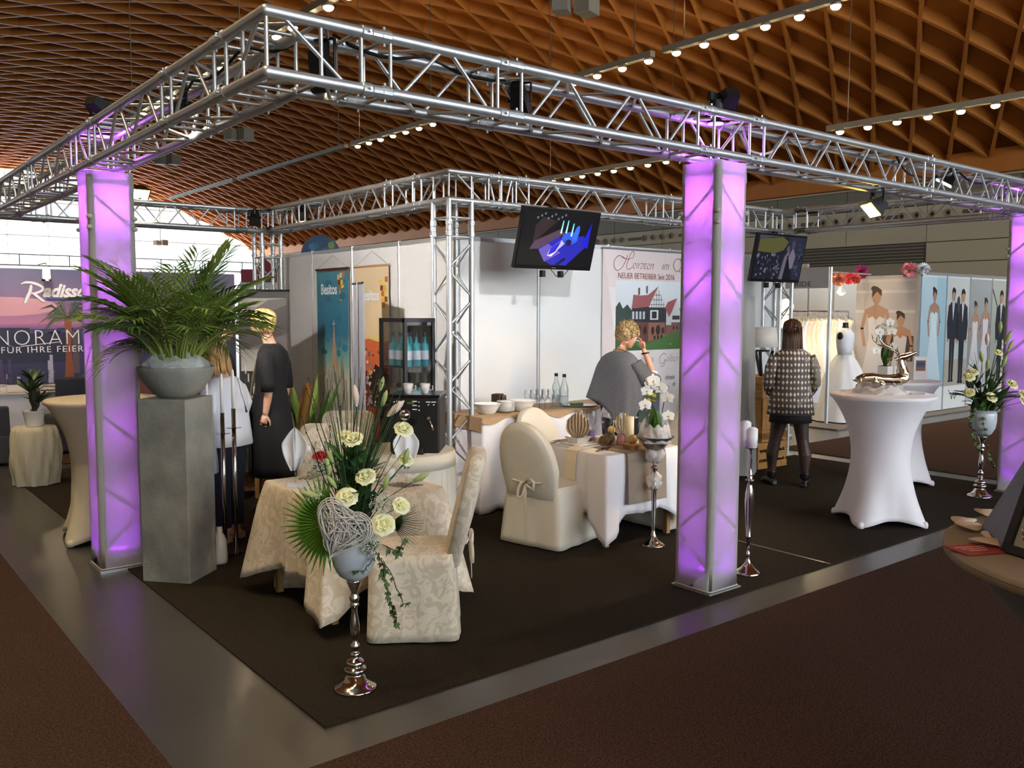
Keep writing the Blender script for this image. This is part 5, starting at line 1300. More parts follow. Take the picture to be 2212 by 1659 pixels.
# ================================================================ STRETCH-COVER BAR TABLES
m_str = M('stretch_white', '#eeeaee', .6, sheen=.2); m_str_g = M('stretch_grey', '#34323a', .7, sheen=.2); m_str_gt = M('stretch_grey_top', '#8d7c6c', .8); m_str_c = M('stretch_cream', '#cfc4a4', .7)
def bar_table(label, x, y, ang, mat, top=None, h=1.10, R=.415, foot=.40, waist=.235, group='stretch cover bar tables'):
    t = thing('bar_table', label, 'bar table', (x, y, 0.008), rz=ang, group=group); n = 72; K = 26
    def fn(i, j):
        a = 2*pi*i/n; f = j / K                     # f: 0 top -> 1 floor
        rt = R*(1 - .5*min(1, f*2.2)) ; 
        if f < .5: base = waist + (R - waist)*(1 - f/.5) ** 2.3
        else: base = waist + (.30 - waist)*((f - .5)/.5) ** 1.6
        c4 = abs(cos(2*a)) ** 3.0                   # four feet at 0, 90, ...
        g = max(0, (f - .45)/.55) ** 1.7
        rr = base*(1 - .10*g*(1 - c4)) + (foot - .30)*c4*g
        z = h - .012 - (h - .012)*f
        lift = .055*(1 - c4)**.6*max(0, (f - .75)/.25) ** 1.2
        return (rr*cos(a), rr*sin(a), z + lift)
    mb = MB(); mb.grid(fn, n, K + 1, True); o = mb.build('stretch_cover', mat, t, True); solidify(o, .003, -1)
    mb = MB(); mb.lathe([(0, h), (R - .012, h), (R, h - .006), (R + .002, h - .02), (R - .004, h - .035)], n, cap=False); mb.build('top_cover', top or mat, t, True)
    MB().cyl((0, 0, .05), (0, 0, h - .03), .03, n=12).build('centre_pole', m_alu_m, t)
    for k in range(4):
        a = k*pi/2; mb = MB(); mb.cyl((0, 0, .06), (foot*.93*cos(a), foot*.93*sin(a), .02), .018, n=8); mb.build('foot_bar', m_alu_m, t)
        mb = MB(); mb.lathe([(0, 0), (.028, 0), (.03, .03), (.02, .05)], 12, c=(foot*.955*cos(a), foot*.955*sin(a), 0)); mb.build('foot_pocket', mat, t, True)
    return t
bar_table('white stretch cover bar table carrying the silver deer', 5.635, 0.386, radians(8), m_str, R=.425)
bar_table('white stretch cover bar table behind the deer table', 7.38, 1.16, radians(-68), m_str, h=1.085, foot=.37)
bar_table('cream stretch cover bar table behind the left lit column', 0.30, 3.97, radians(-145), m_str_c, h=1.10)
bar_table('dark grey stretch cover bar table in the right foreground', 1.44, -2.773, radians(20), m_str_g, m_str_gt, h=1.115, R=.615, foot=.46, waist=.30)
# deer
DZ0 = 1.108
dc = Vector((5.635, .386, DZ0)); DR = Vector((.779, -.627, 0)); DFv = Vector((.627, .779, 0))
def Dp(u, z, d=0.0): return DR*u + UP*(z - .0) + DFv*d
t = thing('deer_sculpture', 'polished silver deer sculpture with antlers on the white bar table', 'sculpture', tuple(dc))
mb = MB()
mb.tube([Dp(-.245, .105), Dp(-.225, .118), Dp(-.17, .135), Dp(-.10, .138), Dp(-.02, .125), Dp(.06, .122), Dp(.13, .125), Dp(.18, .135), Dp(.20, .145)], [.012, .025, .036, .04, .038, .04, .05, .05, .03], 14)
mb.tube([Dp(.165, .12), Dp(.168, .17), Dp(.155, .22), Dp(.14, .26), Dp(.14, .295)], [.055, .05, .037, .032, .030], 14)
mb.tube([Dp(.10, .292), Dp(.125, .308), Dp(.16, .312), Dp(.20, .325), Dp(.245, .343), Dp(.272, .352)], [.016, .033, .034, .026, .018, .012], 12)
for d in (-.028, .028): mb.tube([Dp(.115, .30, d), Dp(.085, .30, d*2.2), Dp(.055, .292, d*2.8)], [.010, .014, .003], 8)
mb.tube([Dp(-.20, .11, -.02), Dp(-.235, .07, -.025), Dp(-.235, .03, -.02)], [.022, .012, .006], 8); mb.tube([Dp(-.10, .11, -.04), Dp(-.02, .08, -.045), Dp(.05, .03, -.03)], [.03, .022, .014], 10); mb.tube([Dp(-.245, .108), Dp(-.275, .125)], [.01, .003], 6)
body_src = mb
def fuse(mb, name, mat, parent, voxel=.01, smooth=4, loc=None):
    me = mb.mesh(name, mat); o = bpy.data.objects.new(name + '_src', me); COL.objects.link(o)
    m = o.modifiers.new('r', 'REMESH'); m.mode = 'VOXEL'; m.voxel_size = voxel; m.use_smooth_shade = True
    s = o.modifiers.new('s', 'SMOOTH'); s.iterations = smooth; s.factor = .5
    dg = bpy.context.evaluated_depsgraph_get(); dg.update(); me2 = bpy.data.meshes.new_from_object(o.evaluated_get(dg)); bpy.data.objects.remove(o); bpy.data.meshes.remove(me)
    me2.name = name; me2.materials.clear(); me2.materials.append(mat); me2.polygons.foreach_set('use_smooth', [True]*len(me2.polygons))
    return link_mesh(name, me2, parent)
m_gold = M('champagne_chrome', '#d8c9ae', .08, 1.0)
fuse(body_src, 'deer_body', m_gold, t, .005, 3)
for d in (-.018, .018):
    mb = MB(); mb.tube([Dp(.125, .325, d), Dp(.10, .36, d*1.6), Dp(.05, .385, d*2.5), Dp(-.02, .41, d*3.5), Dp(-.07, .455, d*4), Dp(-.085, .505, d*4)], [.009, .0085, .008, .007, .006, .002], 8)
    for (u, z, u2, z2) in ((.05, .385, .03, .43), (-.0, .402, -.01, .45), (-.05, .43, -.045, .485), (.09, .365, .085, .40)): mb.tube([Dp(u, z, d*2.6), Dp(u2, z2, d*3)], [.006, .002], 6)
    mb.build('antler', m_gold, t, True)
o = MB().box(Dp(.055, .0175 + .028, -.06), (.165, .05, .075), rz=radians(-38.8)).build('base_block', m_chrome, t); bevel(o, .003)
o = tulle('soft white net fabric under the silver deer', (5.62, .40, 1.109), .20, .085, 9, m_tulle_w)
o = tag(MB().box((5.80, .16, 1.113), (.2, .1, .006), rz=.4).build('white_card', m_porc), 'white card lying on the right of the deer table', 'card')
# things on the second bar table
c2 = Vector((7.38, 1.16, 1.094))
t = thing('orchid_pot', 'white square pot of the orchid on the rear bar table', 'flower pot', tuple(c2 + Vector((-.05, .12, 0)))); MB().box((0, 0, .07), (.11, .11, .14)).build('pot', m_porc, t); MB().box((0, 0, .141), (.10, .10, .004)).build('soil', MATS['soil'], t)
orchid('white orchid plant behind the silver deer', tuple(c2 + Vector((-.05, .12, .144))), radians(-38), ((-.02, -.12, .42, 5), (.05, .06, .46, 4)), 8, .055)
t = thing('photo_card', 'upright white card with a small photograph on the rear bar table', 'card', tuple(c2 + Vector((.22, -.12, 0))), rz=radians(-40)); MB().box((0, 0, .12), (.14, .012, .24)).build('card', m_porc, t)
p = Print(); p.rect(-.05, .09, .05, .20, '#5a4a55'); p.rect(-.05, .09, .05, .125, '#8a5a48'); p.ellp(0, .16, .05, .02, '#2f3550'); p.build('photo', print_mat('print'), (0, -.0065, 0), (1, 0, 0), (0, 0, 1), t)
t = thing('photo_card', 'smaller white card half hidden behind the deer head', 'card', tuple(c2 + Vector((.05, .02, 0))), rz=radians(-40)); MB().box((0, 0, .07), (.10, .012, .14)).build('card', m_porc, t)
p = Print(); p.rect(-.03, .05, .03, .11, '#5a4055'); p.build('photo', print_mat('print'), (0, -.0065, 0), (1, 0, 0), (0, 0, 1), t)
# things on the foreground table
TF = 1.1245; m_petal = M('silk_petal', '#e2cdb6', .7)
for i, (x, y, a) in enumerate(((1.33, -2.20, .2), (1.29, -2.27, 1.0), (1.21, -2.35, .3), (1.16, -2.40, 1.6), (1.52, -2.21, .6))):
    mb = MB(); rr = random.Random(i); leaf(mb, (0, 0, .006), (1, 0, .03), .10, .038, .0, None, 7, .25); o = mb.build('fabric_petal', m_petal, smooth=True); o.location = (x, y, TF); o.rotation_euler = (0, 0, a); solidify(o, .0015)
    tag(o, ['large pale fabric petal at the back of the dark bar table', 'pale fabric petal touching the black easel frame', 'curled pale fabric petal beside the red card', 'pale fabric petal lying on the red card', 'pale fabric petal at the far rim of the dark bar table'][i], 'petal')
t = thing('red_card', 'red printed card on the dark foreground bar table', 'card', (1.10, -2.36, TF), rz=radians(-25)); MB().box((0, 0, .0015), (.17, .10, .003)).build('card', M('red_card', '#9b2a22', .5), t)
for k in range(3): MB().box((-.02, .02 - .018*k, .0032), (.1 - .02*k, .006, .0006)).build('print_line', M('card_print', '#e0a090', .6), t)
t = thing('photo_easel', 'black framed picture easel on the dark foreground table', 'picture frame', (1.13, -2.41, TF), world=True)
ea = Vector((1.13, -2.41, TF)); eu = Vector((-.36, -.93, 0)).normalized(); eb = Vector((.93, -.36, 0)); ev = (UP*cos(.38) + eb*sin(.38)).normalized(); en = eu.cross(ev)
def E(x, z, d=0.0): return ea + eu*x + ev*z + en*d
m_e = Matrix((eu, en, ev)).transposed()
for (x, z, w, h_) in ((.012, .16, .024, .32), (.388, .16, .024, .32), (.2, .012, .40, .024), (.2, .308, .40, .024)): MB().box(E(x, z), (w, .022, h_), rot=m_e).build('frame_bar', m_black, t)
MB().box(E(.2, .16, -.003), (.36, .004, .28), rot=m_e).build('picture', M('picture_grey', '#b9b2a8', .4), t)
mb = MB(); q = E(.055, .07, .012) if en.x < 0 else E(.055, .07, -.012); mb.ell(q, (.008, .008, .014), 8, 6); mb.ell(q - UP*.018, (.006, .006, .009), 8, 6); mb.build('brooch', m_gold, t, True)
mb = MB(); tri = [Vector((1.33, -2.26, TF)), Vector((1.14, -2.40, TF)), E(.03, .33), E(.0, .36) + Vector((.04, .02, 0))]
mb.add(tri + [p_ + Vector((.02, -.012, 0)) for p_ in tri], [(0, 1, 2, 3), (7, 6, 5, 4), (0, 4, 5, 1), (1, 5, 6, 2), (2, 6, 7, 3), (3, 7, 4, 0)]); mb.build('easel_back', m_black, t)
# ================================================================ PEOPLE
m_skin = M('skin', '#d9a98b', .5, noise=(6, .6), col2='#cf9a7c'); m_lip = M('lips', '#b0605a', .45); m_eyew = M('eye_white', '#efece8', .2); m_iris = M('iris', '#3a4a55', .2); m_teeth = M('teeth', '#f2eee6', .3)
def head_parts(mb, c, fwd=Vector((0, 1, 0)), tilt=0.0, smile=False):
    """adds a head to the body mesh; c = centre of the head; returns the matrix for face parts"""
    fwd = Vector(fwd).normalized(); rt = fwd.cross(UP).normalized(); f2 = (fwd*cos(tilt) - UP*sin(tilt)).normalized(); u2 = rt.cross(f2).normalized()
    m = Matrix((rt, f2, u2)).transposed(); c = Vector(c); P = lambda x, y, z: c + m @ Vector((x, y, z))
    mb.ell(P(0, -.012, .028), (.074, .092, .088), 18, 12, m); mb.ell(P(0, .028, -.028), (.060, .064, .080), 16, 10, m); mb.ell(P(0, .048, -.085), (.036, .036, .028), 12, 8, m)
    for s in (-1, 1):
        mb.ell(P(s*.040, .052, -.035), (.022, .022, .026), 10, 8, m); mb.ell(P(s*.074, -.006, -.008), (.010, .020, .031), 10, 8, m); mb.ell(P(s*.034, .078, .022), (.024, .014, .008), 8, 6, m)
    mb.tube([P(0, .084, .015), P(0, .098, -.008), P(0, .108, -.028)], [.009, .011, .015], 8); mb.ell(P(0, .100, -.034), (.017, .012, .009), 8, 6, m)
    mb.ell(P(0, .087, -.058), (.022, .010, .006), 8, 6, m); mb.ell(P(0, .085, -.071 - (.008 if smile else 0)), (.02, .010, .007), 8, 6, m)
    return m, c
def face(t, m, c, smile=False, parent=None):
    P = lambda x, y, z: c + m @ Vector((x, y, z)); par = parent or t
    for s in (-1, 1):
        MB().ell(P(s*.031, .078, .004), .0125, 10, 8).build('eye', m_eyew, par, True); MB().ell(P(s*.032, .0885, .004), .0052, 8, 6).build('iris', m_iris, par, True)
        mb = MB(); mb.tube([P(s*.016, .094, .024), P(s*.032, .092, .029), P(s*.050, .078, .022)], .0028, 5); mb.build('eyebrow', M('brow', '#7a5a38', .8), par)
    mb = MB(); mb.tube([P(-.026, .084, -.058), P(-.01, .0965, -.058), P(.01, .0965, -.058), P(.026, .084, -.058)], [.002, .0052, .0052, .002], 6); mb.tube([P(-.024, .083, -.068 - (.008 if smile else 0)), P(0, .0955, -.071 - (.009 if smile else 0)), P(.024, .083, -.068 - (.008 if smile else 0))], [.002, .006, .002], 6); mb.build('lips', m_lip, par, True)
    if smile: MB().ell(P(0, .092, -.065), (.018, .004, .006), 10, 6, m).build('teeth', m_teeth, par, True)
def hand(mb, w, d, nrm, curl=.5, s=1.0, side=1):
    """w wrist, d direction of the fingers, nrm palm normal, side: +1 thumb on (d x nrm) side"""
    w = Vector(w); d = Vector(d).normalized(); nrm = Vector(nrm); nrm = (nrm - d*nrm.dot(d)).normalized(); sd = d.cross(nrm)*side
    mb.tube([w, w + d*.03*s, w + d*.085*s], [.025*s, .032*s, .034*s], 10)
    mb.ell(w + d*.05*s, (.036*s, .046*s, .016*s), 10, 8, Matrix((sd, d, nrm)).transposed())
    for k, L in enumerate((.068, .076, .070, .055)):
        b = w + d*.082*s + sd*(.027 - .018*k)*s; pts = [b]; dd = d.copy(); 
        for j in range(3):
            dd = (dd*cos(curl*.75) + nrm*sin(curl*.75)).normalized() if j else (dd*cos(curl*.5) + nrm*sin(curl*.5)).normalized()
            pts.append(pts[-1] + dd*L*s*(.45, .32, .23)[j])
        mb.tube(pts, [.0095*s, .009*s, .0085*s, .006*s], 8)
    b = w + d*.03*s + sd*.03*s; p1 = b + (sd*.7 + d*.7).normalized()*.035*s; p2 = p1 + (sd*.25 + d*.9 + nrm*.4*curl).normalized()*.03*s; p3 = p2 + (d*.9 + nrm*.5*curl).normalized()*.022*s
    mb.tube([w + d*.015*s + sd*.012*s, b, p1, p2, p3], [.014*s, .014*s, .011*s, .010*s, .007*s], 8)
def loft(secs, n=32, ripple=0.0, nr=9, ph=0.0, cap=False):
    """secs: (x, y, z, rx, ry) rings"""
    mb = MB(); m = len(secs)
    def fn(i, j):
        x, y, z, rx, ry = secs[j][:5]; a = 2*pi*i/n; g = 1 + ripple*sin(nr*a + ph)*(secs[j][5] if len(secs[j]) > 5 else 0)
        return (x + rx*cos(a)*g, y + ry*sin(a)*g, z)
    mb.grid(fn, n, m, True)
    if cap: mb.f.append(tuple(range(n))[::-1]); mb.f.append(tuple(range((m-1)*n, m*n)))
    return mb
def shoes(t, p, d, mat, name='shoe', h=.06, L=.25, heel=.0):
    p = Vector(p); d = Vector(d).normalized(); mb = MB()
    mb.tube([p - d*.07 + UP*.035, p - d*.02 + UP*.04, p + d*.06 + UP*.034, p + d*.13 + UP*.026, p + d*.175 + UP*.022], [.034, .040, .040, .036, .016], 10)
    mb.tube([p + UP*.03, p + UP*h*.6, p + UP*h], [.044, .050, .052], 10); mb.box(p + d*.05 + UP*.008, (.07, .24, .014), rot=Matrix((d.cross(UP), d, UP)).transposed())
    if heel: mb.box(p - d*.05 + UP*.012, (.055, .06, .024), rot=Matrix((d.cross(UP), d, UP)).transposed())
    return fuse(mb, name, mat, t, .008, 3)
def rz_for(fwd): return atan2(fwd.y, fwd.x) - pi/2          # local +Y -> fwd
VX, VY = Vector((1, 0, 0)), Vector((0, 1, 0))

# ---- 1. blonde woman in a black dress, in profile, laughing
f = (-RH*.97 + FH*.12).normalized()
t = thing('person', 'short-haired blonde person in a long black dress laughing in profile', 'person', (1.70, 3.98, 0.008), rz=rz_for(f))
mb = MB(); hc_ = Vector((0, .06, 1.69)); m3_, c_ = head_parts(mb, hc_, VY, -.05, True)
mb.tube([(0, .035, 1.62), (0, .01, 1.55), (0, -.02, 1.46)], [.050, .052, .062], 12)
mb.tube([(0, -.03, 1.44), (0, -.03, 1.30), (0, -.01, 1.12), (0, -.01, .95)], [.085, .098, .095, .11], 14)
for s in (-1, 1):
    mb.tube([(s*.06, -.02, 1.415), (s*.155, -.03, 1.40), (s*.195, -.05, 1.30), (s*.20, -.075, 1.13), (s*.20, -.06, 1.02), (s*.205, -.04, .90)], [.040, .044, .044, .040, .036, .026], 10)
    hand(mb, (s*.205, -.04, .895), (0, .25, -1), (-s, 0, 0), .55, .95, -s)
    mb.tube([(s*.085, -.01, .95), (s*.09, .0, .70), (s*.085, .0, .48), (s*.08, -.02, .28), (s*.08, -.02, .08)], [.085, .075, .055, .048, .032], 10)
body = fuse(mb, 'body', m_skin, t, .0075, 3); face(t, m3_, c_, True)
m_dress = M('black_knit', '#0e0d0e', .8, bump=(200, .2))
secs = [(0, -.02, 1.50, .075, .065), (0, -.025, 1.475, .12, .085), (0, -.03, 1.43, .175, .11), (0, -.03, 1.36, .185, .125), (0, -.02, 1.24, .175, .135), (0, -.01, 1.10, .165, .13), (0, -.01, .98, .19, .155), (0, -.01, .80, .20, .18, .3), (0, -.02, .60, .215, .20, .7), (0, -.03, .42, .225, .215, 1), (0, -.05, .33, .235, .23, 1)]
o = loft(secs, 40, .05, 7).build('dress', m_dress, t, True); solidify(o, .004)
for s in (-1, 1):
    sl = MB(); sl.tube([(s*.125, -.03, 1.425), (s*.165, -.035, 1.405), (s*.205, -.05, 1.30), (s*.208, -.07, 1.16), (s*.207, -.07, 1.09)], [.045, .066, .068, .062, .060], 12, cap=False); o = sl.build('sleeve', m_dress, t, True); solidify(o, .004)
ap = MB(); ap.grid(lambda i, j: (.235*sin(-1.1 + 2.2*i/12), .05 + .155*cos(-1.1 + 2.2*i/12) + .02*(1 - j/8) - .03, 1.0 - .62*j/8), 13, 9); o = ap.build('apron', M('black_apron', '#16161a', .85), t, True); solidify(o, .004)
mb = MB(); mb.tube([(-.09, .075, 1.36), (-.10, .115, 1.2), (-.11, .135, 1.02), (-.10, .14, .98)], .008, 6); mb.build('lanyard', M('olive_strap', '#6a6040', .7), t)
mb = MB(); mb.tube([(.052*cos(a), .0 + .052*sin(a), 1.545 - .035*sin(a)) for a in [2*pi*k/20 for k in range(20)]], .0035, 5, closed=True); mb.build('necklace', M('gold', '#c9a24a', .3, 1.0), t)
m_blond = M('hair_blonde', '#d8b25a', .5, noise=(40, 1), col2='#efd893', stretch=(1, 1, .25)); m_blondk = M('hair_ash', '#9c7f55', .6, noise=(45, 1), col2='#c7ad7c')
HSURF = []
def cap_hair(t, m, c, mat, r=(.084, .104, .098), back=-.055, top=.045, front=.02, strands=70, seed=1, length=.05):
    """hair shell with overlaid locks"""
    rr = random.Random(seed); P = lambda x, y, z: c + m @ Vector((x, y, z)); mb = MB(); n, k = 32, 12
    side = (front + back)*.5 + .012
    def low(a):
        fr = sin(a); return side + (front - side)*fr**1.2 if fr > 0 else side + (back - side)*(-fr)**.7
    def surf(a, z, off=0.0):
        if z >= .026: q = sqrt(max(0.0, 1 - ((z - .026)/r[2])**2))
        else: q = 1 - .34*min(1, (.026 - z)/.13)**1.4
        w = 1 + .035*mnoise.noise(Vector((cos(a)*4 + seed, sin(a)*4, z*30)))
        return P((r[0]*q + off)*cos(a)*w, -.014 + (r[1]*q + off)*sin(a)*w, z + off*.3)
    zt_ = .026 + r[2]
    def fn(i, j):
        a = 2*pi*i/n; return surf(a, zt_ - (zt_ - low(a))*(1 - cos(j/k*pi/2)))
    mb.grid(fn, n, k + 1, True); h = mb.build('hair', mat, t, True); HSURF[:] = [surf, low, zt_]
    lk = MB()
    for s in range(strands):
        a = rr.uniform(0, 2*pi); zl = low(a) - rr.uniform(-.012, .012); z0 = rr.uniform(zl + .03, zt_ - .002); z1 = max(zl, z0 - length*rr.uniform(.8, 1.5)); da = rr.uniform(-.25, .25); pts = []
        for j in range(5): pts.append(surf(a + da*j/4, z0 + (z1 - z0)*j/4, .001 + .003*sin(pi*j/4)))
        lk.tube(pts, [.004, .0075, .008, .0065, .0015], 5)
    o = lk.build('hair_locks', mat, h, True); o['kind'] = 'stuff'
    return h
cap_hair(t, m3_, c_, m_blond, back=-.095, front=.05, strands=240, seed=2, length=.07)
for s in (-1, 1): shoes(t, (s*.08, -.02, 0), (0, 1, 0), m_black)

# ---- 2. woman with grey poncho, seen from behind, hand raised to her face
f = (RH*.62 + FH*.78).normalized()
t = thing('person', 'person in a grey poncho with short curly hair behind the white table', 'person', (4.46, 2.34, 0.008), rz=rz_for(f))
mb = MB(); hc_ = Vector((.03, .07, 1.565)); m3_, c_ = head_parts(mb, hc_, (.25, 1, 0), .35)
mb.tube([(.015, .03, 1.50), (.01, .0, 1.43), (0, -.03, 1.34)], [.050, .052, .065], 12); mb.tube([(0, -.03, 1.32), (0, -.03, 1.18), (0, -.01, 1.0), (0, -.01, .86)], [.085, .10, .10, .115], 14)
mb.tube([(.06, -.02, 1.33), (.16, -.01, 1.29), (.235, .06, 1.17), (.25, .17, 1.14), (.20, .22, 1.25), (.155, .215, 1.36), (.13, .20, 1.43)], [.05, .054, .046, .040, .035, .028, .024], 10); hand(mb, (.13, .20, 1.425), (-.25, -.12, 1), (-.7, -.75, -.1), .5, .92, 1)
mb.tube([(-.06, -.02, 1.33), (-.16, -.02, 1.29), (-.22, .0, 1.16), (-.22, .06, 1.02), (-.13, .22, 1.0)], [.05, .054, .046, .040, .026], 10); hand(mb, (-.13, .22, 1.0), (.6, .8, 0), (0, 0, -1), .5, .92, 1)
for s in (-1, 1): mb.tube([(s*.085, -.01, .88), (s*.09, .0, .66), (s*.085, .0, .46), (s*.08, -.02, .26), (s*.08, -.02, .08)], [.09, .078, .056, .05, .034], 10)
fuse(mb, 'body', m_skin, t, .0075, 3); face(t, m3_, c_)
m_pon = M('grey_knit', '#5a5a5e', .9, noise=(70, 1), col2='#6a6a6e', bump=(250, .4)); mb = MB(); n = 64; K = 14
def pn(i, j):
    a = 2*pi*i/n; fq = j/K
    # cloth hangs in points
    pl_ = max(0, cos(a - radians(218))) ** 6; pb_ = max(0, cos(a - radians(-51))) ** 6; pr_ = max(0, cos(a - radians(30))) ** 6   # cloth corners
    sh = min(1, fq*3.2)
    rx = .068 + .125*sh + .02*fq + .13*pl_*fq + .04*pr_*fq; ry = .062 + .06*sh + .03*fq + .09*pl_*fq + .02*pb_*fq
    w = 1 + .05*max(0, fq - .25)*sin(8*a + 2) + .035*max(0, fq - .3)*sin(13*a)
    z = 1.418 - .085*sh**1.3 - (.45 + .22*pb_ - .10*pl_ - .14*pr_)*max(0, fq - .2)/.8
    return (rx*cos(a)*w, -.015 + ry*sin(a)*w, z)
mb.grid(pn, n, K + 1, True); o = mb.build('poncho', m_pon, t, True); solidify(o, .006)
o = loft([(0, -.01, 1.05, .165, .125), (0, -.01, .95, .175, .14), (0, -.01, .80, .185, .15)], 28).build('shirt', m_napk, t, True); solidify(o, .004)
sl = MB(); sl.tube([(.10, -.02, 1.325), (.16, -.01, 1.295), (.235, .06, 1.17), (.255, .15, 1.12)], [.05, .075, .085, .10], 14, cap=False); o = sl.build('poncho_drape', m_pon, t, True); solidify(o, .006)
sl = MB(); sl.tube([(.235, .06, 1.17), (.255, .17, 1.14), (.225, .205, 1.21)], [.058, .055, .05], 12, cap=False); o = sl.build('shirt_sleeve', m_napk, t, True)
m_trs = M('black_trousers', '#121216', .8)
for s in (-1, 1): o = loft([(s*.085, -.01, .92, .105, .12), (s*.09, 0, .66, .09, .10), (s*.085, 0, .40, .075, .08), (s*.08, -.02, .08, .06, .07)], 20).build('trouser_leg', m_trs, t, True); shoes(t, (s*.08, -.02, 0), (0, 1, 0), m_black)
h = cap_hair(t, m3_, c_, m_blondk, (.090, .108, .104), -.085, .05, .04, 10, 4)
cl = MB(); rr = random.Random(9)
for k in range(420):                                             # short curls
    a = rr.uniform(0, 2*pi); zq = HSURF[1](a); p = HSURF[0](a, zq + (HSURF[2] - zq)*rr.random()**.8, .004); u = Vector((rr.uniform(-1, 1), rr.uniform(-1, 1), rr.uniform(-1, 1))).normalized(); v = u.orthogonal().normalized(); w = u.cross(v); R_c = rr.uniform(.009, .016)
    cl.tube([p + (v*cos(q) + w*sin(q))*R_c + u*.004*q for q in (0, .9, 1.8, 2.7, 3.6, 4.5)], [.003, .0048, .0052, .005, .004, .002], 4)
o = cl.build('curls', m_blondk, h, True); o['kind'] = 'stuff'
mb = MB(); mb.tube([Vector((.142, .207, 1.395)) + Vector((cos(a)*.031, sin(a)*.031, .006*cos(a))) for a in [2*pi*k/16 for k in range(16)]], .008, 6, closed=True); mb.build('wristwatch', M('dark_brown', '#2a1712', .4), t, True)
mb = MB(); mb.tube([(.065*cos(a), -.01 + .06*sin(a), 1.42 - .02*sin(a)) for a in [2*pi*k/20 for k in range(20)]], .004, 5, closed=True); mb.build('necklace', MATS['gold'], t)

# ---- 3. woman in a patterned jacket, seen from behind
def jacket_mat():
    m = bpy.data.materials.new('jacquard_jacket'); m.use_nodes = True; nt = m.node_tree; N, L = nt.nodes, nt.links; p = N['Principled BSDF']; p.inputs['Roughness'].default_value = .6
    tc = N.new('ShaderNodeTexCoord'); mp = N.new('ShaderNodeMapping'); mp.inputs['Scale'].default_value = (1, 0, .62); L.new(tc.outputs['Object'], mp.inputs[0])
    v = N.new('ShaderNodeTexVoronoi'); v.distance = 'MANHATTAN'; v.inputs['Scale'].default_value = 27; v.inputs['Randomness'].default_value = .12; L.new(mp.outputs[0], v.inputs['Vector'])
    r = N.new('ShaderNodeValToRGB'); r.color_ramp.interpolation = 'CONSTANT'; e = r.color_ramp.elements; e[0].color = lin('#d6cbb4'); e[1].position = .40; e[1].color = lin('#4d4643'); L.new(v.outputs['Distance'], r.inputs[0])
    n = N.new('ShaderNodeTexNoise'); n.inputs['Scale'].default_value = 7; L.new(tc.outputs['Object'], n.inputs['Vector']); g = N.new('ShaderNodeValToRGB'); g.color_ramp.elements[0].position = .34; g.color_ramp.elements[1].position = .42; L.new(n.outputs[0], g.inputs[0])
    w = N.new('ShaderNodeTexWave'); w.bands_direction = 'Z'; w.inputs['Scale'].default_value = 22; w.inputs['Distortion'].default_value = 1.5; L.new(tc.outputs['Object'], w.inputs['Vector'])
    wr_ = N.new('ShaderNodeValToRGB'); wr_.color_ramp.interpolation = 'CONSTANT'; wr_.color_ramp.elements[0].color = lin('#5d5450'); wr_.color_ramp.elements[1].color = lin('#b3a792'); wr_.color_ramp.elements[1].position = .62; L.new(w.outputs[0], wr_.inputs[0])
    mx = N.new('ShaderNodeMix'); mx.data_type = 'RGBA'; L.new(g.outputs[0], mx.inputs[0]); L.new(wr_.outputs[0], mx.inputs[6]); L.new(r.outputs[0], mx.inputs[7]); L.new(mx.outputs[2], p.inputs['Base Color']); return m
f = (FH*.97 + RH*.10).normalized()
t = thing('person', 'long-haired person in a patterned jacket seen from behind', 'person', (6.365, 1.765, 0.008), rz=rz_for(f))
mb = MB(); hc_ = Vector((0, .03, 1.60)); m3_, c_ = head_parts(mb, hc_, (.1, 1, 0), .05)
mb.tube([(0, .01, 1.53), (0, -.01, 1.46), (0, -.03, 1.37)], [.048, .05, .06], 12); mb.tube([(0, -.03, 1.35), (0, -.03, 1.22), (0, -.01, 1.04), (0, -.01, .90)], [.085, .098, .095, .11], 14)
for s in (-1, 1):
    mb.tube([(s*.06, -.02, 1.335), (s*.155, -.03, 1.32), (s*.20, -.04, 1.22), (s*.215, -.03, 1.06), (s*.19, .08, .96), (s*.16, .18, .95)], [.040, .044, .044, .040, .034, .026], 10); hand(mb, (s*.16, .18, .95), (-s*.2, 1, 0), (-s, 0, -.3), .6, .92, -s)
LEGX = ((-.165, .06), (.15, -.03))
for s, (fx, fy) in zip((-1, 1), LEGX): mb.tube([(s*.09, -.01, .90), (s*.105, .0, .68), (fx*.85, fy*.5, .47), (fx, fy - .02, .30), (fx, fy - .02, .08)], [.088, .078, .056, .056, .034], 12)
fuse(mb, 'body', m_skin, t, .0075, 3); face(t, m3_, c_)
m_tights = M('sheer_tights', '#4a342c', .5, noise=(5, .5), col2='#2a1e1b'); mb = MB()
for s, (fx, fy) in zip((-1, 1), LEGX): mb.tube([(s*.09, -.01, .85), (s*.105, .0, .68), (fx*.85, fy*.5, .47), (fx, fy - .022, .32), (fx, fy - .022, .2), (fx, fy - .02, .08)], [.096, .084, .061, .064, .046, .040], 14)
fuse(mb, 'tights', m_tights, t, .0075, 3)
m_jack = jacket_mat()
o = loft([(0, -.02, 1.425, .065, .06), (0, -.025, 1.405, .11, .08), (0, -.03, 1.365, .172, .105), (0, -.03, 1.30, .19, .12), (0, -.025, 1.18, .188, .13), (0, -.015, 1.02, .195, .14), (0, -.01, .88, .215, .16), (0, -.01, .74, .235, .175)], 40).build('jacket', m_jack, t, True); solidify(o, .006)
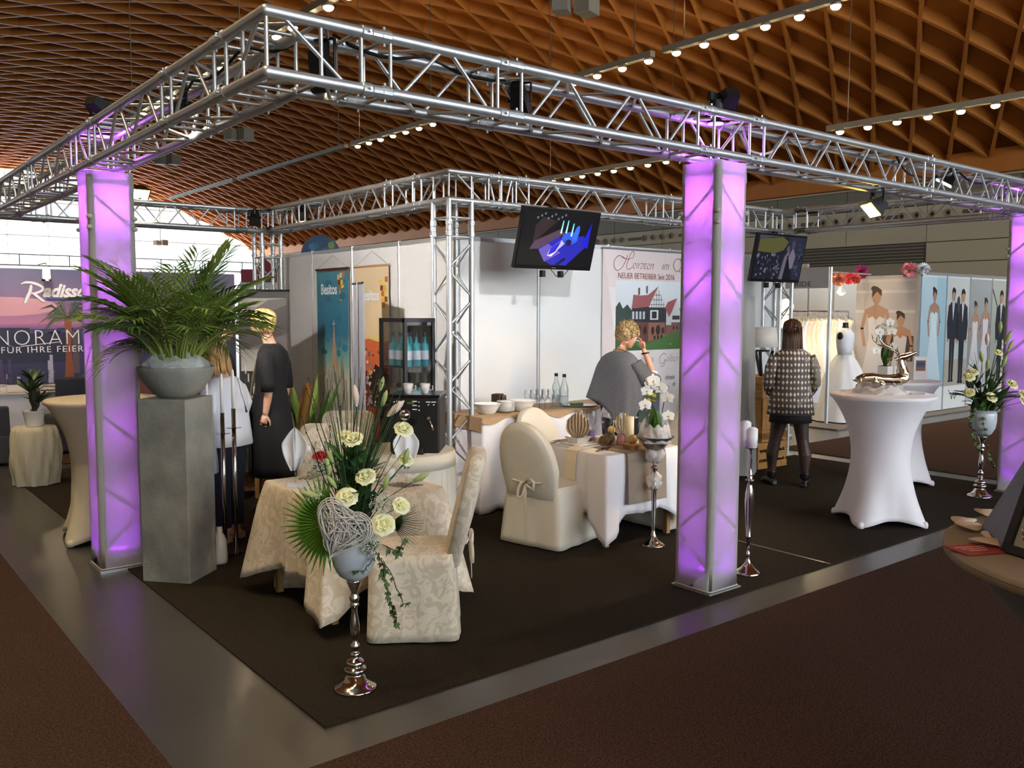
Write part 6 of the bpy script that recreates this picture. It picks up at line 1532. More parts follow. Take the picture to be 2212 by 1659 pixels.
for s in (-1, 1):
    sl = MB(); sl.tube([(s*.125, -.03, 1.345), (s*.168, -.035, 1.325), (s*.21, -.045, 1.22), (s*.228, -.035, 1.06), (s*.205, .06, .975), (s*.18, .13, .955)], [.042, .062, .064, .058, .052, .046], 14, cap=False); o = sl.build('jacket_sleeve', m_jack, t, True); solidify(o, .005)
o = loft([(0, -.01, .80, .195, .15), (0, -.01, .74, .205, .158), (0, -.01, .66, .212, .165)], 32).build('skirt', m_dress, t, True); solidify(o, .004)
for s, (fx, fy) in zip((-1, 1), LEGX): shoes(t, (fx, fy - .02, 0), (s*.35, 1, 0), M('black_leather', '#0c0b0b', .35), 'ankle_boot', .15, heel=1)
m_brn = M('hair_brown', '#3e2716', .45, noise=(50, 1), col2='#5a3a22', stretch=(1, 1, .15)); h = cap_hair(t, m3_, c_, m_brn, (.084, .102, .096), -.06, .05, .03, 120, 6, .09)
lh_ = MB(); n = 22
lh_.grid(lambda i, j: ((.086 + .012*j/8)*cos(pi + pi*i/(n-1))*(1 + .02*sin(i*3)), .015 - (.085 + .015*sin(j*.6))*sin(pi*i/(n-1)) - .01*j/8, 1.625 - .285*(j/8)*(1 - .10*abs(2*i/(n-1) - 1))), n, 9); o = lh_.build('long_hair', m_brn, h, True); solidify(o, .012)
lk = MB(); rr = random.Random(2)
for k in range(60):
    a = rr.uniform(0, pi); x, y = .092*cos(a), .012 - .096*sin(a); lk.tube([(x, y, 1.64), (x*1.03, y - .006, 1.52), (x*1.1, y - .01, 1.40), (x*1.08, y - .01, rr.uniform(1.31, 1.36))], [.004, .006, .006, .002], 4)
lk.build('hair_locks', m_brn, h, True)['kind'] = 'stuff'
o = MB().box((0, 0, 0), (.16, .004, .22)).build('paper_sheet', m_napk); o.location = (6.70, 1.72, .96); o.rotation_euler = (.2, .1, -.5); tag(o, 'white paper sheet held by the person in the patterned jacket', 'paper')

# ---- 4. woman in a white blouse behind the pedestal
f = (-RH*.85 + FH*.30).normalized()
t = thing('person', 'person in a white blouse and dark jeans behind the pedestal', 'person', (1.00, 3.22, 0.008), rz=rz_for(f))
mb = MB(); hc_ = Vector((.03, .10, 1.44)); m3_, c_ = head_parts(mb, hc_, (.5, 1, 0), .45)
mb.tube([(.02, .05, 1.38), (.01, .02, 1.32), (0, -.01, 1.24)], [.05, .052, .062], 12); mb.tube([(0, -.01, 1.22), (0, -.02, 1.10), (0, -.02, .95), (0, -.02, .84)], [.085, .10, .10, .12], 14)
mb.tube([(-.06, 0, 1.195), (-.165, 0, 1.17), (-.21, -.02, 1.06), (-.20, .02, .95), (-.06, .18, 1.02)], [.04, .046, .046, .042, .028], 10); hand(mb, (-.06, .18, 1.02), (.7, .4, .5), (0, -.5, .8), .7, .92, 1)
mb.tube([(.06, 0, 1.195), (.165, 0, 1.17), (.225, .0, 1.06), (.23, .05, .96), (.07, .20, 1.05)], [.04, .046, .046, .042, .028], 10); hand(mb, (.07, .20, 1.05), (-.5, .3, .6), (0, -.5, .8), .7, .92, -1)
for s in (-1, 1): mb.tube([(s*.09, -.02, .86), (s*.09, .0, .64), (s*.085, .0, .45), (s*.08, -.02, .26), (s*.08, -.02, .06)], [.095, .08, .058, .05, .034], 10)
for s in (-1, 1): mb.tube([(s*.08, -.06, .04), (s*.08, .02, .045), (s*.085, .11, .03), (s*.085, .16, .022)], [.034, .038, .036, .02], 10)
fuse(mb, 'body', m_skin, t, .0075, 3); face(t, m3_, c_)
o = loft([(0, 0, 1.29, .07, .065), (0, -.005, 1.265, .12, .09), (0, -.01, 1.215, .18, .115), (0, -.015, 1.12, .195, .14), (0, -.02, .98, .19, .15), (0, -.02, .86, .205, .165, .5), (0, -.02, .76, .22, .175, 1)], 36, .03, 9).build('blouse', m_napk, t, True); solidify(o, .004)
for s in (-1, 1): sl = MB(); sl.tube([(s*.125, -.005, 1.205), (s*.175, 0, 1.175), (s*.225, -.01, 1.06), (s*.222, .01, 1.01)], [.045, .066, .068, .066], 12, cap=False); o = sl.build('sleeve', m_napk, t, True); solidify(o, .004)
m_jean = M('navy_jeans', '#141826', .85, noise=(80, 1), col2='#1a2030')
for s in (-1, 1): o = loft([(s*.085, -.02, .86, .115, .135), (s*.09, 0, .64, .095, .105), (s*.085, 0, .42, .078, .085), (s*.08, -.02, .12, .062, .07)], 20).build('jeans_leg', m_jean, t, True); shoes(t, (s*.08, -.02, 0), (0, 1, 0), M('beige_shoe', '#b59a7c', .6), 'shoe', .05)
m_lbr = M('hair_lightbrown', '#a47a48', .5, noise=(50, 1), col2='#c79e68', stretch=(1, 1, .2)); h = cap_hair(t, m3_, c_, m_lbr, (.086, .105, .098), -.085, .05, .03, 150, 8, .10)
lk = MB(); rr = random.Random(5)
for k in range(90):
    a = rr.uniform(-.35, pi + .35); x, y = .09*cos(a), -.01 - .092*sin(a); P = lambda q: c_ + m3_ @ Vector(q); lk.tube([P((x, y, .03)), P((x*1.06, y, -.06)), P((x*1.12, y + .01, -.13)), P((x*1.05, y + .02, -.17 - .03*rr.random()))], [.005, .008, .008, .002], 4)
lk.build('hair_locks', m_lbr, h, True)['kind'] = 'stuff'
c = thing('taper_candle', 'white taper candle held by the person in the white blouse', 'candle', (1.08, 2.98, 1.0)); mb = MB(); mb.tube([(0, 0, .03), (-.03, .0, .17), (-.06, -.0, .30)], [.011, .011, .008], 8); mb.build('wax', m_wwax, c, True)

# ---- 5. person in a black jacket behind the palm
f = (RH*.8 + FH*.6).normalized()
t = thing('person', 'person in a black jacket mostly hidden behind the palm', 'person', (1.48, 4.55, 0.008), rz=rz_for(f))
mb = MB(); m3_, c_ = head_parts(mb, Vector((0, .03, 1.63)), VY, .15)
mb.tube([(0, .01, 1.56), (0, -.01, 1.48), (0, -.03, 1.40)], [.055, .056, .065], 12); mb.tube([(0, -.03, 1.38), (0, -.03, 1.2), (0, -.01, .95)], [.09, .11, .12], 14)
for s in (-1, 1):
    mb.tube([(s*.07, -.02, 1.355), (s*.175, -.03, 1.34), (s*.23, -.04, 1.22), (s*.24, -.02, 1.06), (s*.2, .14, .98)], [.055, .058, .05, .044, .03], 10); hand(mb, (s*.2, .14, .98), (-s*.4, 1, 0), (0, 0, -1), .5, 1, -s)
    mb.tube([(s*.09, -.01, .95), (s*.095, .0, .5), (s*.09, -.02, .08)], [.09, .06, .036], 10)
fuse(mb, 'body', m_skin, t, .009, 3); face(t, m3_, c_)
o = loft([(0, -.02, 1.45, .075, .07), (0, -.03, 1.40, .16, .10), (0, -.03, 1.34, .20, .125), (0, -.02, 1.15, .20, .145), (0, -.01, .92, .21, .165), (0, -.01, .82, .215, .17)], 32).build('jacket', m_dress, t, True); solidify(o, .006)
for s in (-1, 1):
    sl = MB(); sl.tube([(s*.13, -.03, 1.37), (s*.18, -.035, 1.345), (s*.24, -.045, 1.22), (s*.25, -.025, 1.06), (s*.215, .10, .985)], [.045, .068, .07, .064, .055], 12, cap=False); o = sl.build('jacket_sleeve', m_dress, t, True); solidify(o, .005)
    o = loft([(s*.09, -.01, .92, .11, .13), (s*.095, 0, .5, .085, .095), (s*.09, -.02, .08, .07, .08)], 20).build('trouser_leg', m_trs, t, True); shoes(t, (s*.09, -.02, 0), (0, 1, 0), m_black)
cap_hair(t, m3_, c_, m_brn, (.084, .102, .096), -.05, .05, .035, 100, 12, .05)
# ================================================================ SCREENS, BANNERS, POSTERS
pm_ = print_mat('print'); pm_s = print_mat('screen_print', .15, 1.6); pm_s2 = print_mat('screen_print_dim', .15, .8)
def tv(label, c, tilt, yaw, paint, mat):
    t = thing('television', label, 'television', c, rz=yaw); rot = Euler((-radians(tilt)*-1, 0, 0)); W, H = .93, .56
    m3 = Matrix.Rotation(radians(tilt), 3, 'X')         # top leans towards the viewer (-Y)
    o = MB().box(m3 @ Vector((0, .025, 0)), (W, .045, H), rot=m3).build('housing', M('tv_black', '#0b0b0c', .3), t); bevel(o, .004)
    o = MB().box(m3 @ Vector((0, .07, -.05)), (W*.5, .06, H*.55), rot=m3).build('rear_cover', m_black, t)
    p = Print(); paint(p); p.build('screen', mat, m3 @ Vector((0, .0, 0)) + m3 @ Vector((0, .0018, 0)) - m3 @ Vector((0, .001, 0)), (1, 0, 0), m3 @ Vector((0, 0, 1)), t)
    MB().box(m3 @ Vector((0, -.0005, -H/2 + .018)), (.05, .003, .006), rot=m3).build('logo_plate', m_silver, t)
    for x in (-.12, .1): MB().box((x, .09, -H/2 - .03), (.035, .05, .06)).build('bracket', m_blackm, t)
    MB().bb(-.03, .03, .06, .10, -.1, .32).build('mount_arm', m_blackm, t); MB().bb(-.03, .03, .10, .25, .27, .31).build('mount_arm', m_blackm, t)
    mb = MB(); mb.tube([(-.05, .05, -H/2 + .01), (0, .04, -H/2 - .05), (.08, .045, -H/2 - .06), (.16, .05, -H/2 + .01)], .004, 5); mb.build('tv_cable', m_rub, t)
    return t
def paint1(p):
    p.rect(-.447, -.243, .447, .262, '#030306'); p.poly([(-.30, -.04), (-.05, .17), (-.22, .2), (-.30, .12)], '#2a1d1e'); p.poly([(-.33, -.1), (-.28, -.02), (.0, .1), (.06, .06), (-.2, -.09)], '#4a3548'); p.poly([(-.22, -.09), (-.02, .02), (.30, .05), (.37, -.03), (.14, -.235), (-.05, -.235), (-.13, -.2)], '#1f1f9a')
    p.poly([(-.22, -.1), (-.12, -.04), (.05, -.12), (-.13, -.21)], '#5a4aa0'); p.poly([(-.08, -.08), (.08, .03), (.09, -.02), (-.06, -.16), (-.11, -.15)], '#c9c4ee'); p.poly([(-.10, -.15), (-.08, -.08), (.04, .0), (-.02, -.11)], '#2a22b8')
    p.poly([(.29, -.03), (.37, -.07), (.37, .18)], '#1414b4'); p.ellp(.13, .02, .10, .06, '#2a4fc0'); p.ellp(.2, .07, .03, .075, '#2f5fd0', rot=-.2)
    for x, y in ((-.0, .06), (.06, .065), (.13, .04)): p.poly([(x, y), (x + .02, y), (x + .025, y + .12), (x + .012, y + .12)], '#b8d8e8', '#40c0c8')
    for k in range(14): p.rect(-.3 + .04*(k % 9), .18 + .02*(k % 3), -.28 + .04*(k % 9), .19 + .02*(k % 3) + .01, '#5a606a', new=(k == 0))
    for k in range(5): p.line([(-.06 + .02*k, -.13 + .01*k), (.02 + .025*k, -.02 + .008*k)], .004, '#1a1470')
    p.ellp(.12, -.02, .035, .03, '#101040'); p.poly([(.0, -.23), (.05, -.235), (.12, -.18), (.10, -.16)], '#0c0c40')
def paint2(p):
    p.rect(-.447, -.243, .447, .262, '#1c1d2b'); p.poly([(-.43, .07), (-.42, .21), (.0, .25), (.12, .2), (.05, .10), (-.1, .06)], '#5f5c34'); p.poly([(-.43, .2), (-.2, .24), (.1, .255), (-.43, .26)], '#4a4a52')
    p.poly([(.1, .26), (.44, .26), (.44, -.24), (.3, -.24)], '#2a2e42'); r = random.Random(3)
    for k in range(60): x, y = r.uniform(-.43, .0), r.uniform(-.24, .06); p.ellp(x, y, r.uniform(.01, .03), r.uniform(.008, .02), r.choice(['#3d4050', '#55586a', '#14151e', '#6c7080']), 6, r.random()*3)
    p.poly([(.02, -.24), (.06, .02), (.14, .12), (.17, -.24)], '#6e6878'); p.poly([(.09, -.24), (.12, .05), (.19, .0), (.24, -.24)], '#14121e'); p.poly([(.14, .02), (.2, .14), (.27, .04), (.25, -.1), (.2, -.12)], '#7a7286'); p.ellp(.2, .17, .035, .05, '#4a4652'); p.ellp(.11, .12, .03, .04, '#5a5058')
    for k in range(25): x, y = r.uniform(.27, .43), r.uniform(-.22, .22); p.ellp(x, y, r.uniform(.01, .03), r.uniform(.008, .02), r.choice(['#343a4c', '#1a1c28', '#4a5060']), 6)
tv('larger television with a blue table scene under the rear truss', (3.962, 2.667, 2.455), 15.8, radians(-1.3), paint1, pm_s)
tv('smaller television with a dim photo above the patterned jacket', (7.462, 2.696, 2.42), 11.1, radians(-1.7), paint2, pm_s2)

# ---- wedding banner
m_txt = M('banner_text', '#8a4a42', .7); m_txt2 = M('banner_text_grey', '#55484a', .7); m_txtw = M('text_white', '#ece8e8', .6)
t = thing('roll_banner', 'wedding venue banner with a half-timbered house on the white wall', 'banner', (5.95, 3.385, 0.30), world=True)
bx, bz = 5.245, 0.35; p = Print(); W, H = 1.62, 2.13
p.rect(0, 0, W, H, '#eeeaea'); p.rect(0, H - .42, W, H, '#ecdedb', '#e6d8d6'); p.poly([(0, H), (.02, H), (.23, .95), (.10, 0), (0, 0)], '#e3d6d3')
hx, hz_, hw, hh = .20, 1.01, 1.15, .78; p.rect(hx, hz_, hx + hw, hz_ + hh, '#c9d6dc', '#e6eef2')
def h(x, y): return (hx + x*hw, hz_ + y*hh)
p.poly([h(0, .2), h(.0, .62), h(.05, .7), h(.1, .6), h(.16, .66), h(.24, .55), h(.25, .2)], '#33493f'); p.poly([h(.82, .2), h(.82, .5), h(.9, .62), h(1, .58), h(1, .2)], '#54665c'); p.poly([h(0, 0), h(1, 0), h(1, .30), h(.6, .18), h(.35, .12), h(0, .22)], '#4f7a3e'); p.poly([h(.0, .3), h(.25, .1), h(.4, .0), h(.0, .0)], '#3e5f3c')
p.poly([h(.22, .18), h(.22, .42), h(.46, .40), h(.72, .40), h(.72, .22), h(.46, .10)], '#6d4640'); p.poly([h(.46, .12), h(.46, .40), h(.70, .40), h(.70, .2)], '#9c6c5c'); p.poly([h(.72, .22), h(.72, .36), h(.80, .36), h(.80, .40), h(.9, .40), h(.9, .26)], '#8e5f52')
p.poly([h(.22, .42), h(.22, .63), h(.46, .68), h(.72, .62), h(.72, .40), h(.46, .40)], '#2d3238'); p.poly([h(.46, .62), h(.6, .92), h(.70, .62)], '#e4e8ea'); p.poly([h(.22, .60), h(.24, .80), h(.34, .79), h(.45, .80), h(.60, .93), h(.46, .63)], '#a25e5e'); p.poly([h(.70, .62), h(.74, .70), h(.88, .76), h(.80, .55), h(.76, .48)], '#a85a5c'); p.poly([h(.80, .40), h(.80, .55), h(.88, .74), h(.93, .55), h(.93, .40)], '#d9dee0')
for a, b in ((.24, .52), (.29, .52), (.34, .52), (.39, .52)): p.rect(*h(a - .015, b - .07), *h(a + .015, b + .04), '#c3ccd2')
p.rect(*h(.48, .44), *h(.60, .58), '#dfe4e6'); p.rect(*h(.505, .46), *h(.575, .56), '#23262a')
for k in range(6): p.line([h(.50 + .035*k, .62), h(.50 + .035*k, .62 + .27*(1 - abs(.50 + .035*k - .595)/.115))], .006, '#2a2d31', new=(k == 0))
for k in range(3): p.line([h(.485 + .03*k, .66 + .07*k), h(.685 - .025*k, .66 + .07*k)], .006, '#2a2d31', new=(k == 0))
p.rect(*h(.81, .44), *h(.92, .50), '#30343a'); p.rect(*h(.31, .80), *h(.33, .90), '#6c4644'); p.rect(*h(.42, .82), *h(.44, .93), '#5a5554')
for (x, y, rx_, ry_) in ((.52, .28, .022, .06), (.60, .29, .032, .075), (.67, .28, .02, .05), (.55, .18, .014, .03), (.60, .185, .014, .03), (.65, .195, .014, .03), (.83, .32, .012, .03), (.88, .32, .012, .03), (.33, .30, .018, .06), (.41, .29, .02, .06)): p.ellp(*h(x, y), rx_*hw, ry_*hh, '#3c2524')
p.ellp(*h(.78, .08), .02, .012, '#9a8a80'); p.poly([h(.06, .26), h(.12, .30), h(.17, .27), h(.12, .25)], '#e8eef0'); p.ellp(*h(.07, .24), .012, .01, '#d6c832')
# lower photo with yellow parasols
p.rect(.32, .02, .93, .62, '#5c6a58'); p.poly([(.42, .47), (.62, .60), (.88, .49), (.86, .46), (.62, .52)], '#e6c93a'); p.poly([(.44, .55), (.62, .61), (.82, .56), (.62, .64)], '#f0ece0'); p.poly([(.60, .40), (.74, .46), (.9, .41), (.74, .43)], '#dfc23c'); p.poly([(.78, .02), (.78, .38), (.93, .45), (.93, .02)], '#6c7488'); r = random.Random(8)
for k in range(40): p.ellp(r.uniform(.34, .8), r.uniform(.04, .38), r.uniform(.012, .03), r.uniform(.012, .03), r.choice(['#3d4a7a', '#8a90b0', '#a86a50', '#d8c8b8', '#2a3326', '#c9a080', '#55618a']), 7)
p.build('banner_print', pm_, (bx, 3.385, bz), (1, 0, 0), (0, 0, 1), t)
MB().bb(bx, bx + W, 3.388, 3.394, bz, bz + H).build('banner_sheet', M('banner_back', '#dcd8d4', .7), t); mb = MB(); mb.cyl((bx - .01, 3.385, bz + H), (bx + W + .01, 3.385, bz + H), .011, n=8); mb.build('top_bar', m_alu_m, t)
def script_word(word, x, z, size, sp, name):
    text_mesh(name, word, size, m_txt, (x, 3.3795, z), (1, 0, 0), (0, 0, 1), t, 'LEFT', .42, .0006, .80, 1.0, -.0035)
def swash(pts, w=.006):
    mb = MB(); q = [Vector((bx + a, 3.379, bz + b)) for a, b in pts]; s = []
    for i in range(len(q) - 1):
        p0, p1, p2, p3 = q[max(i-1, 0)], q[i], q[i+1], q[min(i+2, len(q)-1)]
        for k in range(5):
            u = k/5; s.append(.5*((2*p1) + (p2 - p0)*u + (2*p0 - 5*p1 + 4*p2 - p3)*u*u + (3*p1 - p0 - 3*p2 + p3)*u**3))
    s.append(q[-1]); mb.tube(s, w*.5, 4); mb.v = [(v[0], 3.379 + (v[1] - 3.379)*.1, v[2]) for v in mb.v]; mb.build('lettering_swash', m_txt, t)
zt = 1.925
swash([(.34, zt + .10), (.30, zt + .12), (.23, zt + .13), (.17, zt + .08), (.16, zt + .02), (.21, zt - .03), (.28, zt + .0), (.33, zt + .06), (.37, zt + .14)]); swash([(.29, zt + .115), (.35, zt + .10), (.40, zt + .10), (.44, zt + .12)]); swash([(.45, zt + .10), (.48, zt + .17), (.44, zt + .18), (.39, zt + .10), (.36, zt + .03), (.37, zt - .01), (.41, zt - .01), (.44, zt + .01)])
script_word('eiraten', bx + .44, bz + zt - .005, .155, 0, 'lettering'); script_word('im', bx + .93, bz + zt - .005, .155, 0, 'lettering')
swash([(1.30, zt + .10), (1.25, zt + .13), (1.17, zt + .12), (1.14, zt + .05), (1.18, zt - .01), (1.24, zt + .0), (1.29, zt + .08), (1.33, zt + .14)]); swash([(1.34, zt + .11), (1.32, zt + .15), (1.27, zt + .14), (1.27, zt + .09), (1.32, zt + .05), (1.31, zt + .0), (1.26, zt - .02), (1.22, zt + .0)])
text_mesh('lettering', 'NEUER BETREIBER Seit 2016', .092, m_txt, (bx + .225, 3.3795, bz + 1.81), (1, 0, 0), (0, 0, 1), t, 'LEFT', 0, .0006, .84, 1.0, -.0008)
zt = .865
script_word('ds', bx + .42, bz + zt, .13, 0, 'lettering'); script_word('hloss', bx + .60, bz + zt, .13, 0, 'lettering'); script_word('elben', bx + 1.03, bz + zt, .13, 0, 'lettering')
swash([(1.04, zt + .08), (.99, zt + .10), (.93, zt + .06), (.93, zt + .0), (.98, zt - .02), (1.02, zt + .03), (1.0, zt - .04), (.94, zt - .05)], .005)
for w_, x, z in (('chzeit', 1.03, .66), ('ei', 1.16, .58), ('Den w', 1.0, .40)): text_mesh('lettering', w_, .075, m_txt2, (bx + x, 3.3795, bz + z), (1, 0, 0), (0, 0, 1), t, 'LEFT', 0, .0006, .9)

# ---- two tapestry banners on the left wall (facing -X: u = -Y)
def tapestry(label, y0, w, z0, z1, paint, barmat, tx):
    t = thing('tapestry_banner', label, 'banner', (3.30, y0 - w/2, z0), world=True); H = z1 - z0; p = Print(); paint(p, w, H); X = 3.305
    p.build('tapestry_print', pm_, (X, y0, z0), (0, -1, 0), (0, 0, 1), t); MB().bb(X + .001, X + .004, y0 - w, y0, z0, z1).build('tapestry_cloth', M('tapestry_cloth', '#c9bfae', .8), t)
    mb = MB(); mb.cyl((X, y0 + .02, z1), (X, y0 - w - .02, z1), .012, n=8); mb.build('hanging_rod', barmat, t); mb = MB(); mb.tube([(X, y0, z1), (X + .01, y0 - w/2, z1 + .16), (X, y0 - w, z1)], .002, 4); mb.build('hanging_string', m_cable, t)
    text_mesh('lettering', 'Besitos', .17, M('logo_white', '#e6edf2', .6), (X - .004, y0 - tx[0], z0 + tx[1]), (0, -1, 0), (0, 0, 1), t, 'LEFT', 0, .0006, .82, 1.0, .004)
    for k, (a, b, c) in enumerate(((.0, .0, '#e8b830'), (.06, .02, '#d8d0b0'), (.12, .03, '#c9701e'), (.02, -.06, '#7a3a1c'), (.08, -.06, '#e8b830'), (.04, -.12, '#c9701e'), (.10, -.12, '#e8d080'), (.05, -.18, '#e8b830'), (.11, -.18, '#8a4a1e'), (.06, -.24, '#c98a2a'))):
        mb = MB(); mb.box((X - .003, y0 - tx[0] - .44 - a, z0 + tx[1] + .19 + b), (.001, .056, .056)); mb.build('logo_tile', M('tile' + c, c, .6), t)
    return t
def pb1(p, w, H):
    p.rect(0, 0, w, H, '#cfc3aa'); p.rect(0, H*.62, w, H, '#2c6e8a', '#3d8ba0'); p.rect(0, H*.46, w, H*.62, '#7fb0a0', '#2c6e8a'); p.rect(0, H*.32, w, H*.46, '#d8caa6', '#7fb0a0'); p.rect(0, H - .03, w, H, '#5a3a34'); r = random.Random(2)
    for k in range(26): p.ellp(r.uniform(.06, w - .06), r.uniform(H*.5, H*.95), r.uniform(.03, .09), r.uniform(.02, .05), r.choice(['#317690', '#2f6f8b', '#37809a', '#2c6986']), 12)
    def tower(cx, b, base, top, c):
        p.poly([(cx - b, base), (cx + b, base), (cx + b*.75, base + (top - base)*.5), (cx + b*.12, top), (cx - b*.12, top), (cx - b*.75, base + (top - base)*.5)], c)
    tower(w*.56, .10, .3, 1.30, '#b59578'); tower(w*.25, .08, .2, .95, '#9a8f80'); tower(w*.80, .08, .2, 1.0, '#8e8578'); tower(w*.42, .05, .3, .9, '#a79a86'); tower(w*.69, .05, .3, .92, '#b39a80'); p.line([(w*.56, 1.29), (w*.56, 1.38)], .012, '#d8d0c0'); p.line([(w*.56 - .03, 1.345), (w*.56 + .03, 1.345)], .012, '#d8d0c0')
    for x0, x1, top in ((.06, .32, .72), (.34, .68, .82), (.70, .96, .72)): p.rect(w*x0, 0.05, w*x1, top, '#b3ab9a'); 
    for k in range(46): x = r.uniform(.06, w - .1); y = r.uniform(.1, .72); p.rect(x, y, x + .012, y + r.uniform(.03, .1), r.choice(['#5f584e', '#7c7466', '#ddd6c6', '#6d6458']))
    for k in range(30): x = r.uniform(.06, w - .06); p.line([(x, r.uniform(.3, .7)), (x, r.uniform(.7, .85))], .004, '#655c50')
    p.rect(w*.42, .22, w*.60, .32, '#a05a40'); p.poly([(0, 0), (w, 0), (w*.9, .12), (w*.6, .07), (w*.3, .13), (0, .08)], '#4a2c20')
def pb2(p, w, H):
    p.rect(0, 0, w, H, '#5a2c24'); p.rect(0, H*.62, w, H, '#e0c9a0', '#dcc6a2'); p.rect(0, H*.56, w, H*.62, '#e2c63c', '#e0c9a0'); p.poly([(0, H*.40), (w, H*.40), (w, H*.58), (w*.7, H*.575), (w*.4, H*.59), (0, H*.57)], '#c9683c'); r = random.Random(4)
    p.rect(.0, H*.3, .11, H*.74, '#9a4a2c'); p.rect(.02, H*.3, .08, H*.79, '#8a3f28')
    for k in range(70): x, y = r.uniform(0, w - .06), r.uniform(H*.22, H*.52); p.rect(x, y, x + r.uniform(.03, .08), y + r.uniform(.02, .06), r.choice(['#a04a34', '#7c3022', '#c0705a', '#d8a090', '#5e241c', '#8e5a60']), new=(k % 8 == 0))
    p.poly([(w*.45, 0), (w*.45, H*.36), (w*.6, H*.45), (w*.95, H*.4), (w, 0)], '#241812'); p.rect(w*.35, .02, w*.95, H*.2, '#8a2f1c')
    for k in range(30): p.ellp(r.uniform(w*.3, w*.9), r.uniform(H*.2, H*.42), .014, .014, r.choice(['#c9a02a', '#b8b0a8', '#d8d0d0', '#a07a28']), 6)
    for k in range(12): p.ellp(r.uniform(w*.25, w*.5), r.uniform(H*.22, H*.46), .03, .02, r.choice(['#b09aa8', '#cfc0c8', '#8a7a88']), 6)
tapestry('tall blue tapestry banner with a white cathedral on the left wall', 6.27, .78, .30, 2.28, pb1, M('rod_brown', '#4a2f26', .7), (.11, 1.69))
tapestry('tall cream and orange city tapestry banner left of the cabinet', 5.33, .72, .36, 2.28, pb2, M('rod_light', '#c9a070', .6), (.12, 1.55))

# ---- roll-up stand seen from behind
t = thing('rollup_stand', 'grey roll-up banner stand seen edge-on from behind with its pole', 'banner stand', (2.78, 4.30, 0.008), rz=radians(-16))
o = MB().bb(-.01, .01, -.20, .20, .05, 2.05).build('banner_back', M('rollup_grey', '#9a9ca4', .6), t)
mb = MB(); mb.bb(-.05, .05, -.22, .22, 0, .07); o = mb.build('cassette', m_alu_m, t); bevel(o, .01)
mb = MB(); mb.cyl((-.01, -.21, 2.06), (-.01, .21, 2.06), .012, n=8); mb.build('top_bar', m_blackm, t); mb = MB(); mb.cyl((-.03, -.02, .05), (-.02, -.02, 2.07), .009, n=8); mb.build('support_pole', m_alu_m, t)
t['label'] = 'grey roll-up banner stand seen from behind left of the cabinet'
# ---- black poster stand behind the blonde person
fw = (-FH).normalized(); rzp = atan2(fw.y, fw.x) + pi/2
t = thing('poster_stand', 'black roll-up poster with a restaurant photo behind the blonde person', 'banner stand', (2.28, 5.45, 0.008), rz=rzp + .12)
MB().bb(-.26, .26, 0, .006, .06, 2.0).build('poster_sheet', m_black, t); p = Print(); p.rect(-.26, .06, .26, 2.0, '#2a2523'); p.rect(-.24, 1.15, .24, 1.92, '#57504b'); p.poly([(-.24, 1.7), (.05, 1.9), (.24, 1.92), (-.24, 1.92)], '#8d867c'); p.poly([(-.24, 1.35), (.24, 1.55), (.24, 1.85), (0, 1.75), (-.24, 1.68)], '#3b332e'); p.rect(-.24, 1.15, .24, 1.38, '#a8a298', '#7c766e'); p.rect(-.24, .8, .24, 1.15, '#1c1918'); r = random.Random(3)
for k in range(26): x = r.uniform(-.22, .2); y = r.uniform(.85, 1.2); p.rect(x, y, x + .014, y + r.uniform(.03, .09), r.choice(['#6a645e', '#b8b2aa', '#3a3532']))
p.build('poster_print', pm_, (0, -.001, 0), (1, 0, 0), (0, 0, 1), t); o = MB().bb(-.28, .28, -.04, .06, 0, .06).build('cassette', m_blackm, t); mb = MB(); mb.cyl((-.27, 0, 2.0), (.27, 0, 2.0), .012, n=8); mb.build('top_bar', m_blackm, t)
# ---- sword-leaved plant by the wall, rattan chair, round table with red napkin
t = thing('potted_plant', 'sword-leaved green plant behind the rattan chair', 'plant', (2.75, 5.45, 0.008)); mb = MB(); mb.lathe([(0, 0), (.11, 0), (.14, .28), (.15, .30), (.13, .30), (0, .26)], 24); mb.build('pot', M('terracotta', '#7c4a34', .7), t, True); r = random.Random(6)
for k in range(24): a = r.uniform(0, 2*pi); mb = MB(); leaf(mb, (0, 0, .27), (cos(a), sin(a), r.uniform(.6, 3.0)), r.uniform(.45, .95), .035, -.08); mb.build('leaf', m_leaf if k % 2 else m_palm, t, True)
m_rat = M('rattan_weave', '#7a5420', .75, wave=(55, 1.5, 'Z'), col2='#a87a34', bump=(120, .6))
t = thing('rattan_chair', 'high-backed woven rattan chair behind the damask chairs', 'chair', (2.06, 4.60, 0.008), rz=radians(150))
mb = MB(); mb.grid(lambda i, j: (-.20 - .10*(j/12)**1.5 + .035*cos(pi*(i/10 - .5)), (-.5 + i/10)*.44*(1 - .12*(j/12)**3), .42 + .66*j/12 - .03*(abs(2*i/10 - 1)**3)*(j/12)), 11, 13); o = mb.build('backrest', m_rat, t, True); solidify(o, .05, 0)
o = MB().bb(-.22, .24, -.23, .23, .36, .46).build('seat', m_rat, t); bevel(o, .02)
for x in (-.18, .20):
    for y in (-.19, .19): MB().cyl((x, y, 0), (x, y, .38), .022, n=8).build('leg', m_rat, t)
t = thing('round_table', 'round cloth-covered table with a red napkin behind the pedestal', 'table', (1.95, 5.15, 0.008)); mb = MB(); n = 90
mb.grid(lambda i, j: tuple((.45 + .07*j/6 + .02*sin(2*pi*i*11/n)*j/6)*c for c in (cos(2*pi*i/n), sin(2*pi*i/n))) + (.735 - .5*j/6,), n, 7, True); mb.f.append(tuple(range(n))); o = mb.build('tablecloth', m_cover, t, True); MB().cyl((0, 0, 0), (0, 0, .72), .04, n=10).build('pedestal', m_woodl, t); mb = MB(); mb.lathe([(.25, 0), (.25, .03), (.05, .06)], 20); mb.build('foot', m_woodl, t)
